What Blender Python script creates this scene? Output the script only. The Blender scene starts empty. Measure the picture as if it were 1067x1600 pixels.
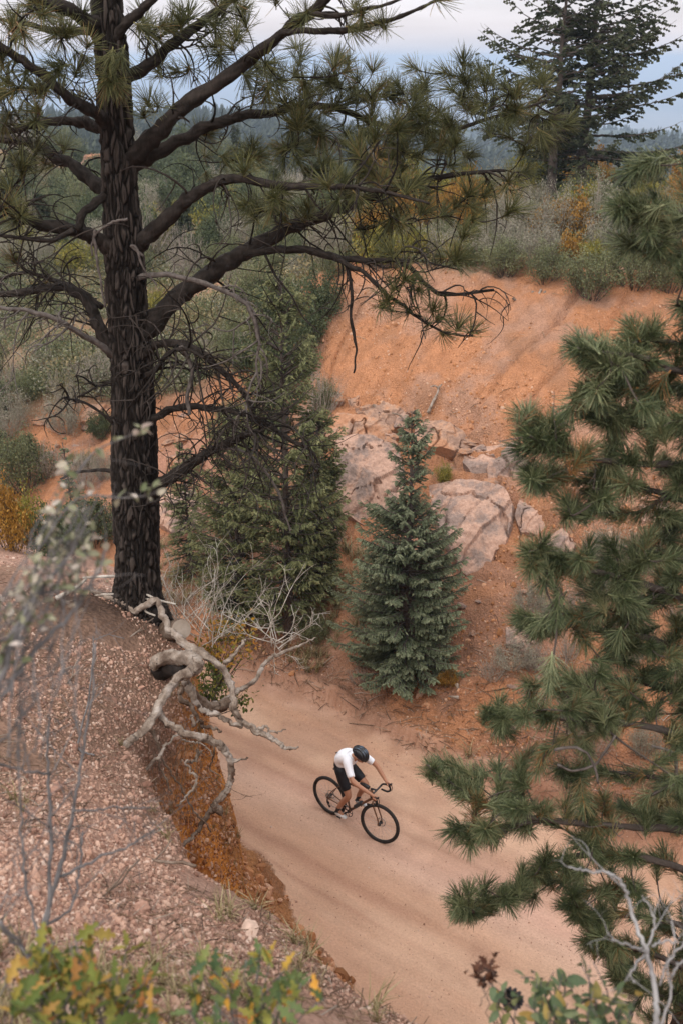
import bpy, math, random
import numpy as np
from mathutils import Vector, Matrix, Quaternion, Euler
R = math.radians
rng = np.random.default_rng(7)
random.seed(7)
SC = bpy.context.scene
COL = SC.collection

# ---------------------------------------------------------------- camera
CAM_H = 11.3
PITCH = R(24.5)
FPX, CX, CY = 1556.0, 533.5, 800.0
cam_d = bpy.data.cameras.new('camera')
cam_d.lens = 35.0
cam_d.sensor_fit = 'VERTICAL'
cam_d.sensor_height = 36.0
cam_d.sensor_width = 24.0
cam_d.clip_start = 0.05
cam_d.clip_end = 40000
cam_d.dof.use_dof = True
cam_d.dof.focus_distance = 11.0
cam_d.dof.aperture_fstop = 2.7
cam = bpy.data.objects.new('camera', cam_d)
COL.objects.link(cam)
cam.location = (0, 0, CAM_H)
cam.rotation_euler = (math.pi / 2 - PITCH, 0, 0)
SC.camera = cam

# ---------------------------------------------------------------- sky and light: an even overcast evening sky
SUN_EL, SUN_AZ = R(50), R(-150)        # azimuth measured from +Y towards +X: light from behind left
world = bpy.data.worlds.new('World')
SC.world = world
world.use_nodes = True
nt = world.node_tree
nt.nodes.clear()
def N(t, kind, **kw):
    n = t.nodes.new(kind)
    for k, v in kw.items():
        setattr(n, k, v)
    return n
def LK(t, a, b):
    t.links.new(a, b)
sky = N(nt, 'ShaderNodeTexSky', sky_type='NISHITA')
sky.sun_disc = False
sky.sun_elevation = SUN_EL
sky.sun_rotation = SUN_AZ
sky.air_density = 1.2
sky.dust_density = 3.0
tc = N(nt, 'ShaderNodeTexCoord')
sep = N(nt, 'ShaderNodeSeparateXYZ'); LK(nt, tc.outputs['Generated'], sep.inputs[0])
mp = N(nt, 'ShaderNodeMapping'); mp.inputs['Scale'].default_value = (2.0, 2.0, 22.0)
LK(nt, tc.outputs['Generated'], mp.inputs[0])
nz = N(nt, 'ShaderNodeTexNoise'); nz.inputs['Scale'].default_value = 1.6; nz.inputs['Detail'].default_value = 5
LK(nt, mp.outputs[0], nz.inputs['Vector'])
ramp = N(nt, 'ShaderNodeValToRGB')
e = ramp.color_ramp.elements
e[0].position = 0.0; e[0].color = (.52, .50, .54, 1)
e[1].position = 1.0; e[1].color = (1.30, 1.30, 1.32, 1)
for p, c in ((.025, (.61, .56, .57, 1)), (.06, (.60, .59, .62, 1)), (.15, (.61, .63, .68, 1)), (.40, (.88, .90, .95, 1))):
    x = ramp.color_ramp.elements.new(p); x.color = c
LK(nt, sep.outputs['Z'], ramp.inputs[0])
rmp2 = N(nt, 'ShaderNodeMapRange')
rmp2.inputs['From Min'].default_value = .35; rmp2.inputs['From Max'].default_value = .68
rmp2.inputs['To Min'].default_value = .90; rmp2.inputs['To Max'].default_value = 1.10
LK(nt, nz.outputs['Fac'], rmp2.inputs['Value'])
mul = N(nt, 'ShaderNodeVectorMath', operation='SCALE')
LK(nt, ramp.outputs['Color'], mul.inputs[0]); LK(nt, rmp2.outputs[0], mul.inputs['Scale'])
mul2 = N(nt, 'ShaderNodeVectorMath', operation='SCALE'); mul2.inputs['Scale'].default_value = 11.0
LK(nt, mul.outputs[0], mul2.inputs[0])
mixs = N(nt, 'ShaderNodeMix', data_type='RGBA'); mixs.inputs['Factor'].default_value = .90
LK(nt, sky.outputs[0], mixs.inputs['A']); LK(nt, mul2.outputs[0], mixs.inputs['B'])
bg = N(nt, 'ShaderNodeBackground'); bg.inputs['Strength'].default_value = .10
LK(nt, mixs.outputs['Result'], bg.inputs['Color'])
wo = N(nt, 'ShaderNodeOutputWorld'); LK(nt, bg.outputs[0], wo.inputs['Surface'])

sun_d = bpy.data.lights.new('sun', 'SUN')
sun_d.energy = 1.5
sun_d.angle = R(40)
sun_d.color = (1.0, .95, .90)
sun = bpy.data.objects.new('sun', sun_d)
COL.objects.link(sun)
sd = Vector((math.sin(SUN_AZ) * math.cos(SUN_EL), math.cos(SUN_AZ) * math.cos(SUN_EL), math.sin(SUN_EL)))
sun.rotation_euler = sd.to_track_quat('Z', 'Y').to_euler()

SC.view_settings.view_transform = 'Standard'
SC.view_settings.look = 'None'
SC.view_settings.gamma = 1.0
SC.view_settings.exposure = 0.58
SC.view_settings.use_curve_mapping = False
SC.cycles.max_bounces = 6
SC.cycles.diffuse_bounces = 3
SC.cycles.transparent_max_bounces = 4
SC.cycles.volume_bounces = 0
SC.cycles.use_denoising = True

# ---------------------------------------------------------------- pixel <-> place
cp, sp = math.cos(PITCH), math.sin(PITCH)
def at(px, py, D):
    """the place seen at pixel (px, py) of the 1067x1600 photograph at depth D metres"""
    a = (px - CX) / FPX; b = (CY - py) / FPX
    return np.array([a * D, (cp + b * sp) * D, CAM_H + (b * cp - sp) * D])
def atY(px, py, Y):
    b = (CY - py) / FPX
    return at(px, py, Y / (cp + b * sp))
def proj(p):
    y = p[1] * cp - (p[2] - CAM_H) * sp
    u = p[1] * sp + (p[2] - CAM_H) * cp
    return CX + FPX * p[0] / y, CY - FPX * u / y, y

# ---------------------------------------------------------------- noise in numpy
def _h(ix, iy, iz, seed):
    n = (ix.astype(np.int64) * 374761393 + iy.astype(np.int64) * 668265263 + iz.astype(np.int64) * 2147483647 + seed * 974711) & 0xffffffff
    n = ((n ^ (n >> 13)) * 1274126177) & 0xffffffff
    n = n ^ (n >> 16)
    return (n & 0xffff) / 65535.0
def vnoise(x, y, z=None, seed=0):
    x = np.asarray(x, float); y = np.asarray(y, float)
    z = np.zeros_like(x) if z is None else np.asarray(z, float)
    ix, iy, iz = np.floor(x), np.floor(y), np.floor(z)
    fx, fy, fz = x - ix, y - iy, z - iz
    fx = fx * fx * (3 - 2 * fx); fy = fy * fy * (3 - 2 * fy); fz = fz * fz * (3 - 2 * fz)
    r = 0
    for dx in (0, 1):
        for dy in (0, 1):
            for dz in (0, 1):
                w = (fx if dx else 1 - fx) * (fy if dy else 1 - fy) * (fz if dz else 1 - fz)
                r = r + w * _h(ix + dx, iy + dy, iz + dz, seed)
    return r * 2 - 1
def fbm(x, y, z=None, octaves=4, seed=0, gain=.5):
    r = 0; a = 1.0; f = 1.0
    for o in range(octaves):
        r = r + a * vnoise(x * f + 13.7 * o, y * f - 7.1 * o, None if z is None else z * f + 3.3 * o, seed + o)
        a *= gain; f *= 2.03
    return r
def sstep(a, b, x):
    t = np.clip((x - a) / (b - a), 0, 1)
    return t * t * (3 - 2 * t)

# ---------------------------------------------------------------- terrain heights
def tps_fit(P, Z, lam=.02):
    n = len(P)
    d = np.linalg.norm(P[:, None] - P[None], axis=2)
    K = np.where(d > 0, d * d * np.log(d + 1e-12), 0) + lam * np.eye(n)
    A = np.zeros((n + 3, n + 3))
    A[:n, :n] = K; A[:n, n] = 1; A[:n, n + 1:] = P; A[n, :n] = 1; A[n + 1:, :n] = P.T
    w = np.linalg.solve(A, np.concatenate([Z, np.zeros(3)]))
    return P, w
def tps_eval(m, x, y):
    P, w = m
    sh = np.shape(x); x = np.ravel(x); y = np.ravel(y)
    out = np.empty(len(x))
    for i in range(0, len(x), 40000):
        a, b = x[i:i + 40000], y[i:i + 40000]
        d2 = (a[:, None] - P[:, 0]) ** 2 + (b[:, None] - P[:, 1]) ** 2
        out[i:i + 40000] = (.5 * d2 * np.log(d2 + 1e-12)) @ w[:-3] + w[-3] + a * w[-2] + b * w[-1]
    return out.reshape(sh)

RA = np.array([-1.9, 17.2]); RU = np.array([.79, -.613]); RN = np.array([.613, .79])   # far edge of the road
far_pts = [(630, 1078, 19.25), (480, 1000, 20.2), (560, 1040, 19.6), (740, 830, 21.3), (560, 830, 21.9), (850, 900, 19.6), (950, 1000, 18), (1050, 1000, 17.4),
           (740, 640, 23.2), (560, 640, 24.0), (900, 650, 22.2), (1050, 700, 20.6), (505, 440, 27.2), (650, 425, 27.5), (800, 452, 26.3), (900, 462, 25.2),
           (1060, 455, 24.2), (400, 520, 28.5), (440, 700, 24.5), (300, 600, 29), (100, 560, 31), (300, 450, 38), (100, 420, 42), (0, 330, 60), (250, 330, 60),
           (450, 330, 52), (150, 252, 88), (350, 262, 92), (300, 850, 24), (50, 800, 26), (470, 600, 25.5), (700, 980, 19.6), (850, 1040, 18), (420, 900, 21.6)]
Q = np.array([at(*p) for p in far_pts])
P0 = [q[:2] for q in Q]; Z0 = [q[2] for q in Q]
for t in (-25, -18, -12, -7, -2, 1.5, 3.5, 6, 9, 13, 18, 25):       # the foot of the far slope follows the road
    p = RA + RU * t + RN * .25
    P0.append(p); Z0.append(.05)
for p, z in (((4, 36), 6.1), ((12, 36), 6.3), ((4, 48), 5.8), ((14, 48), 5.8), ((24, 30), 6.6), ((24, 45), 6.2), ((18, 22), 6.4), ((22, 10), 6.4), ((8, 70), 2.0), ((30, 70), 2.5),
             ((-30, 60), 4.5), ((-30, 35), 4.5), ((-22, 26), 1.8), ((-35, 90), 5.0), ((40, 90), -2), ((6, 95), -2), ((-8, 44), 3.4), ((12, 12.5), 2.2)):
    P0.append(np.array(p, float)); Z0.append(z)
FAR = tps_fit(np.array(P0), np.array(Z0), lam=.15)

near_pts = [(60, 1590, 3.2), (300, 1590, 3.5), (550, 1590, 4.0), (690, 1595, 4.6), (100, 1450, 4.2), (300, 1450, 4.8), (440, 1440, 5.4), (560, 1530, 5.0), (50, 1250, 5.6),
            (180, 1250, 6.1), (300, 1345, 5.8), (50, 1100, 7.0), (150, 1100, 7.4), (215, 1150, 7.5), (100, 1000, 8.3), (200, 1000, 8.7), (268, 1025, 8.7), (210, 960, 9.3), (130, 930, 9.6),
            (50, 900, 10.2), (262, 965, 9.6)]
Qn = np.array([at(*p) for p in near_pts])
Pn = [q[:2] for q in Qn]; Zn = [q[2] for q in Qn]
for p, z in (((0, 0), 9.55), ((-2, 0), 9.6), ((2, 0), 9.5), ((-6, 3), 9.0), ((-6, 8), 7.4), ((-7, 14), 5.0), ((-3.5, 13), 4.6), ((0, -4), 9.9), ((-10, 10), 7.5), ((6, 1), 8.8), ((3, 2.4), 7.9), ((6, -4), 9.8), ((-10, -3), 10), ((-12, 18), 5)):
    Pn.append(np.array(p, float)); Zn.append(z)
NEAR = tps_fit(np.array(Pn), np.array(Zn), lam=.02)

edge_px = [(690, 1597, 4.6), (560, 1530, 5.0), (440, 1440, 5.45), (370, 1378, 5.7), (300, 1340, 5.95), (262, 1290, 6.3), (216, 1220, 6.9), (212, 1150, 7.5), (225, 1095, 8.0), (272, 1045, 8.6), (276, 1005, 9.0), (258, 965, 9.6), (240, 945, 10.3)]
E = [at(*p)[:2] for p in edge_px]
E = [np.array(v, float) for v in ((12, 0), (8, 1.4), (4.5, 2.6), (2.6, 3.1), (1.4, 3.15))] + E + [np.array(v, float) for v in ((-2.3, 10.6), (-3.0, 12.5), (-4.5, 14.6), (-8, 17), (-14, 20))]
E = np.array(E)
POLY = np.vstack([E, [(-30, 20), (-30, -30), (30, -30), (30, 0)]])
KP = np.interp(np.arange(len(E)), [0, 4, 8, 11, 13, 16, len(E) - 1], [.2, .25, .45, 1, 1, 1, .4])   # steepness along the edge
def ridge_h(x, y):
    sh = np.shape(x); x = np.ravel(np.asarray(x, float)); y = np.ravel(np.asarray(y, float))
    wob = .10 * fbm(x * 1.7, y * 1.7, octaves=3, seed=5)
    best = np.full(len(x), 1e9); bx = np.zeros(len(x)); by = np.zeros(len(x)); bk = np.zeros(len(x))
    for i in range(len(E) - 1):
        a, b = E[i], E[i + 1]; ab = b - a; L2 = ab @ ab
        t = np.clip(((x - a[0]) * ab[0] + (y - a[1]) * ab[1]) / L2, 0, 1)
        qx, qy = a[0] + t * ab[0], a[1] + t * ab[1]
        d = np.hypot(x - qx, y - qy)
        m = d < best
        best = np.where(m, d, best); bx = np.where(m, qx, bx); by = np.where(m, qy, by); bk = np.where(m, KP[i] + (KP[i + 1] - KP[i]) * t, bk)
    ins = np.zeros(len(x), bool)
    j = len(POLY) - 1
    for i in range(len(POLY)):
        xi, yi, xj, yj = POLY[i, 0], POLY[i, 1], POLY[j, 0], POLY[j, 1]
        c = ((yi > y) != (yj > y)) & (x < (xj - xi) * (y - yi) / (yj - yi + 1e-12) + xi)
        ins ^= c; j = i
    sd_ = np.where(ins, -best, best) + wob
    top = tps_eval(NEAR, x, y)
    ze = tps_eval(NEAR, bx, by)
    d = np.clip(sd_, 0, None)
    f_steep = np.interp(d, [0, .08, .35, .62, 1.2, 2.2, 3.5, 6, 10], [0, .25, 1.9, 4.2, 5.7, 6.5, 7.0, 8.5, 12])
    f_soft = np.interp(d, [0, .15, .5, 1.2, 2.5, 4.2, 5.5, 7, 10], [0, .25, 1.3, 3.2, 5.2, 6.7, 7.5, 9, 12])
    f = f_steep * bk + f_soft * (1 - bk)
    f = f + np.clip(d - 10, 0, None) * 3
    z = np.where(sd_ <= 0, top, ze - f)
    z = z - .10 * np.exp(-(sd_ / .25) ** 2)
    return z.reshape(sh), sd_.reshape(sh)
_last_diff = None
NEARD = lambda x, y: _last_diff
def road_st(x, y):
    s = (x - RA[0]) * RN[0] + (y - RA[1]) * RN[1]
    t = (x - RA[0]) * RU[0] + (y - RA[1]) * RU[1]
    return s, t
def base_h(x, y):
    x = np.asarray(x, float); y = np.asarray(y, float)
    s, t = road_st(x, y)
    far = tps_eval(FAR, np.clip(x, -60, 60), np.clip(y, -20, 100))
    dist = np.hypot(np.clip(np.abs(x) - 60, 0, None), np.clip(y - 90, 0, None))
    drop = np.where(dist > 0, -.055 * dist - 9 * sstep(0, 60, dist), 0)
    far = np.where(dist > 0, far + drop + fbm(x / 160., y / 160., octaves=3, seed=9) * np.clip(dist / 60., 0, 14), far)
    far = np.maximum(far, -250)
    fs = sstep(-.15, 1.2, s + .25 * fbm(t * .7, s * .7, octaves=2, seed=3))
    z = far * fs
    zr, sd_ = ridge_h(x, y)
    global _last_diff
    _last_diff = zr - z
    return np.maximum(z, zr) + .10 * np.exp(-np.abs(zr - z) / .16), s, t, sd_, zr > z
def detail(x, y, z, s, t, sd_, near):
    """finer relief: ledges and rills on the far slope, ruts on the road, crumbly cliff"""
    onroad = (~near) & (s < .0)
    rut = 0.03 * np.exp(-((s + 1.75 + .12 * np.sin(t * .45)) / .20) ** 2) + .03 * np.exp(-((s + 3.4 + .12 * np.sin(t * .45)) / .20) ** 2) + .015 * np.exp(-((s + 2.15 + .2 * np.sin(t * .3)) / .05) ** 2) + .035 * np.exp(-((s + .55 + .15 * np.sin(t * .7)) / .07) ** 2)
    rz = -rut + .012 * fbm(s * 5, t * .5, octaves=3, seed=21) + .012 * fbm(x * 2, y * 2, octaves=2, seed=22)
    lump = .16 * fbm(x * .55, y * .55, octaves=4, seed=31) + .05 * fbm(x * 2.6, y * 2.6, octaves=3, seed=33)
    h = z * 1.9 + .7 * fbm(x * .35, y * .35, octaves=3, seed=35)
    ledge = (sstep(.60, .72, h - np.floor(h)) - (h - np.floor(h))) * .55
    lm = sstep(.4, 1.2, z) * (1 - sstep(3.4, 4.3, z)) * (.5 + .5 * np.clip(fbm(x * .3, y * .3, seed=37), -1, 1))
    fz = lump * sstep(0, 1.5, s) + ledge * lm
    rill = np.abs(vnoise(t * 1.1 + .5 * vnoise(t * .6, s * .5, seed=44), s * .16, seed=45))
    rill2 = np.abs(vnoise(t * 3.1 + .5 * vnoise(t * 1.1, s * .9, seed=46), s * .35, seed=47))
    fz = fz - (.20 * np.exp(-(rill / .10) ** 2) + .07 * np.exp(-(rill2 / .12) ** 2)) * sstep(.6, 2.2, z) * (1 - sstep(6.2, 6.8, z)) * (y < 28.5)
    bank = .17 * np.exp(-((s - .15) / .35) ** 2) * (1 + fbm(t * 1.4, s, octaves=3, seed=41)) + .03 * fbm(x * 5, y * 5, octaves=3, seed=43) * sstep(-.3, .3, s)
    cl = sstep(0.0, .3, sd_)
    wn = sstep(-.30, .45, NEARD(x, y)) if NEARD is not None else 1.0
    mound = .17 * np.exp(-((x + 1.98) ** 2 + (y - 8.0) ** 2) / .38)
    nz_ = (.035 + .14 * cl) * fbm(x * 1.9, y * 1.9, z * 1.2, octaves=4, seed=51) + (.012 + .05 * cl) * fbm(x * 7, y * 7, z * 3, octaves=3, seed=53)
    out = z + np.where(near, nz_ * wn + mound, np.where(onroad, rz, fz + bank))
    return out
def H(x, y):
    z, s, t, sd_, near = base_h(x, y)
    return detail(x, y, z, s, t, sd_, near)
def ground(px, py, d0=1.5, d1=120.):
    """where the line of sight through a pixel meets the ground"""
    D = np.geomspace(d0, d1, 700)
    p = np.array([at(px, py, 1.0) - (0, 0, CAM_H)]).T * D
    x, y, z = p[0], p[1], p[2] + CAM_H
    b = z - H(x, y)
    k = np.where(b < 0)[0]
    if not len(k):
        return None
    k = max(k[0], 1)
    t = b[k - 1] / (b[k - 1] - b[k])
    d = D[k - 1] + (D[k] - D[k - 1]) * t
    return at(px, py, d)
def hz(x, y):
    return float(H(np.array([x]), np.array([y]))[0])

# ---------------------------------------------------------------- mesh helpers
def tag(o, label=None, cat=None, group=None, kind=None):
    if label: o['label'] = label
    if cat: o['category'] = cat
    if group: o['group'] = group
    if kind: o['kind'] = kind
    return o
def link(name, data, parent=None):
    o = bpy.data.objects.new(name, data)
    COL.objects.link(o)
    if parent is not None: o.parent = parent
    return o
def empty(name, loc=(0, 0, 0), label=None, cat=None, group=None, rz=0):
    o = bpy.data.objects.new(name, None)
    COL.objects.link(o)
    o.location = loc; o.rotation_euler = (0, 0, rz); o.empty_display_size = .1
    return tag(o, label, cat, group)
class MB:
    """collects vertices and faces; build() links them as one mesh"""
    def __init__(s):
        s.V = []; s.F = []; s.A = []; s.n = 0
    def add(s, V, F, v=None):
        V = np.asarray(V, float).reshape(-1, 3)
        for f in (F if isinstance(F, list) else [F]):
            s.F.append(np.asarray(f, int) + s.n)
        s.V.append(V)
        a = np.empty(len(V)); a[:] = .5 if v is None else v
        s.A.append(a); s.n += len(V)
    def mesh(s, name, mats, smooth=True, colors=None):
        me = bpy.data.meshes.new(name)
        V = np.concatenate(s.V)
        tot = sum(len(f) for f in s.F)
        sizes = np.concatenate([np.full(len(f), f.shape[1]) for f in s.F])
        idx = np.concatenate([f.ravel() for f in s.F])
        starts = np.concatenate([[0], np.cumsum(sizes)[:-1]])
        me.vertices.add(len(V)); me.vertices.foreach_set('co', V.ravel().astype(np.float32))
        me.loops.add(len(idx)); me.loops.foreach_set('vertex_index', idx.astype(np.int32))
        me.polygons.add(tot); me.polygons.foreach_set('loop_start', starts.astype(np.int32))
        me.update(calc_edges=True)
        me.polygons.foreach_set('use_smooth', np.full(tot, smooth))
        at_ = me.attributes.new('v', 'FLOAT', 'POINT'); at_.data.foreach_set('value', np.concatenate(s.A).astype(np.float32))
        if colors is not None:
            ca = me.attributes.new('Col', 'FLOAT_COLOR', 'POINT'); ca.data.foreach_set('color', colors.ravel().astype(np.float32))
        for m in (mats if isinstance(mats, (list, tuple)) else [mats]): me.materials.append(m)
        return me
    def build(s, name, mats, parent=None, smooth=True, colors=None):
        return link(name, s.mesh(name, mats, smooth, colors), parent)
def catmull(P, Rr, n):
    P = np.asarray(P, float); Rr = np.asarray(Rr, float)
    if len(P) < 3:
        t = np.linspace(0, 1, n + 1)[:, None]
        return P[0] * (1 - t) + P[-1] * t, Rr[0] * (1 - t[:, 0]) + Rr[-1] * t[:, 0]
    Pe = np.vstack([2 * P[0] - P[1], P, 2 * P[-1] - P[-2]])
    out = []; ro = []
    for i in range(len(P) - 1):
        p0, p1, p2, p3 = Pe[i:i + 4]
        for k in range(n):
            t = k / n
            out.append(.5 * (2 * p1 + (p2 - p0) * t + (2 * p0 - 5 * p1 + 4 * p2 - p3) * t * t + (3 * p1 - p0 - 3 * p2 + p3) * t ** 3))
            ro.append(Rr[i] * (1 - t) + Rr[i + 1] * t)
    out.append(P[-1]); ro.append(Rr[-1])
    return np.array(out), np.array(ro)
def frames(P):
    T = np.gradient(P, axis=0); T /= np.linalg.norm(T, axis=1)[:, None] + 1e-12
    u = np.array([0, 0, 1.]) if abs(T[0][2]) < .9 else np.array([1., 0, 0])
    U = []
    for t in T:
        u = u - t * (u @ t); u /= np.linalg.norm(u) + 1e-12
        U.append(u)
    U = np.array(U)
    return T, U, np.cross(T, U)
def tube(mb, P, Rr, sides=6, v=None, rough=0., seed=0, cap=True, lump=9., ridge=0.):
    P = np.asarray(P, float); Rr = np.broadcast_to(np.asarray(Rr, float), (len(P),))
    T, U, W = frames(P)
    a = np.arange(sides) * 2 * math.pi / sides
    ring = np.cos(a)[None, :, None] * U[:, None] + np.sin(a)[None, :, None] * W[:, None]
    rr = np.repeat(Rr[:, None], sides, 1)
    if rough:
        q = P[:, None] + ring * .05
        rr = rr * (1 + rough * fbm(q[..., 0] * lump, q[..., 1] * lump, q[..., 2] * lump, octaves=2, seed=seed))
    if ridge:
        ls = np.concatenate([[0], np.cumsum(np.linalg.norm(np.diff(P, axis=0), axis=1))])[:, None]
        tw = a[None] + ls * 3.0 + seed
        rr = rr * (1 + ridge * (np.cos(2 * tw) * .6 + np.cos(5 * tw + 1.3) * .45 + .35 * np.cos(9 * tw)))
    V = (P[:, None] + ring * rr[..., None]).reshape(-1, 3)
    n = len(P)
    i = np.arange(n - 1)[:, None] * sides; k = np.arange(sides)[None]
    F = np.stack([i + k, i + (k + 1) % sides, i + sides + (k + 1) % sides, i + sides + k], -1).reshape(-1, 4)
    Fs = [F]
    if cap:
        V = np.vstack([V, P[0], P[-1] + T[-1] * Rr[-1] * .4])
        c0, c1 = n * sides, n * sides + 1
        k = np.arange(sides)
        Fs.append(np.stack([np.full(sides, c0), (k + 1) % sides, k], -1))
        Fs.append(np.stack([np.full(sides, c1), (n - 1) * sides + k, (n - 1) * sides + (k + 1) % sides], -1))
    mb.add(V, Fs, v)
def box(mb, c, size, rot=None, v=None, bev=0):
    x = np.array([(a, b, d) for a in (-.5, .5) for b in (-.5, .5) for d in (-.5, .5)]) * np.array(size)
    if rot is not None: x = x @ np.array(rot).T
    F = np.array([(0, 1, 3, 2), (4, 6, 7, 5), (0, 4, 5, 1), (2, 3, 7, 6), (0, 2, 6, 4), (1, 5, 7, 3)])
    mb.add(x + np.array(c), F, v)
def unit(v):
    v = np.asarray(v, float)
    return v / (np.linalg.norm(v) + 1e-12)

# ---------------------------------------------------------------- materials
def mat(name, rough=.85, spec=.3):
    m = bpy.data.materials.new(name); m.use_nodes = True
    b = m.node_tree.nodes['Principled BSDF']
    b.inputs['Roughness'].default_value = rough
    b.inputs['Specular IOR Level'].default_value = spec
    return m, m.node_tree, b
def noise_node(t, scale, detail=4, vec=None, rough=.6):
    n = N(t, 'ShaderNodeTexNoise'); n.inputs['Scale'].default_value = scale; n.inputs['Detail'].default_value = detail; n.inputs['Roughness'].default_value = rough
    if vec is not None: LK(t, vec, n.inputs['Vector'])
    return n
def rampn(t, fac, stops):
    r = N(t, 'ShaderNodeValToRGB'); LK(t, fac, r.inputs[0])
    el = r.color_ramp.elements
    el[0].position, el[0].color = stops[0][0], (*stops[0][1], 1)
    el[1].position, el[1].color = stops[-1][0], (*stops[-1][1], 1)
    for p, c in stops[1:-1]:
        x = el.new(p); x.color = (*c, 1)
    return r
def leaf_mat(name, stops, rough=.6, spec=.25, trans=.25, per_object=False):
    """foliage: colour by the value stored with every leaf, a little light passing through"""
    m, t, b = mat(name, rough, spec)
    a = N(t, 'ShaderNodeAttribute', attribute_name='v')
    fac = a.outputs['Fac']
    if per_object:
        oi = N(t, 'ShaderNodeObjectInfo')
        ad = N(t, 'ShaderNodeMath', operation='MULTIPLY_ADD'); ad.inputs[1].default_value = .35
        LK(t, oi.outputs['Random'], ad.inputs[0])
        m2 = N(t, 'ShaderNodeMath', operation='MULTIPLY'); m2.inputs[1].default_value = .65
        LK(t, fac, m2.inputs[0]); LK(t, m2.outputs[0], ad.inputs[2]); fac = ad.outputs[0]
    r = rampn(t, fac, stops)
    LK(t, r.outputs[0], b.inputs['Base Color'])
    if trans:
        tr = N(t, 'ShaderNodeBsdfTranslucent'); LK(t, r.outputs[0], tr.inputs['Color'])
        mx = N(t, 'ShaderNodeMixShader'); mx.inputs[0].default_value = trans
        LK(t, b.outputs[0], mx.inputs[1]); LK(t, tr.outputs[0], mx.inputs[2])
        LK(t, mx.outputs[0], t.nodes['Material Output'].inputs['Surface'])
    return m
def solid_mat(name, c1, c2, scale=8, rough=.85, bump=0., bscale=30, spec=.3, metal=0, stretch=None, detail=5):
    m, t, b = mat(name, rough, spec)
    b.inputs['Metallic'].default_value = metal
    tcn = N(t, 'ShaderNodeTexCoord'); vec = tcn.outputs['Object']
    if stretch:
        mp_ = N(t, 'ShaderNodeMapping'); mp_.inputs['Scale'].default_value = stretch; LK(t, vec, mp_.inputs[0]); vec = mp_.outputs[0]
    n = noise_node(t, scale, detail, vec)
    r = rampn(t, n.outputs['Fac'], [(.32, c1), (.68, c2)])
    LK(t, r.outputs[0], b.inputs['Base Color'])
    if bump:
        n2 = noise_node(t, bscale, 5, vec)
        bp = N(t, 'ShaderNodeBump'); bp.inputs['Strength'].default_value = 1; bp.inputs['Distance'].default_value = bump
        LK(t, n2.outputs['Fac'], bp.inputs['Height']); LK(t, bp.outputs[0], b.inputs['Normal'])
    return m

# ---------------------------------------------------------------- geometry-node scatter for uncountable stuff
def gn_scatter(name, pts, rots, scales, meshes, parent=None, kind='stuff', label=None, cat=None, idx=None):
    me = bpy.data.meshes.new(name)
    n = len(pts)
    me.vertices.add(n); me.vertices.foreach_set('co', np.asarray(pts, np.float32).ravel())
    a = me.attributes.new('rot', 'FLOAT_VECTOR', 'POINT'); a.data.foreach_set('vector', np.asarray(rots, np.float32).ravel())
    a = me.attributes.new('scl', 'FLOAT_VECTOR', 'POINT')
    sc_ = np.asarray(scales, np.float32)
    if sc_.ndim == 1: sc_ = np.repeat(sc_[:, None], 3, 1)
    a.data.foreach_set('vector', sc_.ravel())
    a = me.attributes.new('idx', 'INT', 'POINT')
    a.data.foreach_set('value', (rng.integers(0, len(meshes), n) if idx is None else np.asarray(idx)).astype(np.int32))
    me.update()
    coll = bpy.data.collections.new(name + '_pieces')
    for i, m in enumerate(meshes):
        ob = bpy.data.objects.new('piece', m); coll.objects.link(ob)
    g = bpy.data.node_groups.new(name + '_scatter', 'GeometryNodeTree')
    g.interface.new_socket('Geometry', in_out='INPUT', socket_type='NodeSocketGeometry')
    g.interface.new_socket('Geometry', in_out='OUTPUT', socket_type='NodeSocketGeometry')
    gi = N(g, 'NodeGroupInput'); go = N(g, 'NodeGroupOutput')
    ci = N(g, 'GeometryNodeCollectionInfo'); ci.inputs['Collection'].default_value = coll
    ci.inputs['Separate Children'].default_value = True; ci.inputs['Reset Children'].default_value = True
    ip = N(g, 'GeometryNodeInstanceOnPoints'); ip.inputs['Pick Instance'].default_value = True
    ra = N(g, 'GeometryNodeInputNamedAttribute', data_type='FLOAT_VECTOR'); ra.inputs['Name'].default_value = 'rot'
    sa = N(g, 'GeometryNodeInputNamedAttribute', data_type='FLOAT_VECTOR'); sa.inputs['Name'].default_value = 'scl'
    ia = N(g, 'GeometryNodeInputNamedAttribute', data_type='INT'); ia.inputs['Name'].default_value = 'idx'
    er = N(g, 'FunctionNodeEulerToRotation')
    LK(g, gi.outputs[0], ip.inputs['Points']); LK(g, ci.outputs[0], ip.inputs['Instance'])
    LK(g, ra.outputs['Attribute'], er.inputs[0]); LK(g, er.outputs[0], ip.inputs['Rotation'])
    LK(g, sa.outputs['Attribute'], ip.inputs['Scale']); LK(g, ia.outputs['Attribute'], ip.inputs['Instance Index'])
    LK(g, ip.outputs[0], go.inputs[0])
    o = link(name, me, parent)
    md = o.modifiers.new('scatter', 'NODES'); md.node_group = g
    return tag(o, label, cat, None, kind)
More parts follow.
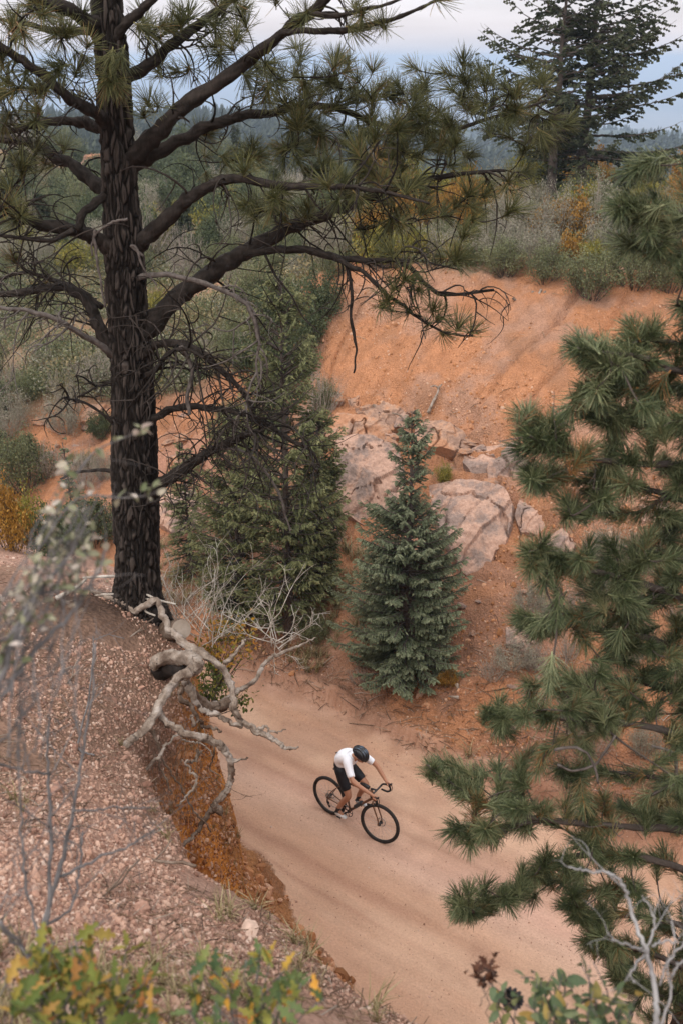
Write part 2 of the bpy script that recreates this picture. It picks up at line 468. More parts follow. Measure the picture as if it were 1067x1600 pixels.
# ================================================================ GROUND, ROAD, PLAIN: one sheet, split by what it is
def grid_axis(breaks):
    out = [breaks[0][0]]
    for (a, st), (b, _) in zip(breaks[:-1], breaks[1:]):
        n = max(1, int(round((b - a) / st)))
        out += list(a + (b - a) * (np.arange(1, n + 1) / n))
    return np.array(out)
gx = grid_axis([(-3.2, .045), (2.6, .09), (12, .3), (24, 1)])
left = grid_axis([(3.2, .09), (12, .3), (24, 1)])
gx = np.concatenate([-left[::-1][:-1], gx])
geo = 24 * np.geomspace(1, 400, 60)[1:]
gx = np.concatenate([-geo[::-1], gx, geo])
gy = grid_axis([(-4, .3), (1.5, .05), (13, .08), (29, .2), (45, .7), (100, 2)])
gy = np.concatenate([-4 - np.geomspace(.5, 60, 12)[::-1], gy, 100 * np.geomspace(1, 110, 90)[1:]])
GX, GY = np.meshgrid(gx, gy)
z0, s_, t_, sdn, nearm = base_h(GX, GY)
GZ = detail(GX, GY, z0, s_, t_, sdn, nearm)
GZ = np.where(np.hypot(GX, GY) > 4600, np.minimum(GZ, -250), GZ)
nyy, nxx = GX.shape
def C(*c): return np.array(c, float)
n1 = fbm(GX * .8, GY * .8, octaves=4, seed=61); n2 = fbm(GX * 3.1, GY * 3.1, octaves=3, seed=62); n3 = fbm(GX * .25, GY * .25, octaves=3, seed=63)
def mixc(a, b, f): return a * (1 - f[..., None]) + b * f[..., None]
far_c = mixc(C(.385, .175, .088), C(.35, .19, .122), sstep(-.5, .6, n1 + .5 * n2))
pinky = sstep(.2, .8, n3 + .4 * n1) * .7
far_c = mixc(far_c, C(.37, .225, .160), pinky)
far_c = mixc(far_c, C(.27, .135, .075), sstep(.25, .75, fbm(GX * 1.6, GY * .8, octaves=4, seed=65)) * .55)
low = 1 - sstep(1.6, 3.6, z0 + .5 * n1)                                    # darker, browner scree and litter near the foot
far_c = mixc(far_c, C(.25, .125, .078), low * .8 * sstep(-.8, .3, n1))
duff = sstep(26.5, 29, GY + 1.5 * n1) * sstep(-3, 3, 0 * GX)
far_c = mixc(far_c, C(.20, .155, .095), sstep(27, 29.5, GY + 1.3 * n1 + .0 * GX) * (.75 + .25 * np.tanh(n2)))
red = sstep(.25, .6, n3 + .3 * n1) * (GX < -2) * sstep(22, 26, GY)
far_c = mixc(far_c, C(.40, .20, .13), red * .9)
road_c = mixc(C(.495, .315, .215), C(.445, .265, .175), sstep(-.6, .6, fbm(s_ * 1.5, t_ * .16, octaves=4, seed=71) + .5 * n1))
road_c = mixc(road_c, C(.50, .30, .235), sstep(-.2, .8, fbm(s_ * .9, t_ * .14, octaves=3, seed=72)) * .6)
for rs_, rw_ in ((-1.7, .10), (-2.05, .06), (-3.3, .11), (-3.7, .05)):
    road_c = mixc(road_c, C(.33, .18, .12), .72 * np.exp(-((s_ - rs_ - .12 * np.sin(t_ * .45 + rs_)) / rw_) ** 2) * (.6 + .4 * np.tanh(2 * n1)))
road_c = mixc(road_c, C(.42, .235, .15), .55 * np.exp(-((s_ + .55 + .15 * np.sin(t_ * .7)) / .08) ** 2))
road_c = mixc(road_c, C(.33, .19, .13), .45 * sstep(.35, .8, fbm(GX * .7, GY * .7, octaves=4, seed=75)))
road_c = mixc(road_c, C(.54, .36, .27), .5 * np.exp(-((s_ + 2.6 + .15 * n1) / .3) ** 2))
shoulder = sstep(-1.1, .1, s_ + .35 * n2)
road_c = mixc(road_c, C(.38, .21, .13), shoulder * .7)
top_c = mixc(C(.42, .255, .19), C(.37, .21, .145), sstep(-.4, .6, n1 + .3 * n2))
litter = sstep(.15, .6, n1) * .5
top_c = mixc(top_c, C(.17, .115, .08), litter)
clf = mixc(C(.58, .235, .055), C(.40, .165, .06), sstep(-.3, .5, fbm(GX * 1.5, GY * 1.5, GZ * 1.2, octaves=4, seed=81)))
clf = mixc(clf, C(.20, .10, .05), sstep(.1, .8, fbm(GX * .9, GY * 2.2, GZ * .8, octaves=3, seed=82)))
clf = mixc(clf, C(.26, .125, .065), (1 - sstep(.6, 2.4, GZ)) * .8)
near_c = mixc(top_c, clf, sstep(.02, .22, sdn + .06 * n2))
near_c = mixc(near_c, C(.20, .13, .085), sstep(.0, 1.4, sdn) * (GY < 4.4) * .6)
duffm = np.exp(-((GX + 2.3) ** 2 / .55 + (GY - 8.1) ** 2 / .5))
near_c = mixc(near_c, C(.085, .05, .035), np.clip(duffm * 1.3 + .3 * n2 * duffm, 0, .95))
isroad = (~nearm) & (s_ < .15)
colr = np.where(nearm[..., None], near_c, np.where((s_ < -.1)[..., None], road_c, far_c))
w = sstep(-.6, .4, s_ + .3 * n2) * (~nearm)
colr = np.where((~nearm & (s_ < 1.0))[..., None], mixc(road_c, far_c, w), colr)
dist = np.hypot(GX, GY)
pl = sstep(2500, 4500, dist)
fields = sstep(.0, .25, vnoise(GX / 420., GY / 900., seed=91))
plain_c = mixc(C(.30, .26, .21), C(.16, .16, .12), fields)
plain_c = mixc(plain_c, C(.40, .38, .33), sstep(.55, .8, vnoise(GX / 190., GY / 330., seed=92)))
colr = mixc(colr, C(.05, .06, .035), sstep(95, 140, dist) * (1 - pl))
colr = mixc(colr, plain_c, pl)
vid = np.arange(nyy * nxx).reshape(nyy, nxx)
F4 = np.stack([vid[:-1, :-1], vid[:-1, 1:], vid[1:, 1:], vid[1:, :-1]], -1).reshape(-1, 4)
fc = lambda a: (a[:-1, :-1]).reshape(-1)
road_f = fc(isroad & (dist < 60)); plain_f = fc(dist > 2500)
cols = np.concatenate([colr, np.ones((nyy, nxx, 1))], -1).reshape(-1, 4)
AV = np.stack([GX, GY, GZ], -1).reshape(-1, 3)
def sheet(name, mask, m):
    F = F4[mask]
    u, inv = np.unique(F.ravel(), return_inverse=True)
    mb = MB(); mb.add(AV[u], inv.reshape(-1, 4))
    o = mb.build(name, m, colors=cols[u]); tag(o, kind='structure')
    return o
def earth_mat(name, grain, road=False, far=False):
    m, t, b = mat(name, .95, .12)
    a = N(t, 'ShaderNodeAttribute', attribute_name='Col')
    tcn = N(t, 'ShaderNodeTexCoord'); vec = tcn.outputs['Object']
    mp_ = N(t, 'ShaderNodeMapping', vector_type='POINT'); mp_.inputs['Rotation'].default_value = (0, 0, math.atan2(.613, .79)); LK(t, vec, mp_.inputs[0])
    mp2 = N(t, 'ShaderNodeMapping'); LK(t, mp_.outputs[0], mp2.inputs[0])
    mp2.inputs['Scale'].default_value = (.6, 2.6, 1) if road else (1, 1, 1)
    na = noise_node(t, 1.6 if road else 2.2, 6, mp2.outputs[0], .65)
    nb = noise_node(t, grain, 6, vec, .75)
    nc = N(t, 'ShaderNodeTexVoronoi'); nc.inputs['Scale'].default_value = grain * .9; LK(t, vec, nc.inputs['Vector'])
    m1 = N(t, 'ShaderNodeMapRange'); m1.inputs['From Min'].default_value = .3; m1.inputs['From Max'].default_value = .7
    m1.inputs['To Min'].default_value = .90 if road else .80; m1.inputs['To Max'].default_value = 1.08 if road else 1.16; LK(t, na.outputs['Fac'], m1.inputs['Value'])
    m2 = N(t, 'ShaderNodeMapRange'); m2.inputs['From Min'].default_value = .3; m2.inputs['From Max'].default_value = .7
    k = .16 if road else .34
    m2.inputs['To Min'].default_value = 1 - k; m2.inputs['To Max'].default_value = 1 + k; LK(t, nb.outputs['Fac'], m2.inputs['Value'])
    mm = N(t, 'ShaderNodeMath', operation='MULTIPLY'); LK(t, m1.outputs[0], mm.inputs[0]); LK(t, m2.outputs[0], mm.inputs[1])
    sc_ = N(t, 'ShaderNodeVectorMath', operation='SCALE'); LK(t, a.outputs['Color'], sc_.inputs[0]); LK(t, mm.outputs[0], sc_.inputs['Scale'])
    LK(t, sc_.outputs[0], b.inputs['Base Color'])
    if not far:
        ad = N(t, 'ShaderNodeMath', operation='ADD'); LK(t, nb.outputs['Fac'], ad.inputs[0]); LK(t, nc.outputs['Distance'], ad.inputs[1])
        bp = N(t, 'ShaderNodeBump'); bp.inputs['Strength'].default_value = .7 if road else 1.0; bp.inputs['Distance'].default_value = .008 if road else .03
        LK(t, ad.outputs[0], bp.inputs['Height']); LK(t, bp.outputs[0], b.inputs['Normal'])
    return m
M_earth = earth_mat('orange_earth', 26)
M_road = earth_mat('packed_dirt', 30, road=True)
M_plain = earth_mat('plain_land', .01, far=True)
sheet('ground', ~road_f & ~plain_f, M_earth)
sheet('dirt_road', road_f, M_road)
sheet('plain', plain_f, M_plain)

# fast look-up of the finished sheet
_near_f = nearm.astype(float)
def _bil(A, x, y):
    x = np.asarray(x, float); y = np.asarray(y, float)
    i = np.clip(np.searchsorted(gx, x) - 1, 0, len(gx) - 2); j = np.clip(np.searchsorted(gy, y) - 1, 0, len(gy) - 2)
    u = np.clip((x - gx[i]) / (gx[i + 1] - gx[i]), 0, 1); w = np.clip((y - gy[j]) / (gy[j + 1] - gy[j]), 0, 1)
    return (A[j, i] * (1 - u) + A[j, i + 1] * u) * (1 - w) + (A[j + 1, i] * (1 - u) + A[j + 1, i + 1] * u) * w
def H(x, y): return _bil(GZ, x, y)
def site(x, y):
    s__, t__ = road_st(x, y)
    return s__, t__, _bil(sdn, x, y), _bil(_near_f, x, y) > .5
# ================================================================ TUFTS, PINES
def needle_tuft(seed, n, length, stem, spread, bend=.25, width=.0013, brown=.05, back=.15):
    """a pine shoot along +X: n long needles fanning forward from a short stem"""
    r = np.random.default_rng(seed); mb = MB()
    s = r.uniform(-stem, .01, n)
    ang = R(spread[0]) + (R(spread[1]) - R(spread[0])) * r.random(n) ** .8
    ang = np.where(r.random(n) < back, ang + R(25), ang)
    az = r.uniform(0, 2 * math.pi, n)
    L = length * r.uniform(.75, 1.1, n)
    d = np.stack([np.cos(ang), np.sin(ang) * np.cos(az), np.sin(ang) * np.sin(az)], 1)
    d = d / np.linalg.norm(d, axis=1)[:, None]
    base = np.stack([s, np.zeros(n), np.zeros(n)], 1) + d * .004
    g = np.array([bend * .6, 0, -bend])
    side = np.cross(d, r.normal(size=(n, 3))); side /= np.linalg.norm(side, axis=1)[:, None]
    oth = np.cross(d, side)
    rows = []
    for k, f, w in ((0, 0, 1), (1, .5, 1.1), (2, .85, .8)):
        c = base + d * (L * f)[:, None] + g * ((L * f * f))[:, None] * .5
        for a in range(3):
            an = a * 2.094
            rows.append(c + (side * math.cos(an) + oth * math.sin(an)) * width * w)
    tip = base + d * L[:, None] + g * L[:, None] * .5
    rows.append(tip)
    V = np.stack(rows, 1).reshape(-1, 3)
    b = np.arange(n)[:, None] * 10
    F = []
    for k in (0, 3):
        for a in range(3):
            F.append(b + np.array([[k + a, k + (a + 1) % 3, k + 3 + (a + 1) % 3, k + 3 + a]]))
    T = [b + np.array([[6 + a, 6 + (a + 1) % 3, 9]]) for a in range(3)]
    v = np.clip(r.normal(.42, .26, n), 0, .9)
    v = np.where((r.random(n) < brown) | ((s < -stem * .7) & (r.random(n) < brown * 4)), .97, v)
    mb.add(V, [np.concatenate(F), np.concatenate(T)], np.repeat(v, 10))
    tube(mb, [(-stem - .01, 0, 0), (0, 0, 0), (.02, 0, 0)], [.004, .0045, .003], 5, 1.0)
    return mb
M_needle_l = leaf_mat('olive_needles', [(0, (.026, .030, .012)), (.5, (.095, .100, .034)), (.88, (.22, .20, .075)), (.94, (.30, .16, .06)), (1, (.10, .06, .04))], rough=.45, spec=.3, trans=.15, per_object=True)
M_needle_r = leaf_mat('green_needles', [(0, (.026, .042, .020)), (.5, (.100, .125, .052)), (.88, (.30, .31, .16)), (.94, (.36, .17, .055)), (1, (.12, .08, .05))], rough=.42, spec=.35, trans=.15, per_object=True)

def bark_mat(name, c1, c2, c3):
    m, t, b = mat(name, .92, .15)
    a = N(t, 'ShaderNodeAttribute', attribute_name='v')
    tcn = N(t, 'ShaderNodeTexCoord')
    mp_ = N(t, 'ShaderNodeMapping'); mp_.inputs['Scale'].default_value = (1, 1, .35); LK(t, tcn.outputs['Object'], mp_.inputs[0])
    n = noise_node(t, 38, 6, mp_.outputs[0], .7)
    ad = N(t, 'ShaderNodeMath', operation='MULTIPLY_ADD'); ad.inputs[1].default_value = .7; LK(t, a.outputs['Fac'], ad.inputs[0])
    m2 = N(t, 'ShaderNodeMath', operation='MULTIPLY'); m2.inputs[1].default_value = .45; LK(t, n.outputs['Fac'], m2.inputs[0]); LK(t, m2.outputs[0], ad.inputs[2])
    r = rampn(t, ad.outputs[0], [(.15, c1), (.5, c2), (.85, c3)])
    LK(t, r.outputs[0], b.inputs['Base Color'])
    bp = N(t, 'ShaderNodeBump'); bp.inputs['Strength'].default_value = 1; bp.inputs['Distance'].default_value = .012
    LK(t, n.outputs['Fac'], bp.inputs['Height']); LK(t, bp.outputs[0], b.inputs['Normal'])
    return m
M_bark = bark_mat('dark_furrowed_bark', (.007, .005, .004), (.022, .017, .014), (.066, .052, .044))
M_bark2 = bark_mat('grey_pine_bark', (.03, .024, .02), (.075, .058, .048), (.15, .125, .11))
M_deadtwig = solid_mat('dead_grey_brown_twig', (.055, .042, .036), (.15, .125, .11), 22, bump=.002, bscale=80)

def bark_tube(P, Rr, sides, seed, plate=.028):
    """trunk with bark plates standing proud of deep furrows"""
    mb = MB()
    T, U, W = frames(P)
    n = len(P)
    a = np.arange(sides) * 2 * math.pi / sides
    ring = np.cos(a)[None, :, None] * U[:, None] + np.sin(a)[None, :, None] * W[:, None]
    Ls = np.concatenate([[0], np.cumsum(np.linalg.norm(np.diff(P, axis=0), axis=1))])
    # cellular pattern in (angle, length), stretched up the trunk
    ca = np.cos(a)[None] * Rr[:, None]; sa = np.sin(a)[None] * Rr[:, None]; hh = np.repeat(Ls[:, None], sides, 1)
    k = 33.0
    X, Y, Z = ca * k, sa * k, hh * k * .19
    X = X + .75 * vnoise(X * .7, Y * .7, Z * .9, seed); Y = Y + .6 * vnoise(X * .6, Y * .8, Z * .8, seed + 6); Z = Z + .9 * vnoise(X * .6, Y * .6, Z * .6, seed + 3)
    d1 = np.full(X.shape, 9.); d2 = np.full(X.shape, 9.); cid = np.zeros(X.shape)
    ix, iy, iz = np.floor(X), np.floor(Y), np.floor(Z)
    for dx in (-1, 0, 1):
        for dy in (-1, 0, 1):
            for dz in (-1, 0, 1):
                cx, cy, cz = ix + dx, iy + dy, iz + dz
                px_ = cx + _h(cx, cy, cz, seed + 1); py_ = cy + _h(cx, cy, cz, seed + 2); pz_ = cz + _h(cx, cy, cz, seed + 5)
                dd = np.sqrt((X - px_) ** 2 + (Y - py_) ** 2 + (Z - pz_) ** 2)
                nw = dd < d1
                d2 = np.where(nw, d1, np.minimum(d2, dd)); cid = np.where(nw, _h(cx, cy, cz, seed + 8), cid); d1 = np.where(nw, dd, d1)
    pl_ = sstep(.02, .26, d2 - d1)
    fine = fbm(X * 2.2, Y * 2.2, Z * 3, octaves=3, seed=seed + 9)
    disp = (pl_ * (.6 + .7 * cid) - .6) * plate + fine * plate * .40
    disp *= np.clip(Rr / .12, .25, 1)[:, None]
    V = (P[:, None] + ring * (Rr[:, None] + disp)[..., None]).reshape(-1, 3)
    v = np.clip(pl_ * (.20 + .75 * cid) + .30 * fine, 0, 1).ravel()
    i = np.arange(n - 1)[:, None] * sides; q = np.arange(sides)[None]
    F = np.stack([i + q, i + (q + 1) % sides, i + sides + (q + 1) % sides, i + sides + q], -1).reshape(-1, 4)
    mb.add(V, F, v)
    return mb

def axis_euler(d, roll=0.):
    q = Vector(d).to_track_quat('X', 'Z')
    return (q @ Quaternion((1, 0, 0), roll)).to_euler()

class Pine:
    """trunk and traced limbs; shoots attach to the nearest wood by curved twigs"""
    def __init__(s, root, bark, tuft_meshes, seed=1, twig_r=.0045, sag=.12):
        s.root = root; s.bark = bark; s.tm = tuft_meshes; s.r = np.random.default_rng(seed)
        s.nodes = []; s.own = []; s.nd = []; s.limbs = []; s.mbs = []; s.twig_r = twig_r; s.sag = sag; s.tufts = []
    def limb(s, pts, rad, sides=10, n=6, grow=True, dead=False, wob=.012):
        P, Rr = catmull(pts, rad, n)
        k = np.arange(len(P))
        sd = len(s.limbs) * 17
        for c in range(3):
            P[1:, c] += (wob * vnoise(k * .45, k * 0 + c * 7.3, seed=sd))[1:] * np.clip(Rr[1:] / .03, .5, 1.5)
        mb = MB(); tube(mb, P, Rr, sides + 6, v=None, rough=.30, seed=sd, lump=24, ridge=.05)
        mb.A[-1] = np.clip(.30 + .35 * s.r.random(len(mb.V[-1])), 0, 1)
        s.mbs.append(mb); s.limbs.append((P, Rr, dead))
        if grow:
            dd = np.gradient(P, axis=0)
            for p, d in zip(P[2:], dd[2:]):
                s.nodes.append(p); s.own.append(len(s.limbs) - 1); s.nd.append(unit(d))
        return len(s.limbs) - 1
    def grow(s, targets, droop=0.0, up=.35):
        """targets: points where shoots end"""
        T = [np.asarray(t, float) for t in targets]
        ND = np.array(s.nodes)
        d0 = [np.min(np.linalg.norm(ND - t, axis=1)) for t in T]
        for i in np.argsort(d0):
            t = T[i]
            ND = np.array(s.nodes)
            v = t - ND; dist = np.linalg.norm(v, axis=1)
            al = np.einsum('ij,ij->i', v / (dist[:, None] + 1e-9), np.array(s.nd))
            cost = dist * (1 + .55 * (1 - al)) + .02
            j = int(np.argmin(cost))
            if dist[j] > 2.2: continue
            a = ND[j]; L = dist[j]; da = s.nd[j]
            m1 = a + da * L * .38 + s.r.normal(0, .05 * L, 3) + np.array([0, 0, -s.sag * L])
            e = unit(unit(t - a) * .8 + np.array([0, 0, up]) + s.r.normal(0, .28, 3))
            m2 = t - e * L * .35 + s.r.normal(0, .03 * L, 3)
            u = np.linspace(0, 1, 7)[:, None]
            P = a * (1 - u) ** 3 + 3 * m1 * u * (1 - u) ** 2 + 3 * m2 * u * u * (1 - u) + t * u ** 3
            r0 = s.twig_r * (1 + min(1.6, L * 1.6)); Rr = np.linspace(r0, s.twig_r * .8, 7)
            ow = s.own[j]
            tube(s.mbs[ow], P, Rr, 5, s.r.uniform(.2, .55))
            for k in range(2, 7):
                if L > .12:
                    s.nodes.append(P[k]); s.own.append(ow); s.nd.append(unit(P[k] - P[k - 1]))
            s.tufts.append((t, unit(P[-1] - P[-2] + e * .02), ow))
            if L > .35 and s.r.random() < .75:      # a side shoot on a long twig
                k = 4; sd_ = unit(np.cross(P[k] - P[k - 1], s.r.normal(size=3)))
                q = P[k] + (unit(P[k] - P[k - 1]) * .6 + sd_ * .8) * .12
                tube(s.mbs[ow], [P[k], (P[k] + q) / 2 + (0, 0, .01), q], [s.twig_r, s.twig_r * .9, s.twig_r * .8], 5, .4)
                s.tufts.append((q, unit(q - P[k] + np.array([0, 0, .04])), ow))
    def dead_twigs(s, li, n, length=(.3, .8), t0=.2, rad=.004, curl=2.2, down=.8, depth=1):
        P, Rr, _ = s.limbs[li]
        for _ in range(n):
            i = int(s.r.uniform(t0, 1) * (len(P) - 2)) + 1
            d = unit(P[i] - P[i - 1])
            side = unit(np.cross(d, s.r.normal(size=3)))
            curly(s.mbs[li], P[i], unit(side + .6 * d), s.r.uniform(*length), rad * s.r.uniform(.7, 1.3), s.r, curl, down, depth)
    def finish(s, scale=(.85, 1.2), maxobj=300, group=None, name='needle_tuft', flex=None):
        parts = []
        for (P, Rr, dead), mb in zip(s.limbs, s.mbs):
            o = mb.build('dead_branch' if dead else 'branch', M_deadtwig if dead == 'grey' else s.bark, s.root)
            if dead == 'grey': o['label'] = 'bare grey dead branch without needles'
            parts.append(o)
        mp_ = sorted(s.tufts, key=lambda q: proj(q[0])[2])
        inv = [q for q in mp_ if -40 < proj(q[0])[0] < 1107 and -60 < proj(q[0])[1] < 1660]
        out = [q for q in mp_ if not (-40 < proj(q[0])[0] < 1107 and -60 < proj(q[0])[1] < 1660)]
        near_, rest = inv[:maxobj], inv[maxobj:] + out
        rb = s.root.matrix_world.inverted() if False else None
        off = np.array(s.root.location)
        for (p, d, ow) in near_:
            o = link(name, s.tm[s.r.integers(len(s.tm))], parts[ow])
            o.location = Vector(p) ; k = s.r.uniform(*scale)
            o.rotation_euler = axis_euler(d, s.r.uniform(-.9, .9)); o.scale = (k, k, k)
        if rest:
            gn_scatter('needles', [q[0] for q in rest], [tuple(axis_euler(q[1], s.r.uniform(-.9, .9))) for q in rest], s.r.uniform(*scale, len(rest)), s.tm, parent=s.root)
        return parts
def curly(mb, p, d, L, r0, r, curl=2.2, down=.8, depth=1, v=None, grav=True):
    """a bare twig bending in an arc"""
    n = 9; P = [np.array(p, float)]; ax = unit(r.normal(size=3)); d = unit(d)
    st = L / (n - 1)
    for k in range(n - 1):
        q = Quaternion(ax, curl / n * (1 + .4 * r.normal()))
        d = np.array(q @ Vector(d))
        if grav: d = unit(d + np.array([0, 0, -down / n]) + r.normal(0, .06, 3))
        P.append(P[-1] + d * st)
    P = np.array(P)
    tube(mb, P, np.linspace(r0, r0 * .35, n), 5, r.uniform(.2, .8) if v is None else v)
    if depth > 0:
        for _ in range(r.integers(1, 4)):
            i = r.integers(2, n - 1)
            curly(mb, P[i], unit(P[i] - P[i - 1] + unit(r.normal(size=3)) * .8), L * r.uniform(.35, .65), r0 * .65, r, curl, down, depth - 1, v, grav)

TM_L = [needle_tuft(100 + i, 66, .165, .03, (5, 75), width=.0017, bend=.12).mesh('needle_tuft', M_needle_l) for i in range(4)] + \
       [needle_tuft(110 + i, 84, .16, .09, (8, 62), width=.0017, bend=.15).mesh('needle_tuft', M_needle_l) for i in range(3)]
TM_R = [needle_tuft(120 + i, 170, .108, .17, (12, 56), bend=.22, brown=.14, width=.0015).mesh('needle_tuft', M_needle_r) for i in range(4)] + \
       [needle_tuft(130 + i, 130, .115, .09, (8, 66), bend=.18, brown=.06, width=.0015).mesh('needle_tuft', M_needle_r) for i in range(3)]

# ---------------------------------------------------------------- the tall pine on the left
YT = 8.06
def px_r(w, p): return w * .5 * proj(p)[2] / FPX
root = empty('ponderosa_pine', (0, 0, 0), 'tall dark furrowed pine on the gravel bank above the exposed grey roots', 'pine tree')
tp = [(218, 1015, 135), (215, 962, 100), (215, 935, 78), (215, 915, 70), (215.5, 880, 65), (213, 800, 70), (211, 730, 70), (208, 600, 64), (201, 500, 61), (195, 400, 59), (189, 300, 52), (183, 200, 49), (177, 100, 50), (166, 0, 45), (156, -120, 42), (148, -260, 36), (145, -420, 28)]
P = np.array([atY(x, y, YT) for x, y, w in tp]); W_ = np.array([px_r(w, p) for (x, y, w), p in zip(tp, P)])
P, W_ = catmull(P, W_, 42)
tk = bark_tube(P, W_, 190, 5, .020)
TR = tk.build('trunk', M_bark, root)
def path(pts, Ys, ws):
    pts = list(pts)
    Y = np.interp(np.linspace(0, 1, len(pts)), np.linspace(0, 1, len(Ys)), Ys)
    w = np.interp(np.linspace(0, 1, len(pts)), np.linspace(0, 1, len(ws)), ws)
    Q_ = np.array([atY(x, y, yy) for (x, y), yy in zip(pts, Y)])
    return Q_, np.array([px_r(a, q) for a, q in zip(w, Q_)])
T = Pine(root, M_bark, TM_L, 11)
for l in ([(190, 262), (236, 217), (290, 168), (369, 110), (435, 56), (485, 22), (515, -6), (560, -45), (620, -80)], (8.06, 7.9, 7.6, 7.4), (34, 26, 20, 17, 14, 12, 8)), \
         ([(440, 52), (480, 49), (527, 48), (570, 40), (613, 30), (655, 14), (700, -8)], (7.62, 7.5, 7.3), (10, 9, 7, 4)), \
         ([(485, 22), (530, 24), (575, 12), (610, 4), (650, -14)], (7.5, 7.3), (8, 6, 3)), \
         ([(192, 262), (224, 250), (283, 217), (344, 192), (385, 180), (435, 174), (476, 163), (540, 172), (600, 198), (680, 206), (760, 186), (850, 158)], (8.06, 8.3, 8.6, 8.9, 9.0), (26, 20, 15, 11, 9, 7, 3)), \
         ([(172, 75), (187, 50), (215, 22), (243, -4), (270, -40)], (8.06, 7.7), (20, 14, 8)), \
         ([(180, 130), (215, 112), (263, 74), (300, 48), (330, 24), (365, -4), (410, -50)], (8.06, 8.4, 8.6), (22, 16, 13, 8)), \
         ([(198, 395), (228, 372), (268, 336), (299, 309), (329, 290), (364, 279), (430, 288), (490, 292), (540, 291), (600, 300), (670, 318)], (8.06, 7.8, 7.6), (28, 22, 17, 12, 8, 4)), \
         ([(205, 530), (236, 509), (283, 461), (329, 430), (366, 402), (415, 376), (455, 354), (500, 338), (540, 324), (575, 310), (610, 297), (650, 284), (720, 272), (790, 266)], (8.06, 8.2, 8.4, 8.7), (38, 31, 25, 21, 18, 14, 9, 4)), \
         ([(366, 402), (420, 391), (470, 389), (527, 403), (578, 405), (628, 410), (664, 444), (694, 460), (770, 453)], (8.2, 8.0, 7.8, 7.7), (14, 11, 8, 4)), \
         ([(520, 400), (545, 414), (573, 430), (603, 460), (628, 476), (653, 496), (694, 519), (738, 526)], (7.9, 7.7, 7.6), (8, 6, 5, 3)), \
         ([(160, 52), (140, 32), (111, 14), (66, 0), (20, -20)], (8.06, 7.8, 7.5), (26, 20, 14)), \
         ([(165, 58), (125, 48), (80, 47), (40, 36), (-10, 30)], (8.06, 8.3), (14, 9, 5)), \
         ([(170, 205), (140, 192), (110, 190), (66, 192), (20, 203), (-20, 208)], (8.06, 8.3), (22, 15, 11, 7)), \
         ([(172, 195), (150, 178), (110, 152), (60, 112), (20, 85), (-20, 60)], (8.06, 7.6, 7.4), (22, 16, 11)), \
         ([(180, 312), (160, 293), (126, 268), (91, 246), (51, 224), (0, 217), (-40, 205)], (8.06, 8.4, 8.6), (26, 20, 15, 10)), \
         ([(188, 395), (157, 375), (116, 359), (51, 346), (20, 331), (-15, 318)], (8.06, 7.8, 7.6), (28, 22, 17, 12)), \
         ([(192, 565), (172, 543), (152, 501), (132, 466), (96, 446), (51, 456), (-10, 460)], (8.06, 8.2, 8.4), (26, 19, 14, 8)), \
         ([(160, 480), (120, 452), (80, 436), (40, 425), (-10, 440)], (8.2, 8.5), (10, 7, 4)), \
         ([(116, 359), (80, 375), (40, 372), (-10, 366)], (7.7, 7.5), (9, 5)), \
         ([(120, 360), (135, 330), (165, 305)], (7.8, 8.0), (12, 14)):
    T.limb(*path(*l), n=7)
nlive = len(T.limbs)
for l, g in ((([(200, 448), (223, 432), (268, 430), (329, 446), (374, 466), (395, 491), (405, 537), (400, 570), (408, 610)], (8.06, 7.7, 7.6), (10, 8, 7, 5, 3)), 'grey'),
             (([(205, 572), (222, 556), (248, 538), (283, 537), (314, 552), (344, 577), (380, 612), (396, 640)], (8.06, 7.8, 7.7), (16, 12, 12, 10, 6)), True),
             (([(225, 590), (243, 577), (263, 554), (290, 545), (320, 560)], (8.0, 7.6), (10, 8, 4)), True),
             (([(212, 672), (243, 653), (283, 636), (329, 638), (380, 646), (420, 666), (455, 688), (486, 704), (500, 730)], (8.06, 7.8, 7.7), (14, 10, 9, 7, 3)), True),
             (([(220, 780), (248, 757), (283, 737), (314, 714), (344, 697), (385, 680), (410, 672)], (8.06, 7.8, 7.6), (24, 19, 16, 12, 6)), True),
             (([(345, 700), (380, 705), (410, 730), (437, 775), (452, 825), (455, 828)], (7.7, 7.6), (5, 4, 2)), 'grey'),
             (([(195, 570), (170, 548), (132, 524), (91, 500), (46, 486), (0, 481), (-30, 478)], (8.06, 7.7, 7.6), (12, 9, 7, 5)), 'grey'),
             (([(203, 690), (187, 671), (162, 648), (132, 629), (101, 622)], (8.06, 7.8), (8, 5, 3)), True),
             (([(200, 600), (165, 600), (120, 620)], (8.06, 7.9), (5, 3)), True),
             (([(205, 740), (165, 735), (120, 738), (95, 748)], (8.06, 8.3), (7, 3)), True),
             (([(283, 540), (300, 575), (293, 620), (297, 648)], (7.8, 7.7), (8, 5)), 'grey'),
             (([(540, 412), (550, 450), (548, 490), (556, 540), (553, 583)], (7.9, 7.9), (6, 5, 3)), True),
             (([(415, 398), (430, 430), (450, 455), (478, 500), (500, 520)], (8.1, 8.0), (4, 2)), True),
             (([(225, 400), (205, 385), (215, 390), (225, 420), (245, 445)], (7.8, 7.75), (4, 3)), 'grey'),
             (([(150, 360), (148, 372), (152, 400), (158, 440), (165, 480)], (7.7, 7.7), (5, 3)), 'grey'),
             (([(200, 342), (185, 345), (170, 350), (146, 372), (145, 400)], (7.7, 7.7), (4, 3)), 'grey')):
    T.limb(*path(*l), n=7, grow=False, dead=g, sides=8)
nl = len(T.limbs)
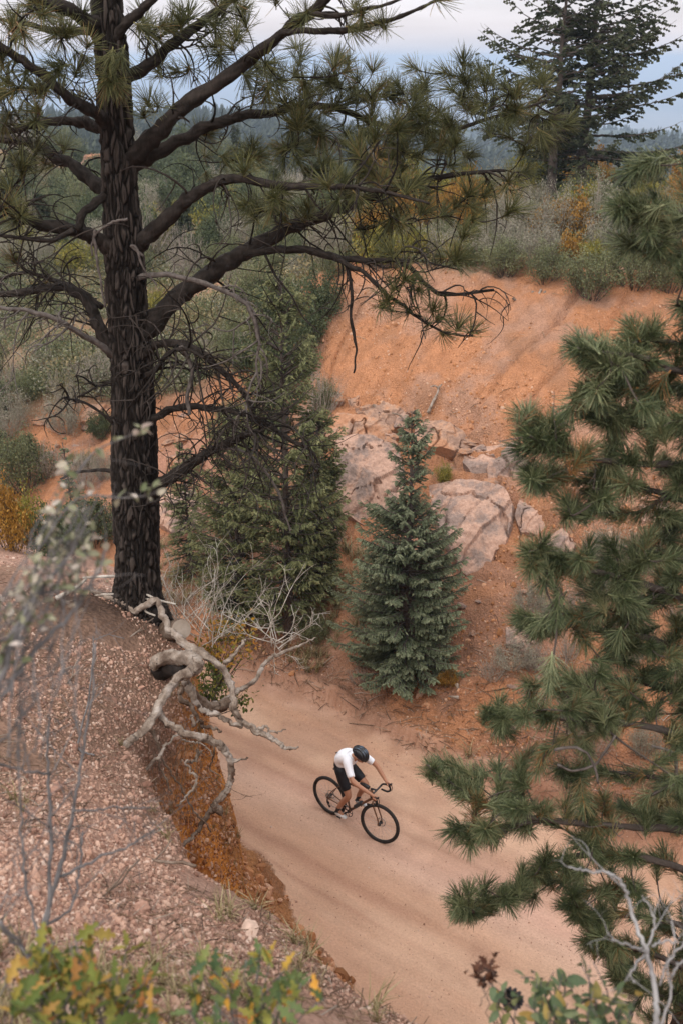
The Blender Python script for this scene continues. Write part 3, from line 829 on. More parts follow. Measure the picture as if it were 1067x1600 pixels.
for i, n_, Lr, dn in ((nlive, 8, (.2, .5), .8), (nlive + 1, 16, (.3, .75), 1.0), (nlive + 2, 10, (.25, .6), 1.0), (nlive + 3, 18, (.25, .6), .9), (nlive + 4, 24, (.25, .6), .6), (nlive + 6, 12, (.25, .7), 1.3),
                      (nlive + 7, 6, (.2, .4), .8), (nlive + 8, 4, (.2, .4), .8), (7, 30, (.3, .8), 1.1), (8, 18, (.25, .6), .9), (16, 16, (.3, .8), 1.2), (15, 16, (.3, .7), 1.0), (14, 14, (.3, .6), .9), (6, 14, (.3, .6), .8),
                      (0, 10, (.25, .5), .2), (3, 14, (.3, .6), .4), (17, 8, (.3, .6), 1.), (12, 6, (.2, .5), .5), (13, 8, (.2, .5), .4), (5, 8, (.2, .5), .2)):
    T.dead_twigs(i, int(n_ * 1.6), (Lr[0], Lr[1] * 1.25), rad=.0085, down=dn)
for k in range(46):
    x, y = T.r.uniform(240, 400), T.r.uniform(560, 715)
    li = int(T.r.choice([nlive + 1, nlive + 3, nlive + 4])); P_, R_, _ = T.limbs[li]; i = int(T.r.integers(3, len(P_) - 1))
    curly(T.mbs[li], P_[i], unit(T.r.normal(size=3) + (.3, 0, .4)), T.r.uniform(.25, .6), T.r.uniform(.005, .008), T.r, 3.2, 1.3, 1)
clus = [(30, 25, 45, 9, 7.6), (88, 30, 45, 10, 7.7), (55, 150, 60, 12, 7.6), (15, 165, 40, 8, 7.6), (105, 130, 40, 5, 7.5), (20, 70, 35, 4, 7.4), (245, 45, 30, 5, 7.9), (300, 30, 35, 6, 8.2), (350, 15, 40, 7, 8.2), (385, 60, 30, 5, 8.0),
        (270, 105, 30, 4, 8.3), (330, 85, 35, 5, 8.3), (405, 8, 40, 6, 7.8), (440, 112, 45, 8, 7.9), (415, 132, 40, 7, 8.2), (500, 100, 50, 8, 8.2), (480, 150, 50, 9, 8.6), (545, 115, 40, 8, 8.7), (585, 120, 30, 6, 8.8),
        (600, 52, 22, 2, 7.3), (640, 128, 40, 8, 8.9), (525, 175, 60, 14, 8.6), (600, 178, 65, 20, 8.7), (680, 160, 60, 16, 8.9), (480, 225, 50, 12, 8.2), (540, 238, 60, 17, 8.2), (600, 250, 60, 17, 8.2), (665, 222, 65, 18, 8.4),
        (720, 125, 40, 11, 9.0), (765, 150, 50, 14, 9.0), (740, 205, 60, 17, 8.8), (800, 190, 60, 15, 9.0), (838, 135, 45, 10, 9.2), (850, 205, 45, 8, 9.2), (700, 295, 60, 12, 8.3), (600, 325, 60, 8, 8.0), (640, 370, 50, 8, 7.9),
        (560, 295, 50, 9, 7.8), (700, 385, 50, 7, 7.9), (785, 262, 40, 6, 8.8), (400, 305, 50, 8, 7.8), (350, 255, 45, 5, 8.2), (420, 238, 50, 8, 8.3), (445, 325, 45, 7, 7.9), (35, 325, 35, 4, 7.6), (5, 295, 30, 3, 7.7), (60, 220, 45, 5, 8.5),
        (40, 250, 25, 2, 7.6), (40, 418, 50, 4, 8.4), (215, 60, 30, 3, 7.8), (135, 85, 20, 2, 7.8), (760, 330, 50, 6, 8.2), (540, 30, 35, 4, 7.4), (460, 20, 25, 3, 7.6), (690, 5, 15, 1, 7.3), (250, 180, 30, 2, 7.9), (310, 200, 35, 3, 8.3)]
tg = []
for x, y, r_, n_, Y in clus:
    for _ in range(int(n_ * .72 + .6)):
        a = T.r.uniform(0, 6.28); q = r_ * math.sqrt(T.r.random())
        tg.append(atY(x + q * math.cos(a), y + q * math.sin(a) * .8, Y + T.r.normal(0, .22)))
for x, y in ((736, 520), (715, 512), (683, 498), (668, 506), (690, 520), (640, 486), (615, 452), (596, 480), (632, 436), (655, 452), (605, 470), (676, 485)):
    tg.append(atY(x, y, 7.62 + T.r.normal(0, .04)))
T.grow(tg, up=.35)
for x, y in ((172, 95), (190, 92), (180, 118), (168, 130), (185, 135)):       # bright tufts hanging in front of the trunk
    p = atY(x, y, 7.45); T.tufts.append((p, unit((T.r.normal(0, .4), -.5, -.5 - .5 * T.r.random())), 13))
curly(T.mbs[13], atY(150, 178, 7.8), (.4, -.6, .8), .5, .008, T.r, 1.0, .1, 1)
T.finish((.85, 1.25))

# ---------------------------------------------------------------- the pine on the right, close to the camera
rootR = empty('young_pine', (0, 0, 0), 'bushy green long-needled pine close by along the right edge, boughs hanging over the road', 'pine tree')
TX, TY_ = 2.75, 5.5
zb = hz(TX, TY_)
Pt = np.array([(TX + .1, TY_, zb - .4), (TX + .05, TY_, zb + 1), (TX, TY_, zb + 3), (TX - .04, TY_ + .02, 7), (TX, TY_, 8.5), (TX + .03, TY_, 10), (TX, TY_, 12), (TX, TY_, 13.5), (TX, TY_, 15)])
Pt, Wt = catmull(Pt, [.17, .15, .14, .12, .11, .095, .07, .05, .02], 24)
bark_tube(Pt, Wt, 48, 15, .014).build('trunk', M_bark2, rootR)
G2 = Pine(rootR, M_bark2, TM_R, 23, twig_r=.0045, sag=.08)
def px_trunk(y): return None
Rl = [([(1045, 250), (1010, 258), (985, 268)], (5.3, 5.1), (8, 4)), ([(1100, 330), (1040, 335), (1000, 330), (965, 322)], (5.3, 5.0), (12, 8, 4)), ([(1100, 400), (1030, 385), (985, 378)], (5.4, 5.2), (10, 4)),
      ([(1120, 470), (1090, 480), (1062, 478)], (5.3, 5.0), (9, 4)),
      ([(1110, 590), (1045, 575), (1015, 562), (985, 556), (940, 550), (900, 545)], (5.3, 4.9, 4.7), (12, 9, 7, 4)), ([(1045, 575), (1000, 586), (960, 606), (925, 610)], (5.1, 4.9), (7, 5, 3)), ([(1045, 575), (1020, 610), (990, 640), (950, 660)], (5.1, 5.0), (7, 3)),
      ([(1110, 560), (1050, 535), (1005, 533), (970, 540)], (5.3, 5.0), (8, 4)),
      ([(1130, 745), (1067, 728), (985, 723), (900, 711), (855, 700), (825, 680)], (5.3, 4.9, 4.7), (15, 10, 7, 4)), ([(900, 711), (880, 690), (860, 672), (830, 660)], (4.85, 4.8), (6, 3)), ([(1100, 690), (1040, 670), (980, 655), (930, 650)], (5.5, 5.6), (9, 4)),
      ([(1120, 820), (1060, 780), (1000, 764), (930, 755), (860, 745)], (5.3, 5.1), (11, 8, 3)), ([(1040, 775), (1000, 800), (940, 800), (890, 795)], (5.2, 5.0), (7, 3)),
      ([(1130, 980), (1067, 935), (1000, 912), (940, 895), (880, 885), (835, 865)], (5.3, 5.0, 4.8), (14, 9, 4)), ([(1100, 880), (1040, 870), (980, 860)], (5.6, 5.7), (9, 4)),
      ([(1130, 1050), (1067, 1015), (980, 990), (900, 978), (840, 978), (810, 970)], (5.4, 5.1), (12, 8, 3)),
      ([(1130, 1190), (1060, 1150), (980, 1130), (890, 1122), (810, 1120), (760, 1112)], (5.3, 4.9, 4.8), (14, 9, 4)), ([(1100, 1100), (1020, 1070), (940, 1060), (860, 1062)], (5.5, 5.4), (10, 4)),
      ([(1130, 1320), (1060, 1296), (960, 1290), (870, 1283), (790, 1268), (725, 1240), (668, 1196)], (5.2, 4.9, 4.7), (15, 10, 7, 3)), ([(860, 1282), (800, 1288), (750, 1300), (705, 1296)], (4.9, 4.8), (6, 3)), ([(1100, 1240), (1020, 1215), (940, 1205), (870, 1200)], (5.4, 5.2), (10, 4)),
      ([(1130, 1400), (1060, 1355), (960, 1335), (870, 1345), (820, 1378), (770, 1412), (712, 1428)], (5.2, 4.9), (13, 8, 3)),
      ([(1120, 1480), (1060, 1445), (985, 1432), (920, 1436), (880, 1415)], (5.1, 4.9), (12, 7, 3)), ([(1120, 1560), (1070, 1515), (1000, 1485), (940, 1480), (915, 1470)], (5.1, 4.9), (12, 7, 3)), ([(1120, 1620), (1060, 1570), (1000, 1540), (960, 1525)], (5.0, 4.9), (10, 4)),
      ([(1130, 1240), (1060, 1225), (1000, 1250)], (5.0, 4.9), (9, 4)), ([(1130, 640), (1090, 650), (1050, 660)], (5.0, 4.9), (8, 4))]
for pts, Ys, ws in Rl:                         # every bough starts at the trunk
    b = (CY - pts[0][1]) / FPX
    q = atY(pts[0][0], pts[0][1], Ys[0])
    qs, rs = path(pts, Ys, ws)
    if pts[0][0] >= 1095:
        z_ = q[2] - .12
        qs = np.vstack([[TX, TY_, z_ - .15], [(TX + q[0]) / 2, (TY_ + q[1]) / 2, z_ - .02], qs]); rs = np.concatenate([[rs[0] * 1.5, rs[0] * 1.25], rs])
    G2.limb(qs, rs, n=6, sides=8)
poly = [(1045, 235), (1040, 300), (945, 318), (950, 395), (1050, 430), (1062, 470), (1062, 490), (1040, 505), (985, 500), (872, 530), (875, 565), (905, 640), (800, 625), (795, 690), (800, 760), (870, 790), (882, 825), (890, 800), (975, 800), (1035, 815), (1010, 835), (960, 850), (805, 845), (810, 900), (870, 940), (800, 955), (800, 985), (900, 1010),
        (850, 1050), (740, 1095), (742, 1140), (830, 1160), (780, 1200), (660, 1180), (655, 1205), (735, 1260), (690, 1290), (700, 1320), (820, 1310), (830, 1345), (690, 1405), (700, 1440), (820, 1420), (850, 1375), (865, 1400), (870, 1430), (900, 1460), (905, 1490), (950, 1550), (1100, 1590), (1225, 1560), (1225, 235)]
poly = np.array(poly, float)
def inpoly(x, y, p=poly):
    c = False; j = len(p) - 1
    for i in range(len(p)):
        if (p[i][1] > y) != (p[j][1] > y) and x < (p[j][0] - p[i][0]) * (y - p[i][1]) / (p[j][1] - p[i][1]) + p[i][0]: c = not c
        j = i
    return c
tips = []
k = 0
while len(tips) < 700 and k < 20000:
    k += 1
    x, y = G2.r.uniform(640, 1220), G2.r.uniform(225, 1600)
    if not inpoly(x, y) or not inpoly(x - 18, y): continue
    if fbm(np.array([x / 60.]), np.array([y / 60.]), octaves=2, seed=77)[0] < (-.22 if y < 1000 else -.55) and x < 1060: continue
    Y = np.interp(x, [680, 900, 1100], [4.85, 5.0, 5.3]) + G2.r.normal(0, .22)
    p = atY(x, y, Y)
    if any(np.sum((p - q) ** 2) < .076 ** 2 for q in tips): continue
    tips.append(p)
for x, y in ((885, 545), (895, 530), (915, 560), (930, 540), (905, 612), (925, 600), (940, 620), (818, 640), (812, 675), (803, 700), (815, 735), (835, 755), (860, 745), (880, 805), (815, 860), (825, 880), (840, 905), (805, 962), (830, 975), (752, 1112), (775, 1125), (770, 1095), (668, 1198), (690, 1218), (712, 1235), (735, 1250),
             (702, 1295), (730, 1300), (755, 1310), (705, 1428), (725, 1418), (750, 1415), (775, 1400), (800, 1390), (820, 1370), (875, 1412), (900, 1432), (925, 1440), (845, 1335), (870, 1350), (920, 1475), (945, 1490)):
    tips.append(atY(x + 10, y, 4.82 + G2.r.normal(0, .05)))
G2.grow(tips, up=.25)
pend = []; nside = len(G2.limbs)                              # the boughs on the sides of the crown that face away from the picture
for k in range(64):
    az = G2.r.uniform(-1.45, 1.45); z_ = 2.6 + 11.5 * k / 64 + G2.r.uniform(-.2, .2); L = G2.r.uniform(1.3, 2.1) * (1.05 - .065 * z_)
    d = np.array([math.cos(az), math.sin(az), .12]); a = np.array([TX, TY_, z_])
    G2.limb([a, a + d * L * .5 + (0, 0, -.05), a + d * L + (0, 0, .12)], [.022, .015, .006], n=5, sides=6)
    tz = [a + d * L * f + G2.r.normal(0, .17, 3) for f in G2.r.uniform(.35, 1.08, 8)]
    pend += tz
G2.grow(pend, up=.25)
# bare grey twig inside the bough
G2.limb(*path([(1110, 1235), (1060, 1220), (1052, 1180), (1020, 1165)], (4.7, 4.65), (7, 4)), grow=False, dead='grey')
G2.limb(*path([(865, 1172), (905, 1170), (925, 1190), (935, 1225)], (4.7, 4.65), (5, 3)), grow=False, dead='grey')
G2.limb(*path([(870, 1195), (900, 1205), (935, 1190), (960, 1150)], (4.7, 4.7), (4, 4)), grow=False, dead='grey')
for i in (16, 18, 20, 13, 8): G2.dead_twigs(i, 8, (.15, .35), down=.3)
for (P_, R_, dd_) in G2.limbs[:len(Rl)]:            # shoots clothing the outer part of every bough
    for k in range(max(3, len(P_) - 14), len(P_), 3):
        d = unit(P_[k] - P_[k - 1]); w = unit(np.cross(d, G2.r.normal(size=3)))
        G2.tufts.append((P_[k] + d * .03, unit(d + w * G2.r.uniform(.1, .7)), next(i for i, l in enumerate(G2.limbs) if l[0] is P_)))
G2.finish((.85, 1.2))
# ================================================================ ROCKS
def rock_mat(name, c1, c2, c3):
    m, t, b = mat(name, .9, .2)
    tcn = N(t, 'ShaderNodeTexCoord')
    n = noise_node(t, 1.6, 6, tcn.outputs['Object'], .65)
    n2 = noise_node(t, 17, 6, tcn.outputs['Object'], .75)
    r = rampn(t, n.outputs['Fac'], [(.44, c1), (.50, c2), (.56, c3)])
    mr = N(t, 'ShaderNodeMapRange'); mr.inputs['From Min'].default_value = .3; mr.inputs['From Max'].default_value = .7
    mr.inputs['To Min'].default_value = .7; mr.inputs['To Max'].default_value = 1.3; LK(t, n2.outputs['Fac'], mr.inputs['Value'])
    sc_ = N(t, 'ShaderNodeVectorMath', operation='SCALE'); LK(t, r.outputs[0], sc_.inputs[0]); LK(t, mr.outputs[0], sc_.inputs['Scale'])
    LK(t, sc_.outputs[0], b.inputs['Base Color'])
    bp = N(t, 'ShaderNodeBump'); bp.inputs['Strength'].default_value = .9; bp.inputs['Distance'].default_value = .03
    LK(t, n2.outputs['Fac'], bp.inputs['Height']); LK(t, bp.outputs[0], b.inputs['Normal'])
    return m
M_rock = rock_mat('pink_granite', (.42, .26, .19), (.35, .225, .17), (.24, .17, .14))
M_rock_o = rock_mat('orange_stained_granite', (.37, .185, .105), (.38, .225, .15), (.26, .16, .115))
def plane_at(G, nrm, px, py):
    d = at(px, py, 1.0) - np.array([0, 0, CAM_H])
    o = np.array([0, 0, CAM_H])
    return o + d * ((G - o) @ nrm) / (d @ nrm)
def slab(name, pts, thick, label, m, seed, group=None, tilt=0.3, facets=4):
    """an outcropping rock: its outline lies on the slope, the body stands out of the ground"""
    pts = np.array(pts, float)
    c = pts.mean(0); G = ground(*c, d0=9)
    while G is None: c = c + (0, 6); G = ground(*c, d0=9)
    e = .5
    gx_ = (hz(G[0] + e, G[1]) - hz(G[0] - e, G[1])) / (2 * e); gy_ = (hz(G[0], G[1] + e) - hz(G[0], G[1] - e)) / (2 * e)
    nrm = unit((-gx_ * .6, -gy_ * .6 - tilt, 1.0))
    B = np.array([plane_at(G, nrm, *p) for p in pts])
    r = np.random.default_rng(seed)
    nA, nR = 150, 26
    per = np.vstack([B, B[:1]]); L = np.concatenate([[0], np.cumsum(np.linalg.norm(np.diff(per, axis=0), axis=1))])
    s = np.linspace(0, L[-1], nA, endpoint=False)
    ring = np.stack([np.interp(s, L, per[:, k]) for k in range(3)], 1)
    C0 = B.mean(0); V = []
    hx = unit(np.cross(nrm, [1, 0, 0])); hy = np.cross(nrm, hx)
    fd = [(unit(r.normal(size=2)) * r.uniform(.25, 1.1), r.uniform(.75, 1.35)) for _ in range(9)]
    size = np.sqrt(np.mean(np.sum((B - C0) ** 2, 1)))
    rads = np.concatenate([np.linspace(.04, 1, nR), [1.05, 1.07]])
    for i, q in enumerate(rads):
        pnt = C0 + (ring - C0) * min(q, 1.06)
        uv = np.stack([(pnt - C0) @ hx, (pnt - C0) @ hy], 1) / size
        h = thick * np.minimum(np.min([o - uv @ d for d, o in fd], axis=0), 1.15)
        h = h + .05 * thick * fbm(pnt[:, 0] * 2.5, pnt[:, 1] * 2.5, pnt[:, 2] * 2.5, octaves=4, seed=seed) + .03 * fbm(pnt[:, 0] * 9, pnt[:, 1] * 9, pnt[:, 2] * 9, octaves=2, seed=seed)
        crk = np.abs(vnoise(uv[:, 0] * 1.1 + 5 + .4 * vnoise(uv[:, 0] * 4, uv[:, 1] * 4, seed=seed), uv[:, 1] * 1.1, seed=seed + 7))
        h = h - .14 * np.exp(-(crk / .030) ** 2)
        stp = uv[:, 0] * .7 + uv[:, 1] * .9 + .25 * vnoise(uv[:, 0] * 2, uv[:, 1] * 2, seed=seed + 11)
        h = h - .16 * thick * sstep(-.02, .02, stp - .15) - .14 * thick * sstep(-.02, .02, -stp - .35)
        h = h + thick * .25
        if i >= nR: h = np.full(nA, -.0 if i == nR else -1.0) - (0 if i == nR else .3)
        if i == nR: h = h + thick * .1
        jit = .035 * size * fbm(pnt[:, 0] * 3, pnt[:, 1] * 3, pnt[:, 2] * 3, octaves=3, seed=seed + 3)
        V.append(pnt + nrm * h[:, None] + (ring - C0) / (np.linalg.norm(ring - C0, axis=1)[:, None]) * jit[:, None])
    V = np.vstack(V + [[C0 + nrm * (thick + .0)]])
    nn = len(rads); k = np.arange(nA)
    F = np.concatenate([np.stack([i * nA + k, i * nA + (k + 1) % nA, (i + 1) * nA + (k + 1) % nA, (i + 1) * nA + k], -1) for i in range(nn - 1)])
    F3 = np.stack([np.full(nA, nn * nA), (k + 1) % nA, k], -1)
    mb = MB(); mb.add(V, [F, F3])
    o = mb.build(name, m); tag(o, label, 'rock', group)
    md = o.modifiers.new('sharp', 'EDGE_SPLIT') if False else None
    o.data.polygons.foreach_set('use_smooth', np.zeros(len(o.data.polygons), bool))
    return o
slabs = [
 ([(673, 765), (700, 757), (740, 762), (790, 775), (802, 800), (797, 850), (790, 868), (775, 880), (766, 912), (750, 930), (728, 912), (705, 880), (690, 840), (676, 800)], .72, 'largest grey and pink boulder slab on the slope right behind the small spruce', 0),
 ([(735, 712), (790, 705), (830, 712), (845, 740), (835, 768), (800, 775), (765, 762), (738, 752), (728, 735)], .45, 'flat pink rock slab perched just above the largest boulder', 0),
 ([(532, 705), (585, 700), (625, 712), (630, 760), (618, 805), (575, 822), (535, 800), (522, 750)], .55, 'smooth purplish grey rock face left of the small spruce top', 0),
 ([(505, 650), (560, 652), (602, 664), (616, 688), (570, 702), (515, 694)], .30, 'cracked orange ledge above the purplish grey rock face', 1),
 ([(565, 640), (600, 632), (630, 648), (640, 668), (612, 678), (578, 664)], .26, 'pale pointed rock lying at the foot of the bare orange bowl', 1),
 ([(648, 668), (690, 660), (722, 676), (738, 700), (715, 716), (672, 712), (648, 694)], .34, 'undercut brown rock with dead roots lying over it', 1),
 ([(812, 782), (846, 786), (862, 815), (845, 842), (815, 836), (805, 808)], .24, 'pink rock right of the largest boulder, half behind the pine bough', 0),
 ([(842, 842), (878, 836), (900, 858), (886, 884), (850, 880)], .22, 'small low pink rock below the needle boughs on the right', 0),
 ([(252, 775), (300, 768), (330, 790), (322, 832), (280, 846), (250, 822)], .40, 'pink boulder peeking out directly right of the tall pine trunk', 0),
 ([(262, 716), (300, 712), (322, 730), (300, 748), (266, 744)], .3, 'pale boulder just above the pink boulder by the trunk', 1),
 ([(508, 618), (532, 616), (538, 628), (520, 634)], .14, 'small rounded stone in the lower left of the orange bowl', 1),
 ([(542, 622), (562, 620), (566, 636), (548, 642)], .16, 'small rounded stone with a dark underside in the orange bowl', 1),
 ([(238, 598), (268, 592), (290, 602), (284, 616), (250, 614)], .3, 'pale overhanging rock on the red slope beside the tall pine trunk', 1),
 ([(128, 640), (165, 632), (175, 655), (150, 672), (126, 664)], .3, 'red rock on the gully slope left of the tall pine trunk', 1),
 ([(790, 985), (820, 980), (835, 1005), (815, 1022), (790, 1010)], .2, 'grey lichened rock low on the slope right of the small spruce', 0),
 ([(878, 740), (912, 735), (925, 760), (900, 772), (880, 762)], .2, 'rock showing between the needle boughs on the right slope', 1),
 ([(1000, 790), (1040, 786), (1055, 812), (1030, 826), (1002, 818)], .2, 'flat pinkish rock at the right edge below the middle boughs', 0),
]
for i, (p, th, lb, k) in enumerate(slabs):
    slab('rock_slab' if th > .25 else 'rock', p, th, lb, (M_rock, M_rock_o)[k], 300 + i)
# far red outcrops on the hill behind the trunk
for i, (p, lb) in enumerate((([(128, 262), (150, 248), (166, 256), (172, 285), (150, 292), (130, 282)], 'distant pink outcrop on the hill just left of the tall pine trunk'),
                             ([(262, 262), (272, 246), (288, 244), (296, 262), (280, 272)], 'distant red outcrop on the hill just right of the tall pine trunk'),
                             ([(60, 262), (90, 250), (112, 262), (100, 280), (66, 278)], 'distant brown outcrop under the left limbs of the tall pine'))):
    slab('rock_outcrop', p, 2.2, lb, M_rock_o, 360 + i, tilt=1.2)

# ---------------------------------------------------------------- stones and gravel
def pebble(seed, m, sub=1):
    r = np.random.default_rng(seed)
    V = np.array([(1, 0, 0), (-1, 0, 0), (0, 1, 0), (0, -1, 0), (0, 0, 1), (0, 0, -1)], float)
    F = [(0, 2, 4), (2, 1, 4), (1, 3, 4), (3, 0, 4), (2, 0, 5), (1, 2, 5), (3, 1, 5), (0, 3, 5)]
    for _ in range(sub):
        cache = {}; V = list(V)
        def mid(a, b):
            k = (min(a, b), max(a, b))
            if k not in cache:
                cache[k] = len(V); V.append(unit(np.array(V[a]) + V[b]))
            return cache[k]
        F2 = []
        for a, b, c in F:
            x, y, z = mid(a, b), mid(b, c), mid(c, a); F2 += [(a, x, z), (x, b, y), (z, y, c), (x, y, z)]
        F = F2; V = np.array(V)
    V = V * r.uniform(.72, 1.12, (len(V), 1)) * np.array([1, r.uniform(.65, .95), r.uniform(.45, .7)])
    mb = MB(); mb.add(V, np.array(F)); return mb.mesh('pebble', m, smooth=False)
def stone_mat(name, stops):
    m, t, b = mat(name, .9, .2)
    oi = N(t, 'ShaderNodeObjectInfo'); r = rampn(t, oi.outputs['Random'], stops)
    tcn = N(t, 'ShaderNodeTexCoord'); n = noise_node(t, 3.0, 3, tcn.outputs['Object'])
    mr = N(t, 'ShaderNodeMapRange'); mr.inputs['To Min'].default_value = .6; mr.inputs['To Max'].default_value = 1.4; LK(t, n.outputs['Fac'], mr.inputs['Value'])
    sc_ = N(t, 'ShaderNodeVectorMath', operation='SCALE'); LK(t, r.outputs[0], sc_.inputs[0]); LK(t, mr.outputs[0], sc_.inputs['Scale'])
    LK(t, sc_.outputs[0], b.inputs['Base Color'])
    return m
M_peb = stone_mat('pink_gravel', [(0, (.19, .10, .07)), (.3, (.35, .20, .145)), (.6, (.41, .25, .18)), (.85, (.46, .30, .225)), (1, (.54, .40, .32))])
M_pebo = stone_mat('orange_gravel', [(0, (.20, .085, .035)), (.4, (.38, .17, .075)), (.8, (.45, .24, .14)), (1, (.52, .34, .24))])
PB = [pebble(i, M_peb) for i in range(6)]; PBO = [pebble(20 + i, M_pebo) for i in range(5)]
PBF = [pebble(40 + i, M_peb, 0) for i in range(5)]
def rnd_pix(n, x0, x1, y0, y1, r, d0=1.5, d1=60.):
    """ground points under random pixels of a window (dense where the picture is dense)"""
    out = []
    X = r.uniform(x0, x1, n); Y = r.uniform(y0, y1, n)
    D = np.geomspace(d0, d1, 160)
    for i in range(0, n, 2500):
        a = (X[i:i + 2500] - CX) / FPX; b = (CY - Y[i:i + 2500]) / FPX
        x = a[:, None] * D; y = (cp + b * sp)[:, None] * D; z = CAM_H + (b * cp - sp)[:, None] * D
        g = z - H(x, y)
        k = np.argmax(g < 0, axis=1); ok = (g < 0).any(1) & (k > 0)
        ii = np.arange(len(k)); k1 = np.maximum(k - 1, 0)
        g0, g1 = g[ii, k1], g[ii, k]
        t = g0 / (g0 - g1 + 1e-9); d = D[k1] + (D[k] - D[k1]) * t
        P_ = np.stack([a * d, (cp + b * sp) * d], 1)[ok]
        out.append(P_)
    P_ = np.concatenate(out)
    s__, t__, sd__, nr = site(P_[:, 0], P_[:, 1])
    zz = H(P_[:, 0], P_[:, 1])
    return np.column_stack([P_, zz]), s__, t__, sd__, nr
rs = np.random.default_rng(5)
Pg, s1, t1, sd1, nr1 = rnd_pix(46000, -40, 760, 900, 1640, rs, 1.2, 14)
# a path-independent spread: fill the bank evenly as well
ex = rs.uniform(-5.5, 3.5, 26000); ey = rs.uniform(.8, 11, 26000)
s_a, t_a, sd_a, nr_a = site(ex, ey)
zz = H(ex, ey)
Pg = np.vstack([Pg, np.column_stack([ex, ey, zz])]); sd1 = np.concatenate([sd1, sd_a]); nr1 = np.concatenate([nr1, nr_a])
ok = nr1 & (sd1 < .12) & (fbm(Pg[:, 0] * 1.2, Pg[:, 1] * 1.2, octaves=3, seed=88) < .55)
Pt_ = Pg[ok]; sz = np.exp(rs.normal(math.log(.0105), .42, len(Pt_))).clip(.005, .04)
sz = np.where(rs.random(len(sz)) < .004, sz * 2.6, sz)
gn_scatter('gravel', Pt_, rs.uniform(0, 6.28, (len(Pt_), 3)), sz, PB)
okc = nr1 & (sd1 >= .12)
Pc = Pg[okc]; sz = np.exp(rs.normal(math.log(.014), .5, len(Pc))).clip(.006, .06)
sz = np.where((Pc[:, 2] < 2.2) & (rs.random(len(sz)) < .12), sz * 4, sz)
gn_scatter('cliff_gravel', Pc, rs.uniform(0, 6.28, (len(Pc), 3)), sz, PBO)
Pf, s2, t2, sd2, nr2 = rnd_pix(24000, 200, 1100, 420, 1300, rs, 10, 50)
o1 = (~nr2) & (s2 > .1) ; dn = fbm(Pf[:, 0] * .5, Pf[:, 1] * .5, octaves=3, seed=89)
o1 &= dn > -.1
Q_ = Pf[o1]; sz = np.exp(rs.normal(math.log(.022), .5, len(Q_))).clip(.01, .11)
gn_scatter('scree', Q_, rs.uniform(0, 6.28, (len(Q_), 3)), sz, PBO)
o2 = (~nr2) & (s2 > -1.0) & (s2 < .9)
Pr, s3, t3, sd3, nr3 = rnd_pix(16000, 300, 1000, 1000, 1600, rs, 9, 25)
o3 = (~nr3) & (s3 < .1) & ((s3 > -.9) | (rs.random(len(s3)) < .25 + .6 * np.exp(-((s3 + 2.6) / .22) ** 2)))
Q_ = np.vstack([Pr[o3], Pf[o2]]); sz = np.exp(rs.normal(math.log(.007), .45, len(Q_))).clip(.003, .03)
gn_scatter('road_gravel', Q_, rs.uniform(0, 6.28, (len(Q_), 3)), sz, PB)
# fallen twigs and needles lying on the bank and at the road edge
def chip(m, L, w):
    mb = MB(); tube(mb, [(-L / 2, 0, 0), (0, L * .05, L * .04), (L / 2, 0, 0)], [w, w, w * .6], 3); return mb.mesh('litter_twig', m)
M_lit = stone_mat('brown_litter', [(0, (.06, .04, .03)), (.5, (.16, .10, .06)), (.8, (.30, .20, .13)), (1, (.40, .34, .28))])
LT = [chip(M_lit, .16, .003), chip(M_lit, .10, .002), chip(M_lit, .28, .005)]
okl = nr1 & (sd1 < .6) & (fbm(Pg[:, 0] * .9, Pg[:, 1] * .9, octaves=3, seed=88) > .0) & (rs.random(len(Pg)) < .30)
Pl = Pg[okl] + (0, 0, .006)
Ql = np.vstack([Pf[(~nr2) & (s2 > -.2) & (s2 < 2.2) & (rs.random(len(s2)) < .5)], Pf[(~nr2) & (s2 > 2.2) & (rs.random(len(s2)) < .05)]]) + (0, 0, .02)
Pl = np.vstack([Pl, Ql]); rr_ = rs.normal(0, .25, (len(Pl), 3)); rr_[:, 2] = rs.uniform(0, 6.28, len(Pl))
gn_scatter('twig_litter', Pl, rr_, np.concatenate([rs.uniform(.2, .6, len(Pl) - len(Ql)), rs.uniform(.6, 1.7, len(Ql))]), LT)
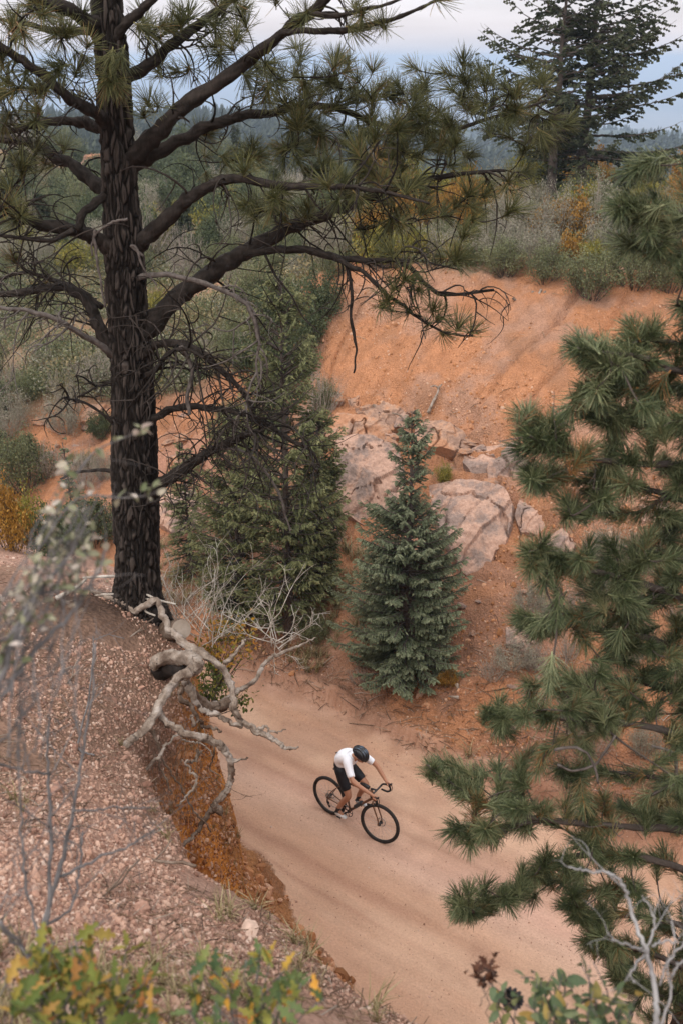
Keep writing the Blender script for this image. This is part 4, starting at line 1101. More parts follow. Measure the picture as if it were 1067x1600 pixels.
# ================================================================ FIRS, FAR TREES, SHRUBS
def fir_crown(h, prof, seed, dens=1.0, twig=.15, droop=.25, gapf=0., updir=.25, width=.013, nb=46, side=(1, 1), start=.03, branch_step=.075, scrag=0.):
    """all boughs of a spruce or fir: flat sprays of short needled twigs"""
    r = np.random.default_rng(seed); mb = MB(); wood = MB()
    z = h * start; 
    allV = []; allv = []
    while z < h * .985:
        f = z / h; Lr = prof(f)
        nbr = max(3, int(5 + 2 * r.random())); zb_ = z
        for b in range(nbr):
            if r.random() < gapf + scrag * sstep(.55, .8, f): continue
            z = zb_ + r.uniform(-.5, .5) * h * 1.6 / nb; 
            az = r.uniform(0, 6.283)
            L = Lr * r.uniform(.55, 1.15) * (1 + .30 * float(vnoise(np.array([az * 1.1]), np.array([f * 5.]), seed=seed)[0]))
            if math.cos(az) > 0: L *= side[0] if math.cos(az) > .2 else 1
            else: L *= side[1] if math.cos(az) < -.2 else 1
            if L < .04: continue
            n = max(3, int(L / .09))
            u = np.linspace(0, 1, n + 1)
            el = updir * (1.3 * f) - droop * (1 - f)
            hor = L * u; ver = L * (el * u - droop * .7 * u * u * (1 - f) + .22 * u ** 3)
            wig = r.normal(0, .02 * L, n + 1).cumsum() * .5
            dx, dy = math.cos(az), math.sin(az)
            P = np.stack([hor * dx - wig * dy, hor * dy + wig * dx, z + ver + r.normal(0, .01, n + 1)], 1)
            tube(wood, P, np.linspace(.012 + .010 * L, .003, n + 1), 4, .4, cap=False)
            sidev = np.array([-dy, dx, 0]); dirv = np.array([dx, dy, 0])
            # side twigs
            m = int(L / branch_step * 2.1 * dens) + 3
            uu = r.uniform(.12, 1.0, m) ** .75
            pos = np.stack([np.interp(uu, u, P[:, k]) for k in range(3)], 1)
            sg = np.where(r.random(m) < .5, -1., 1.)
            tl = twig * (.35 + 1.9 * np.minimum(L, 1.0) * (1 - uu) ** .8 * .9 + .35) * r.uniform(.7, 1.2, m)
            td = dirv * (.75 + .5 * r.random((m, 1))) + sidev * (sg * r.uniform(.45, 1.1, m))[:, None] + np.stack([np.zeros(m), np.zeros(m), r.normal(-.12, .22, m)], 1)
            td /= np.linalg.norm(td, axis=1)[:, None]
            # each twig becomes a string of little needle whorls (small crossed diamonds)
            for q in range(3):
                c0 = pos + td * (tl * (q / 3.))[:, None] - np.array([0, 0, 1]) * (tl * .10 * (q / 3.) ** 2)[:, None]
                c1 = pos + td * (tl * ((q + 1.25) / 3.))[:, None] - np.array([0, 0, 1]) * (tl * .12 * ((q + 1.2) / 3.) ** 2)[:, None]
                ax = c1 - c0; sv = np.cross(ax, r.normal(size=(m, 3))); sv /= np.linalg.norm(sv, axis=1)[:, None] + 1e-9
                ov = np.cross(ax, sv); ov /= np.linalg.norm(ov, axis=1)[:, None] + 1e-9
                mid = c0 + ax * .45
                w = width * r.uniform(.7, 1.5, m)[:, None]
                for a_ in (sv, ov):
                    allV.append(np.stack([c0, mid + a_ * w, c1, mid - a_ * w], 1))
                    allv.append(np.repeat(np.clip(.28 + .42 * uu + r.normal(0, .10, m) + .12 * (q / 3.), 0, .93), 4))  # tone lightens along bough and twig towards the tips
        z = zb_ + h * (.55 / nb) * (1 + r.random() * .9)
    V = np.concatenate([v.reshape(-1, 3) for v in allV]); n = len(V) // 4
    mb.add(V, np.arange(n * 4).reshape(n, 4), np.concatenate(allv))
    return mb, wood
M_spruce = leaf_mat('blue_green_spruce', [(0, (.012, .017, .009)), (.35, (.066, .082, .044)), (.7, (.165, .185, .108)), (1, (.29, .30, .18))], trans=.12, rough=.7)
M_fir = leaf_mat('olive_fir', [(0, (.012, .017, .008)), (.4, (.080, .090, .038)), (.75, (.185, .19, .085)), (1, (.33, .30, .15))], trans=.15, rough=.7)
M_farfir = leaf_mat('far_fir', [(0, (.009, .012, .007)), (.4, (.030, .038, .019)), (.75, (.070, .078, .040)), (1, (.13, .13, .07))], trans=.12, rough=.7)
M_wood = solid_mat('grey_brown_wood', (.045, .034, .028), (.11, .085, .07), 14, bump=.004, bscale=40)
def px_tree(name, bx, by, topy, prof_px, seed, label, m, cat='fir tree', d0=9, Y=None, tw=.05, group=None, lean=0., **kw):
    """stands on the ground under pixel (bx, by); height and widths read from the photograph"""
    if Y is None: G = ground(bx, by, d0=d0)
    else:
        G = atY(bx, by, Y); G[2] = hz(G[0], G[1])
    b = (CY - topy) / FPX
    top = atY(bx, topy, G[1])
    h = top[2] - G[2]
    D = proj(G + (0, 0, h * .5))[2]; k = D / FPX
    ff = np.array([(by - y) / (by - topy) for y, w in prof_px]); ww = np.array([w for y, w in prof_px]) * k
    o = np.argsort(ff)
    prof = lambda f: float(np.interp(f, ff[o], ww[o]))
    root = empty(name, G, label, cat, group)
    mb, wood = fir_crown(h, prof, seed, **kw)
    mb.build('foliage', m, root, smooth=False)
    wood.build('branches', M_wood, root) if len(wood.V) else None
    tr = MB(); n = 14; zz = np.linspace(-.3, h * .985, n)
    tube(tr, np.stack([lean * zz + .02 * np.sin(zz * 2), 0 * zz, zz], 1), np.linspace(tw, .008, n), 10, .4, rough=.15)
    tr.build('trunk', M_wood, root)
    return root, h
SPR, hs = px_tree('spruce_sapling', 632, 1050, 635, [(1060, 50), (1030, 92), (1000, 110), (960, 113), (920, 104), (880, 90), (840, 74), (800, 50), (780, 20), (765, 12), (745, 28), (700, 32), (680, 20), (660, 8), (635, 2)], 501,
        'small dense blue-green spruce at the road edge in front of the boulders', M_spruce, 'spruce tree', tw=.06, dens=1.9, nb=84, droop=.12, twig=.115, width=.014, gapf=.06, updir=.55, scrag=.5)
px_tree('fir_tree', 452, 990, 430, [(1000, 60), (950, 84), (880, 78), (800, 84), (720, 72), (660, 74), (600, 50), (520, 44), (460, 26), (430, 8)], 502,
        'tallest dark olive fir in the gully behind the curled dead branches', M_fir, tw=.11, dens=.9, nb=80, droop=.12, gapf=.45, twig=.16, width=.015, updir=.7)
px_tree('fir_tree', 378, 965, 640, [(960, 60), (900, 72), (840, 70), (780, 62), (720, 48), (680, 30), (640, 8)], 503,
        'shorter olive fir left of the tallest fir, near the pale dead brush', M_fir, tw=.08, dens=.9, nb=64, droop=.1, gapf=.45, twig=.16, width=.015, updir=.7)
px_tree('fir_tree', 500, 930, 640, [(940, 36), (880, 40), (820, 42), (760, 40), (700, 34), (660, 16), (640, 4)], 504,
        'narrow olive fir between the tallest fir and the purplish grey rock', M_fir, tw=.07, dens=1.0, nb=56, droop=.1, gapf=.34, twig=.15, width=.015, updir=.7)
px_tree('fir_tree', 300, 900, 690, [(900, 40), (840, 44), (780, 36), (720, 18), (690, 4)], 505,
        'small olive fir close to the right side of the tall pine trunk', M_fir, tw=.05, dens=1.0, nb=36, gapf=.15, twig=.10, width=.012)
px_tree('fir_tree', 112, 800, 685, [(800, 34), (770, 30), (730, 20), (700, 12), (685, 3)], 506,
        'little blue-green fir left of the tall pine trunk above the gravel', M_spruce, 'fir tree', tw=.04, dens=.9, nb=30, twig=.09, width=.012, Y=17)
px_tree('rim_conifer', 903, 318, -150, [(318, 80), (300, 120), (270, 150), (230, 175), (190, 180), (140, 150), (90, 120), (40, 100), (0, 90), (-80, 60), (-150, 6)], 507,
        'tall dark spreading conifer on the rim, the right one of the two', M_farfir, 'conifer', Y=37.5, tw=.22, dens=.50, nb=44, gapf=.40, twig=.30, width=.050, droop=.12, side=(1.25, .75), start=.10, branch_step=.16)
px_tree('rim_conifer', 857, 325, -90, [(325, 10), (250, 60), (200, 110), (140, 125), (90, 115), (40, 100), (0, 85), (-50, 50), (-90, 6)], 508,
        'sparser rim conifer with bare lower trunk, the left one of the two', M_farfir, 'conifer', Y=36.5, tw=.20, dens=.42, nb=40, gapf=.50, twig=.28, width=.046, droop=.05, side=(.9, 1.15), start=.28, branch_step=.17)
px_tree('rim_conifer', 882, 300, 150, [(300, 10), (270, 25), (230, 40), (190, 24), (150, 3)], 509,
        'short dark conifer standing behind the two tall rim conifers', M_farfir, 'conifer', Y=44, tw=.10, dens=.55, nb=30, gapf=.25, twig=.28, width=.036)

for i_, (bx_, by_, ty_, w_, lb_) in enumerate(((28, 300, 232, 16, 'small far conifer on the hillside at the left edge'), (118, 292, 236, 14, 'small far conifer on the hillside left of the tall pine trunk'), (246, 300, 240, 15, 'small far conifer just right of the tall pine trunk'),
        (318, 318, 250, 17, 'far conifer on the hillside under the second right limb'), (372, 290, 196, 14, 'slim far conifer rising to the skyline behind the low limb'), (430, 330, 262, 17, 'far conifer on the hillside behind the long low limb'), (70, 380, 300, 20, 'mid-distance conifer on the hillside under the left limbs'), (290, 395, 318, 18, 'mid-distance conifer between the trunk and the long low limb'))):
    px_tree('hillside_conifer', bx_, by_, ty_, [(by_, w_ * .8), (by_ * .75 + ty_ * .25, w_), (by_ * .4 + ty_ * .6, w_ * .55), (ty_, 2)], 520 + i_, lb_, M_farfir, 'conifer', tw=.08, dens=.5, nb=26, gapf=.2, twig=.30, width=.05)
# shrubs -----------------------------------------------------------
def shrub_mesh(seed, nleaf, rad, hgt, leaf=.03, stems=26, wood=True, dead=.0, upright=.6, clump=.10, aspect=1.8):
    """rounded scrub of many fine stems with clustered leaves; unit: metres"""
    r = np.random.default_rng(seed); W = MB(); L = MB(); tips = []
    for i in range(stems):
        az = r.uniform(0, 6.28); q = rad * math.sqrt(r.random()) * .95; hh = hgt * (1 - .45 * (q / rad) ** 2) * r.uniform(.6, 1.08)
        e = np.array([q * math.cos(az), q * math.sin(az), hh])
        b0 = np.array([q * .22 * math.cos(az), q * .22 * math.sin(az), -.05])
        u = np.linspace(0, 1, 6)[:, None]
        P = b0 + (e - b0) * u + np.array([math.cos(az), math.sin(az), 0]) * (.10 * rad * np.sin(u * 3.14)) + r.normal(0, .03 * hgt, (6, 3)) * u
        tube(W, P, np.linspace(.010, .003, 6) * (hgt ** .5), 3, r.uniform(.2, .9), cap=False)
        for k in range(3):
            s = P[2 + k]; d = unit(P[3 + k] - s + r.normal(0, .12, 3)); l_ = hgt * r.uniform(.15, .32)
            tube(W, [s, s + d * l_ * .5 + r.normal(0, .01, 3), s + d * l_], [.004, .003, .0015], 3, r.uniform(.3, .9), cap=False)
            tips.append((s + d * l_)); tips.append(s + d * l_ * .6)
        tips += [P[2], P[3], P[4]]
        tips.append(P[-1])
    tips = np.array(tips)
    if nleaf:
        c = tips[r.integers(0, len(tips), nleaf)] + r.normal(0, clump * .5, (nleaf, 3)) * np.array([1, 1, .8])
        keep = c[:, 2] > .02
        c = c[keep]; n = len(c)
        d = r.normal(size=(n, 3)) + np.array([0, 0, upright]); d /= np.linalg.norm(d, axis=1)[:, None]
        s = np.cross(d, r.normal(size=(n, 3))); s /= np.linalg.norm(s, axis=1)[:, None]
        ll = leaf * r.uniform(.6, 1.4, n)[:, None]
        nn_ = np.cross(d, s)
        V = np.stack([c, c + d * ll * .5 + s * ll / aspect * .5 + nn_ * ll * .08, c + d * ll, c + d * ll * .5 - s * ll / aspect * .5 + nn_ * ll * .08], 1).reshape(-1, 3)
        cl = fbm(c[:, 0] * 3, c[:, 1] * 3, c[:, 2] * 3, octaves=2, seed=seed)
        v = np.clip(.45 + .25 * cl + r.normal(0, .16, n), 0, 1)
        L.add(V, np.arange(n * 4).reshape(n, 4), np.repeat(v, 4))
    return W, L
M_sgreen = leaf_mat('scrub_green', [(0, (.050, .058, .026)), (.5, (.150, .160, .075)), (1, (.24, .235, .12))], trans=.2)
M_sgrey = leaf_mat('scrub_grey', [(0, (.11, .105, .07)), (.5, (.27, .25, .18)), (1, (.38, .34, .26))], trans=.2)
M_sgold = leaf_mat('scrub_gold', [(0, (.10, .055, .015)), (.5, (.32, .16, .03)), (1, (.52, .31, .07))], trans=.25)
M_sdark = leaf_mat('scrub_dark', [(0, (.024, .034, .016)), (.5, (.075, .092, .042)), (1, (.18, .19, .095))], trans=.15)
M_syel = leaf_mat('scrub_yellow_green', [(0, (.07, .075, .015)), (.5, (.22, .20, .04)), (1, (.45, .33, .07))], trans=.25)
M_twigp = solid_mat('pale_dead_twig', (.20, .16, .13), (.42, .35, .29), 12)
M_twigb = solid_mat('brown_twig', (.05, .035, .028), (.14, .10, .08), 12)
KIND = {}
def kind(k, m, mw, n, **kw):
    KIND[k] = []
    for i in range(4):
        W, L = shrub_mesh(sum(map(ord, k)) * 10 + i, n, **kw)
        KIND[k].append((W.mesh('stems', mw), L.mesh('foliage', m, smooth=False) if L.V else None))
kind('green', M_sgreen, M_twigb, 6500, rad=.75, hgt=1.1, leaf=.042, stems=34, clump=.14)
kind('grey', M_sgrey, M_twigp, 5200, rad=.75, hgt=1.15, leaf=.034, stems=42, clump=.12)
kind('gold', M_sgold, M_twigb, 4000, rad=.75, hgt=1.2, leaf=.065, stems=32, clump=.15)
kind('dark', M_sdark, M_twigb, 6000, rad=.75, hgt=1.15, leaf=.060, stems=30, clump=.15)
kind('yellow', M_syel, M_twigb, 3200, rad=.7, hgt=1.1, leaf=.06, stems=28, clump=.14)
kind('bare', M_sgrey, M_twigp, 500, rad=.75, hgt=1.1, leaf=.035, stems=60, clump=.1)
rsb = np.random.default_rng(77)
GROUPS = {'green': 'green scrub bushes', 'grey': 'pale grey scrub bushes', 'gold': 'golden autumn scrub bushes', 'dark': 'dark juniper bushes', 'yellow': 'yellow-green scrub bushes', 'bare': 'bare twiggy bushes'}
def shrub(k, px, py, wpx, hpx=None, label=None, d0=9, group=None, G=None, name=None):
    if G is None: G = ground(px, py, d0=d0)
    if G is None or G[1] > 118: return None
    D = proj(G)[2]; w = wpx * D / FPX / 1.5; h = (hpx or wpx * .75) * D / FPX / 1.15 / .9
    W, L = KIND[k][rsb.integers(4)]
    nm = name or {'green': 'scrub_bush', 'grey': 'scrub_bush', 'gold': 'scrub_oak', 'dark': 'juniper_bush', 'yellow': 'scrub_oak', 'bare': 'bare_bush'}[k]
    root = empty(nm, (G[0], G[1], G[2] - .03), label, 'bush', group, rsb.uniform(0, 6.28)); root.scale = (w, w, h)
    link('stems', W, root)
    if L: link('foliage', L, root)
    return root
# named bushes on the rim, left to right
for k, x, y, w, h, lb in (
    ('gold', 575, 395, 70, 70, 'golden bush on the rim, leftmost of the autumn ones, behind the low pine boughs'),
    ('gold', 640, 385, 90, 85, 'wide golden bush on the rim above the left half of the orange bowl'),
    ('gold', 735, 370, 80, 85, 'bright golden orange bush on the rim in the middle of the picture'),
    ('yellow', 700, 415, 70, 50, 'low yellow-green bush overhanging the top of the orange bowl'),
    ('yellow', 825, 330, 46, 60, 'small upright yellow-green bush at the foot of the left rim conifer'),
    ('grey', 800, 385, 90, 90, 'pale grey bush on the rim just right of the golden ones'),
    ('grey', 862, 390, 90, 95, 'silvery dry bush on the rim under the two tall conifers'),
    ('grey', 925, 375, 100, 90, 'whitish tan bush on the rim right of the tall conifers'),
    ('grey', 985, 395, 80, 80, 'pale bush on the rim near the right-hand pine boughs'),
    ('green', 790, 430, 90, 62, 'green bush hanging over the upper edge of the orange bowl, left one'),
    ('green', 850, 440, 80, 60, 'olive bush at the bowl edge above the bleached roots'),
    ('green', 925, 464, 105, 80, 'dense round green bush drooping over the bowl edge on the right'),
    ('green', 990, 450, 90, 75, 'green bush between the round drooping bush and the right pine'),
    ('green', 1045, 455, 70, 70, 'green bush at the far right end of the rim'),
    ('dark', 500, 500, 70, 75, 'dark juniper on the left lip of the orange bowl, uppermost'),
    ('dark', 478, 545, 70, 80, 'dark juniper on the left lip of the orange bowl, middle one'),
    ('dark', 440, 520, 80, 80, 'dark juniper set back from the left lip of the bowl'),
    ('dark', 455, 600, 80, 90, 'dark juniper on the left lip of the orange bowl, lowest'),
    ('green', 400, 480, 90, 70, 'green bush on the ridge left of the dark junipers'),
    ('green', 505, 640, 50, 50, 'grey-green bush at the lower left rim of the orange bowl'),
    ('green', 370, 560, 60, 70, 'green bush behind the lower dead limbs of the tall pine'),
    ('yellow', 258, 505, 60, 60, 'small yellow bush seen just right of the tall pine trunk'),
    ('green', 425, 640, 80, 100, 'big green bush between the tall pine trunk and the junipers'),
    ('grey', 1000, 890, 90, 60, 'dry whitish bush on the right slope behind the pine boughs'),
    ('grey', 940, 870, 70, 50, 'dry tan bush left of the whitish one on the right slope'),
    ('grey', 800, 1040, 80, 45, 'dry grey bush on the slope right of the small spruce'),
    ('bare', 770, 1060, 60, 40, 'bare brown brush right beside the small spruce'),
    ('bare', 870, 1060, 80, 50, 'bare twiggy bush low on the right slope'),
    ('bare', 560, 1065, 50, 30, 'small bare bush at the road edge left of the small spruce'),
    ('yellow', 690, 755, 34, 40, 'tiny yellow-green bush in the hollow right of the spruce top'),
    ('gold', 700, 1072, 34, 28, 'tiny orange-leaved bush at the road edge right of the small spruce'),
    ('bare', 350, 1000, 70, 50, 'bare brush at the foot of the gully firs'),
    ('green', 490, 1000, 60, 50, 'low green bush at the foot of the tallest gully fir'),
    ('yellow', 60, 850, 90, 100, 'yellow-green bush left of the tall pine, beyond the gravel bank'),
    ('gold', 20, 860, 80, 110, 'orange-leaved bush at the left edge beyond the gravel bank'),
    ('dark', 150, 850, 90, 80, 'dark bush touching the tall pine trunk on its left'),
    ('dark', 95, 870, 90, 80, 'dark bush behind the blurred sage on the left'),
    ('green', 40, 770, 100, 100, 'green bush at the left edge above the orange-leaved one'),
    ('bare', 130, 760, 80, 70, 'tangled pale brush left of the tall pine trunk')):
    dd = 12 if y > 740 and x < 250 else 9
    shrub(k, x, y, w, h, lb, d0=dd)
# masses of scrub: ridges, gully and the hill behind
def mass(n, box_, ks, size, label, group, seed, dmin=.8, cond=None):
    r = np.random.default_rng(seed); c = 0; tries = 0; pl = []
    while c < n and tries < n * 12:
        tries += 1
        x, y = r.uniform(box_[0], box_[1]), r.uniform(box_[2], box_[3])
        if cond and not cond(x, y): continue
        G = ground(x, y, d0=12)
        if G is None or G[1] > 118: continue
        D = proj(G)[2]
        if any(math.hypot(G[0] - a, G[1] - b) < dmin * D / 30 for a, b in pl): continue
        pl.append((G[0], G[1]))
        k = ks[r.integers(len(ks))]; w = size * r.uniform(.6, 1.35)
        nm = {'green': 'scrub_bush', 'grey': 'scrub_bush', 'gold': 'scrub_oak', 'dark': 'juniper_bush', 'yellow': 'scrub_oak', 'bare': 'bare_bush'}[k]
        sz_ = 'small ' if w < size * .85 else ('big ' if w > size * 1.15 else '')
        if 'behind the rim' in label[k]:
            zh = next(t_ for lim, t_ in ((620, 'above the bowl, left lip'), (700, 'above the bowl, left half'), (790, 'above the bowl, middle'), (880, 'under the left conifer'), (960, 'under the right conifer'), (9999, 'behind the pine boughs')) if x < lim)
            zv = 'behind the rim' if y < 350 else 'on the rim'
        elif 'foot of' in label[k]:
            zh = 'between the pine boughs' if x > 930 else 'left of the pine boughs'; zv = 'low on the right slope' if y > 1010 else 'higher on the right slope'
        elif 'gully' in label[k] and 'hillside' not in label[k]:
            zh = next(t_ for lim, t_ in ((70, 'at the left edge'), (175, 'left of the tall pine trunk'), (400, 'left of the tallest fir'), (9999, 'beside the tallest fir')) if x < lim)
            zv = 'on the red gully slope' if y < 700 else 'down in the gully'
        else:
            zh = next(t_ for lim, t_ in ((60, 'at the left edge'), (120, 'near the left edge'), (180, 'just left of the tall pine trunk'), (270, 'just right of the tall pine trunk'), (350, 'right of the tall pine trunk'), (440, 'behind the long low limb'), (9999, 'toward the orange bowl')) if x < lim)
            zv = next(t_ for lim, t_ in ((275, 'near the skyline'), (320, 'high on the hillside'), (370, 'midway down the hillside'), (9999, 'low on the hillside')) if y < lim)
        shrub(k, x, y, w * 1.15, w * r.uniform(.75, 1.2), sz_ + label[k].split(' among')[0] + ' ' + zv + ', ' + zh, group=group[k], G=G); c += 1
LBm = {'green': 'green scrub bush among many on the hillside beyond the gully', 'grey': 'pale grey scrub bush among many on the hillside beyond the gully', 'gold': 'golden leaved scrub bush among many on the hillside beyond the gully',
       'dark': 'dark juniper among many on the hillside beyond the gully', 'yellow': 'yellow-green scrub bush among many on the hillside beyond the gully', 'bare': 'bare twiggy bush among many on the hillside beyond the gully'}
GRm = {k: v + ' on the hillside beyond the gully' for k, v in GROUPS.items()}
mass(104, (-30, 560, 235, 330), ['dark', 'green', 'green', 'dark', 'bare', 'grey'], 46, LBm, GRm, 1, 1.0)
mass(84, (-30, 540, 325, 440), ['green', 'dark', 'green', 'yellow', 'grey', 'bare', 'dark'], 58, LBm, GRm, 2, .9)
LBr = {k: v.replace('on the hillside beyond the gully', 'on the flat behind the rim') for k, v in LBm.items()}; GRr = {k: v.replace('on the hillside beyond the gully', 'on the flat behind the rim') for k, v in GRm.items()}
mass(60, (520, 1080, 300, 425), ['grey', 'green', 'grey', 'yellow', 'gold', 'green'], 62, LBr, GRr, 3, .8)
LBg = {k: v.replace('on the hillside beyond the gully', 'on the red gully slope') for k, v in LBm.items()}; GRg = {k: v.replace('on the hillside beyond the gully', 'on the red gully slope') for k, v in GRm.items()}
mass(22, (-30, 170, 600, 760), ['bare', 'green', 'grey', 'bare', 'green', 'dark'], 60, LBg, GRg, 4, 1.0)
mass(22, (330, 520, 560, 1010), ['green', 'dark', 'green', 'bare'], 60, LBg, GRg, 5, .8, cond=lambda x, y: not (x > 470 and y < 640) and x + y > 900)
LBs = {k: v.replace('on the hillside beyond the gully', 'at the foot of the far slope') for k, v in LBm.items()}; GRs = {k: v.replace('on the hillside beyond the gully', 'at the foot of the far slope') for k, v in GRm.items()}
mass(26, (820, 1067, 900, 1180), ['bare', 'bare', 'grey', 'bare'], 42, LBs, GRs, 6, .8, cond=lambda x, y: y < 1075 + (x - 700) * .5)

# far forest running down to the plain ------------------------------
def cone_tree(seed, m):
    r = np.random.default_rng(seed); mb = MB(); rows = 8; sid = 9
    V = []
    for i in range(rows):
        f = i / (rows - 1)
        for a in range(sid):
            q = (1 - f) ** .8 * .22 * (1 + .35 * r.normal()) * (1.25 if i % 2 == 0 else .75); an = a * 6.283 / sid + i
            V.append((q * math.cos(an), q * math.sin(an), .04 + f * .96 - (.05 if i % 2 == 0 else 0)))
    F = [(i * sid + a, i * sid + (a + 1) % sid, (i + 1) * sid + (a + 1) % sid, (i + 1) * sid + a) for i in range(rows - 1) for a in range(sid)]
    mb.add(np.array(V), np.array(F), np.clip(r.normal(.4, .2, len(V)), 0, 1)); return mb.mesh('forest_tree', m, smooth=False)
FT = [cone_tree(i, M_farfir) for i in range(5)]
rf = np.random.default_rng(9); nF = 9000
dF = 135 * (2400 / 135.) ** (rf.random(nF) ** .9); aF = rf.uniform(-.48, .48, nF)
XF, YF = dF * np.tan(aF), dF
zF = H(XF, YF)
gn_scatter('forest', np.stack([XF, YF, zF - .5], 1), np.stack([0 * XF, 0 * XF, rf.uniform(0, 6.28, nF)], 1), (rf.uniform(3.5, 7.5, nF))[:, None] * np.array([[1.25, 1.25, 1.]]) * (1 + dF / 900)[:, None] ** .5, FT)
tag(bpy.data.objects['forest'], kind='stuff')
# fine grass and small plants along the edges ------------------------
def grass_mesh(seed, m, n=26, L=.22):
    r = np.random.default_rng(seed); mb = MB()
    for i in range(n):
        az = r.uniform(0, 6.28); l = L * r.uniform(.5, 1.2); o = r.uniform(.1, .8); d = np.array([math.cos(az) * o, math.sin(az) * o, 1]); d = unit(d)
        s = np.array([-math.sin(az), math.cos(az), 0]) * .003; b = r.normal(0, .02, 3) * (1, 1, 0)
        p1 = b + d * l * .55; p2 = b + d * l + np.array([math.cos(az), math.sin(az), -.6]) * l * .25
        mb.add([b - s, b + s, p1 + s, p1 - s, p2], [np.array([(0, 1, 2, 3)]), np.array([(3, 2, 4)])], r.random())
    return mb.mesh('grass_clump', m, smooth=False)
M_grass = leaf_mat('dry_grass', [(0, (.10, .09, .035)), (.5, (.27, .21, .10)), (1, (.46, .38, .22))], trans=.25)
GM = [grass_mesh(i, M_grass) for i in range(4)]
sel = (~nr2) & (s2 > .15) & (s2 < 3.0) & (fbm(Pf[:, 0] * .6, Pf[:, 1] * .6, seed=12) > .1) & (rs.random(len(s2)) < .22)
sel2 = nr1 & (sd1 > -.15) & (sd1 < .9) & (Pg[:, 1] > 3) & (rs.random(len(sd1)) < .007)
sel3 = nr1 & (sd1 < -.2) & (fbm(Pg[:, 0] * .9, Pg[:, 1] * .9, octaves=3, seed=88) > .4) & (rs.random(len(sd1)) < .010)
PG = np.vstack([Pf[sel], Pg[sel2], Pg[sel3]])
gr = rs.normal(0, .15, (len(PG), 3)); gr[:, 2] = rs.uniform(0, 6.28, len(PG))
gn_scatter('dry_grass', PG, gr, np.concatenate([rs.uniform(.7, 1.8, sel.sum()), rs.uniform(.3, .8, sel2.sum() + sel3.sum())]), GM)

# low plants covering the flats and hills behind the rim
def tuft_cover(seed, m):
    r = np.random.default_rng(seed); n = 150; c = r.normal(0, .16, (n, 3)) * (1, 1, .45) + (0, 0, .12)
    d = r.normal(size=(n, 3)) + (0, 0, .8); d /= np.linalg.norm(d, axis=1)[:, None]; s = np.cross(d, r.normal(size=(n, 3))); s /= np.linalg.norm(s, axis=1)[:, None]
    mb = MB(); V = np.stack([c, c + d * .020 + s * .010, c + d * .042, c + d * .020 - s * .010], 1).reshape(-1, 3)
    mb.add(V, np.arange(n * 4).reshape(n, 4), np.repeat(np.clip(r.normal(.5, .2, n), 0, 1), 4)); return mb.mesh('low_plant', m, smooth=False)
CV = [tuft_cover(1, M_sgreen), tuft_cover(2, M_sdark), tuft_cover(3, M_sgrey), tuft_cover(4, M_grass), tuft_cover(5, M_sgreen)]
Pv, sv_, tv_, sdv, nrv = rnd_pix(15000, -60, 1120, 225, 620, rs, 20, 115)
cov = (Pv[:, 1] > 27.5 + 1.5 * fbm(Pv[:, 0] * .4, Pv[:, 1] * .4, seed=4)) & ((Pv[:, 1] > 40) | (Pv[:, 0] > 0) | (rs.random(len(Pv)) < .5))
cov &= fbm(Pv[:, 0] * .25, Pv[:, 1] * .25, octaves=3, seed=6) > -.15
Pv = Pv[cov]; rv = rs.normal(0, .15, (len(Pv), 3)); rv[:, 2] = rs.uniform(0, 6.28, len(Pv))
gn_scatter('ground_cover', Pv, rv, rs.uniform(.7, 1.8, len(Pv)) * (1 + Pv[:, 1] / 90), CV)
# loose broken rocks around the ledges
rk = np.random.default_rng(64)
def chunk(seed, m):
    r = np.random.default_rng(seed); me = pebble(seed, m, 2); return me
CK = [pebble(70 + i, (M_rock, M_rock_o)[i % 2], 2) for i in range(6)]
for (x0, x1, y0, y1, n, where) in ((505, 645, 640, 705, 16, 'on the ledge above the purplish rock face'), (690, 800, 690, 760, 8, 'around the flat slab above the largest boulder'), (640, 880, 920, 1150, 14, 'on the scree right of the small spruce'), (60, 175, 560, 720, 10, 'on the red gully slope'), (250, 330, 640, 760, 6, 'behind the tall pine trunk')):
    for _ in range(n):
        g = ground(rk.uniform(x0, x1), rk.uniform(y0, y1), d0=11)
        if g is None: continue
        o = link('rock', CK[rk.integers(6)]); k = rk.uniform(.07, .20) * (1.3 if y0 < 760 else .6); o.location = g + (0, 0, k * .15); o.scale = (k * rk.uniform(1, 1.8), k, k * rk.uniform(.6, 1)); o.rotation_euler = tuple(rk.uniform(-.4, .4, 2)) + (rk.uniform(0, 6.28),)
        tag(o, 'loose broken rock ' + where, 'rock', 'loose broken rocks ' + where)
# ================================================================ EXPOSED ROOTS ON THE BANK EDGE
def wood_mat(name, c1, c2, c3):
    m, t, b = mat(name, .85, .2)
    tcn = N(t, 'ShaderNodeTexCoord')
    n = noise_node(t, 7, 5, tcn.outputs['Object'], .6); n2 = noise_node(t, 60, 5, tcn.outputs['Object'], .7)
    r = rampn(t, n.outputs['Fac'], [(.35, c1), (.5, c2), (.66, c3)])
    mr = N(t, 'ShaderNodeMapRange'); mr.inputs['From Min'].default_value = .3; mr.inputs['From Max'].default_value = .7
    mr.inputs['To Min'].default_value = .75; mr.inputs['To Max'].default_value = 1.2; LK(t, n2.outputs['Fac'], mr.inputs['Value'])
    sc_ = N(t, 'ShaderNodeVectorMath', operation='SCALE'); LK(t, r.outputs[0], sc_.inputs[0]); LK(t, mr.outputs[0], sc_.inputs['Scale'])
    LK(t, sc_.outputs[0], b.inputs['Base Color'])
    bp = N(t, 'ShaderNodeBump'); bp.inputs['Strength'].default_value = .8; bp.inputs['Distance'].default_value = .01
    LK(t, n2.outputs['Fac'], bp.inputs['Height']); LK(t, bp.outputs[0], b.inputs['Normal'])
    return m
M_root = wood_mat('weathered_root', (.11, .075, .055), (.27, .21, .165), (.40, .34, .295))
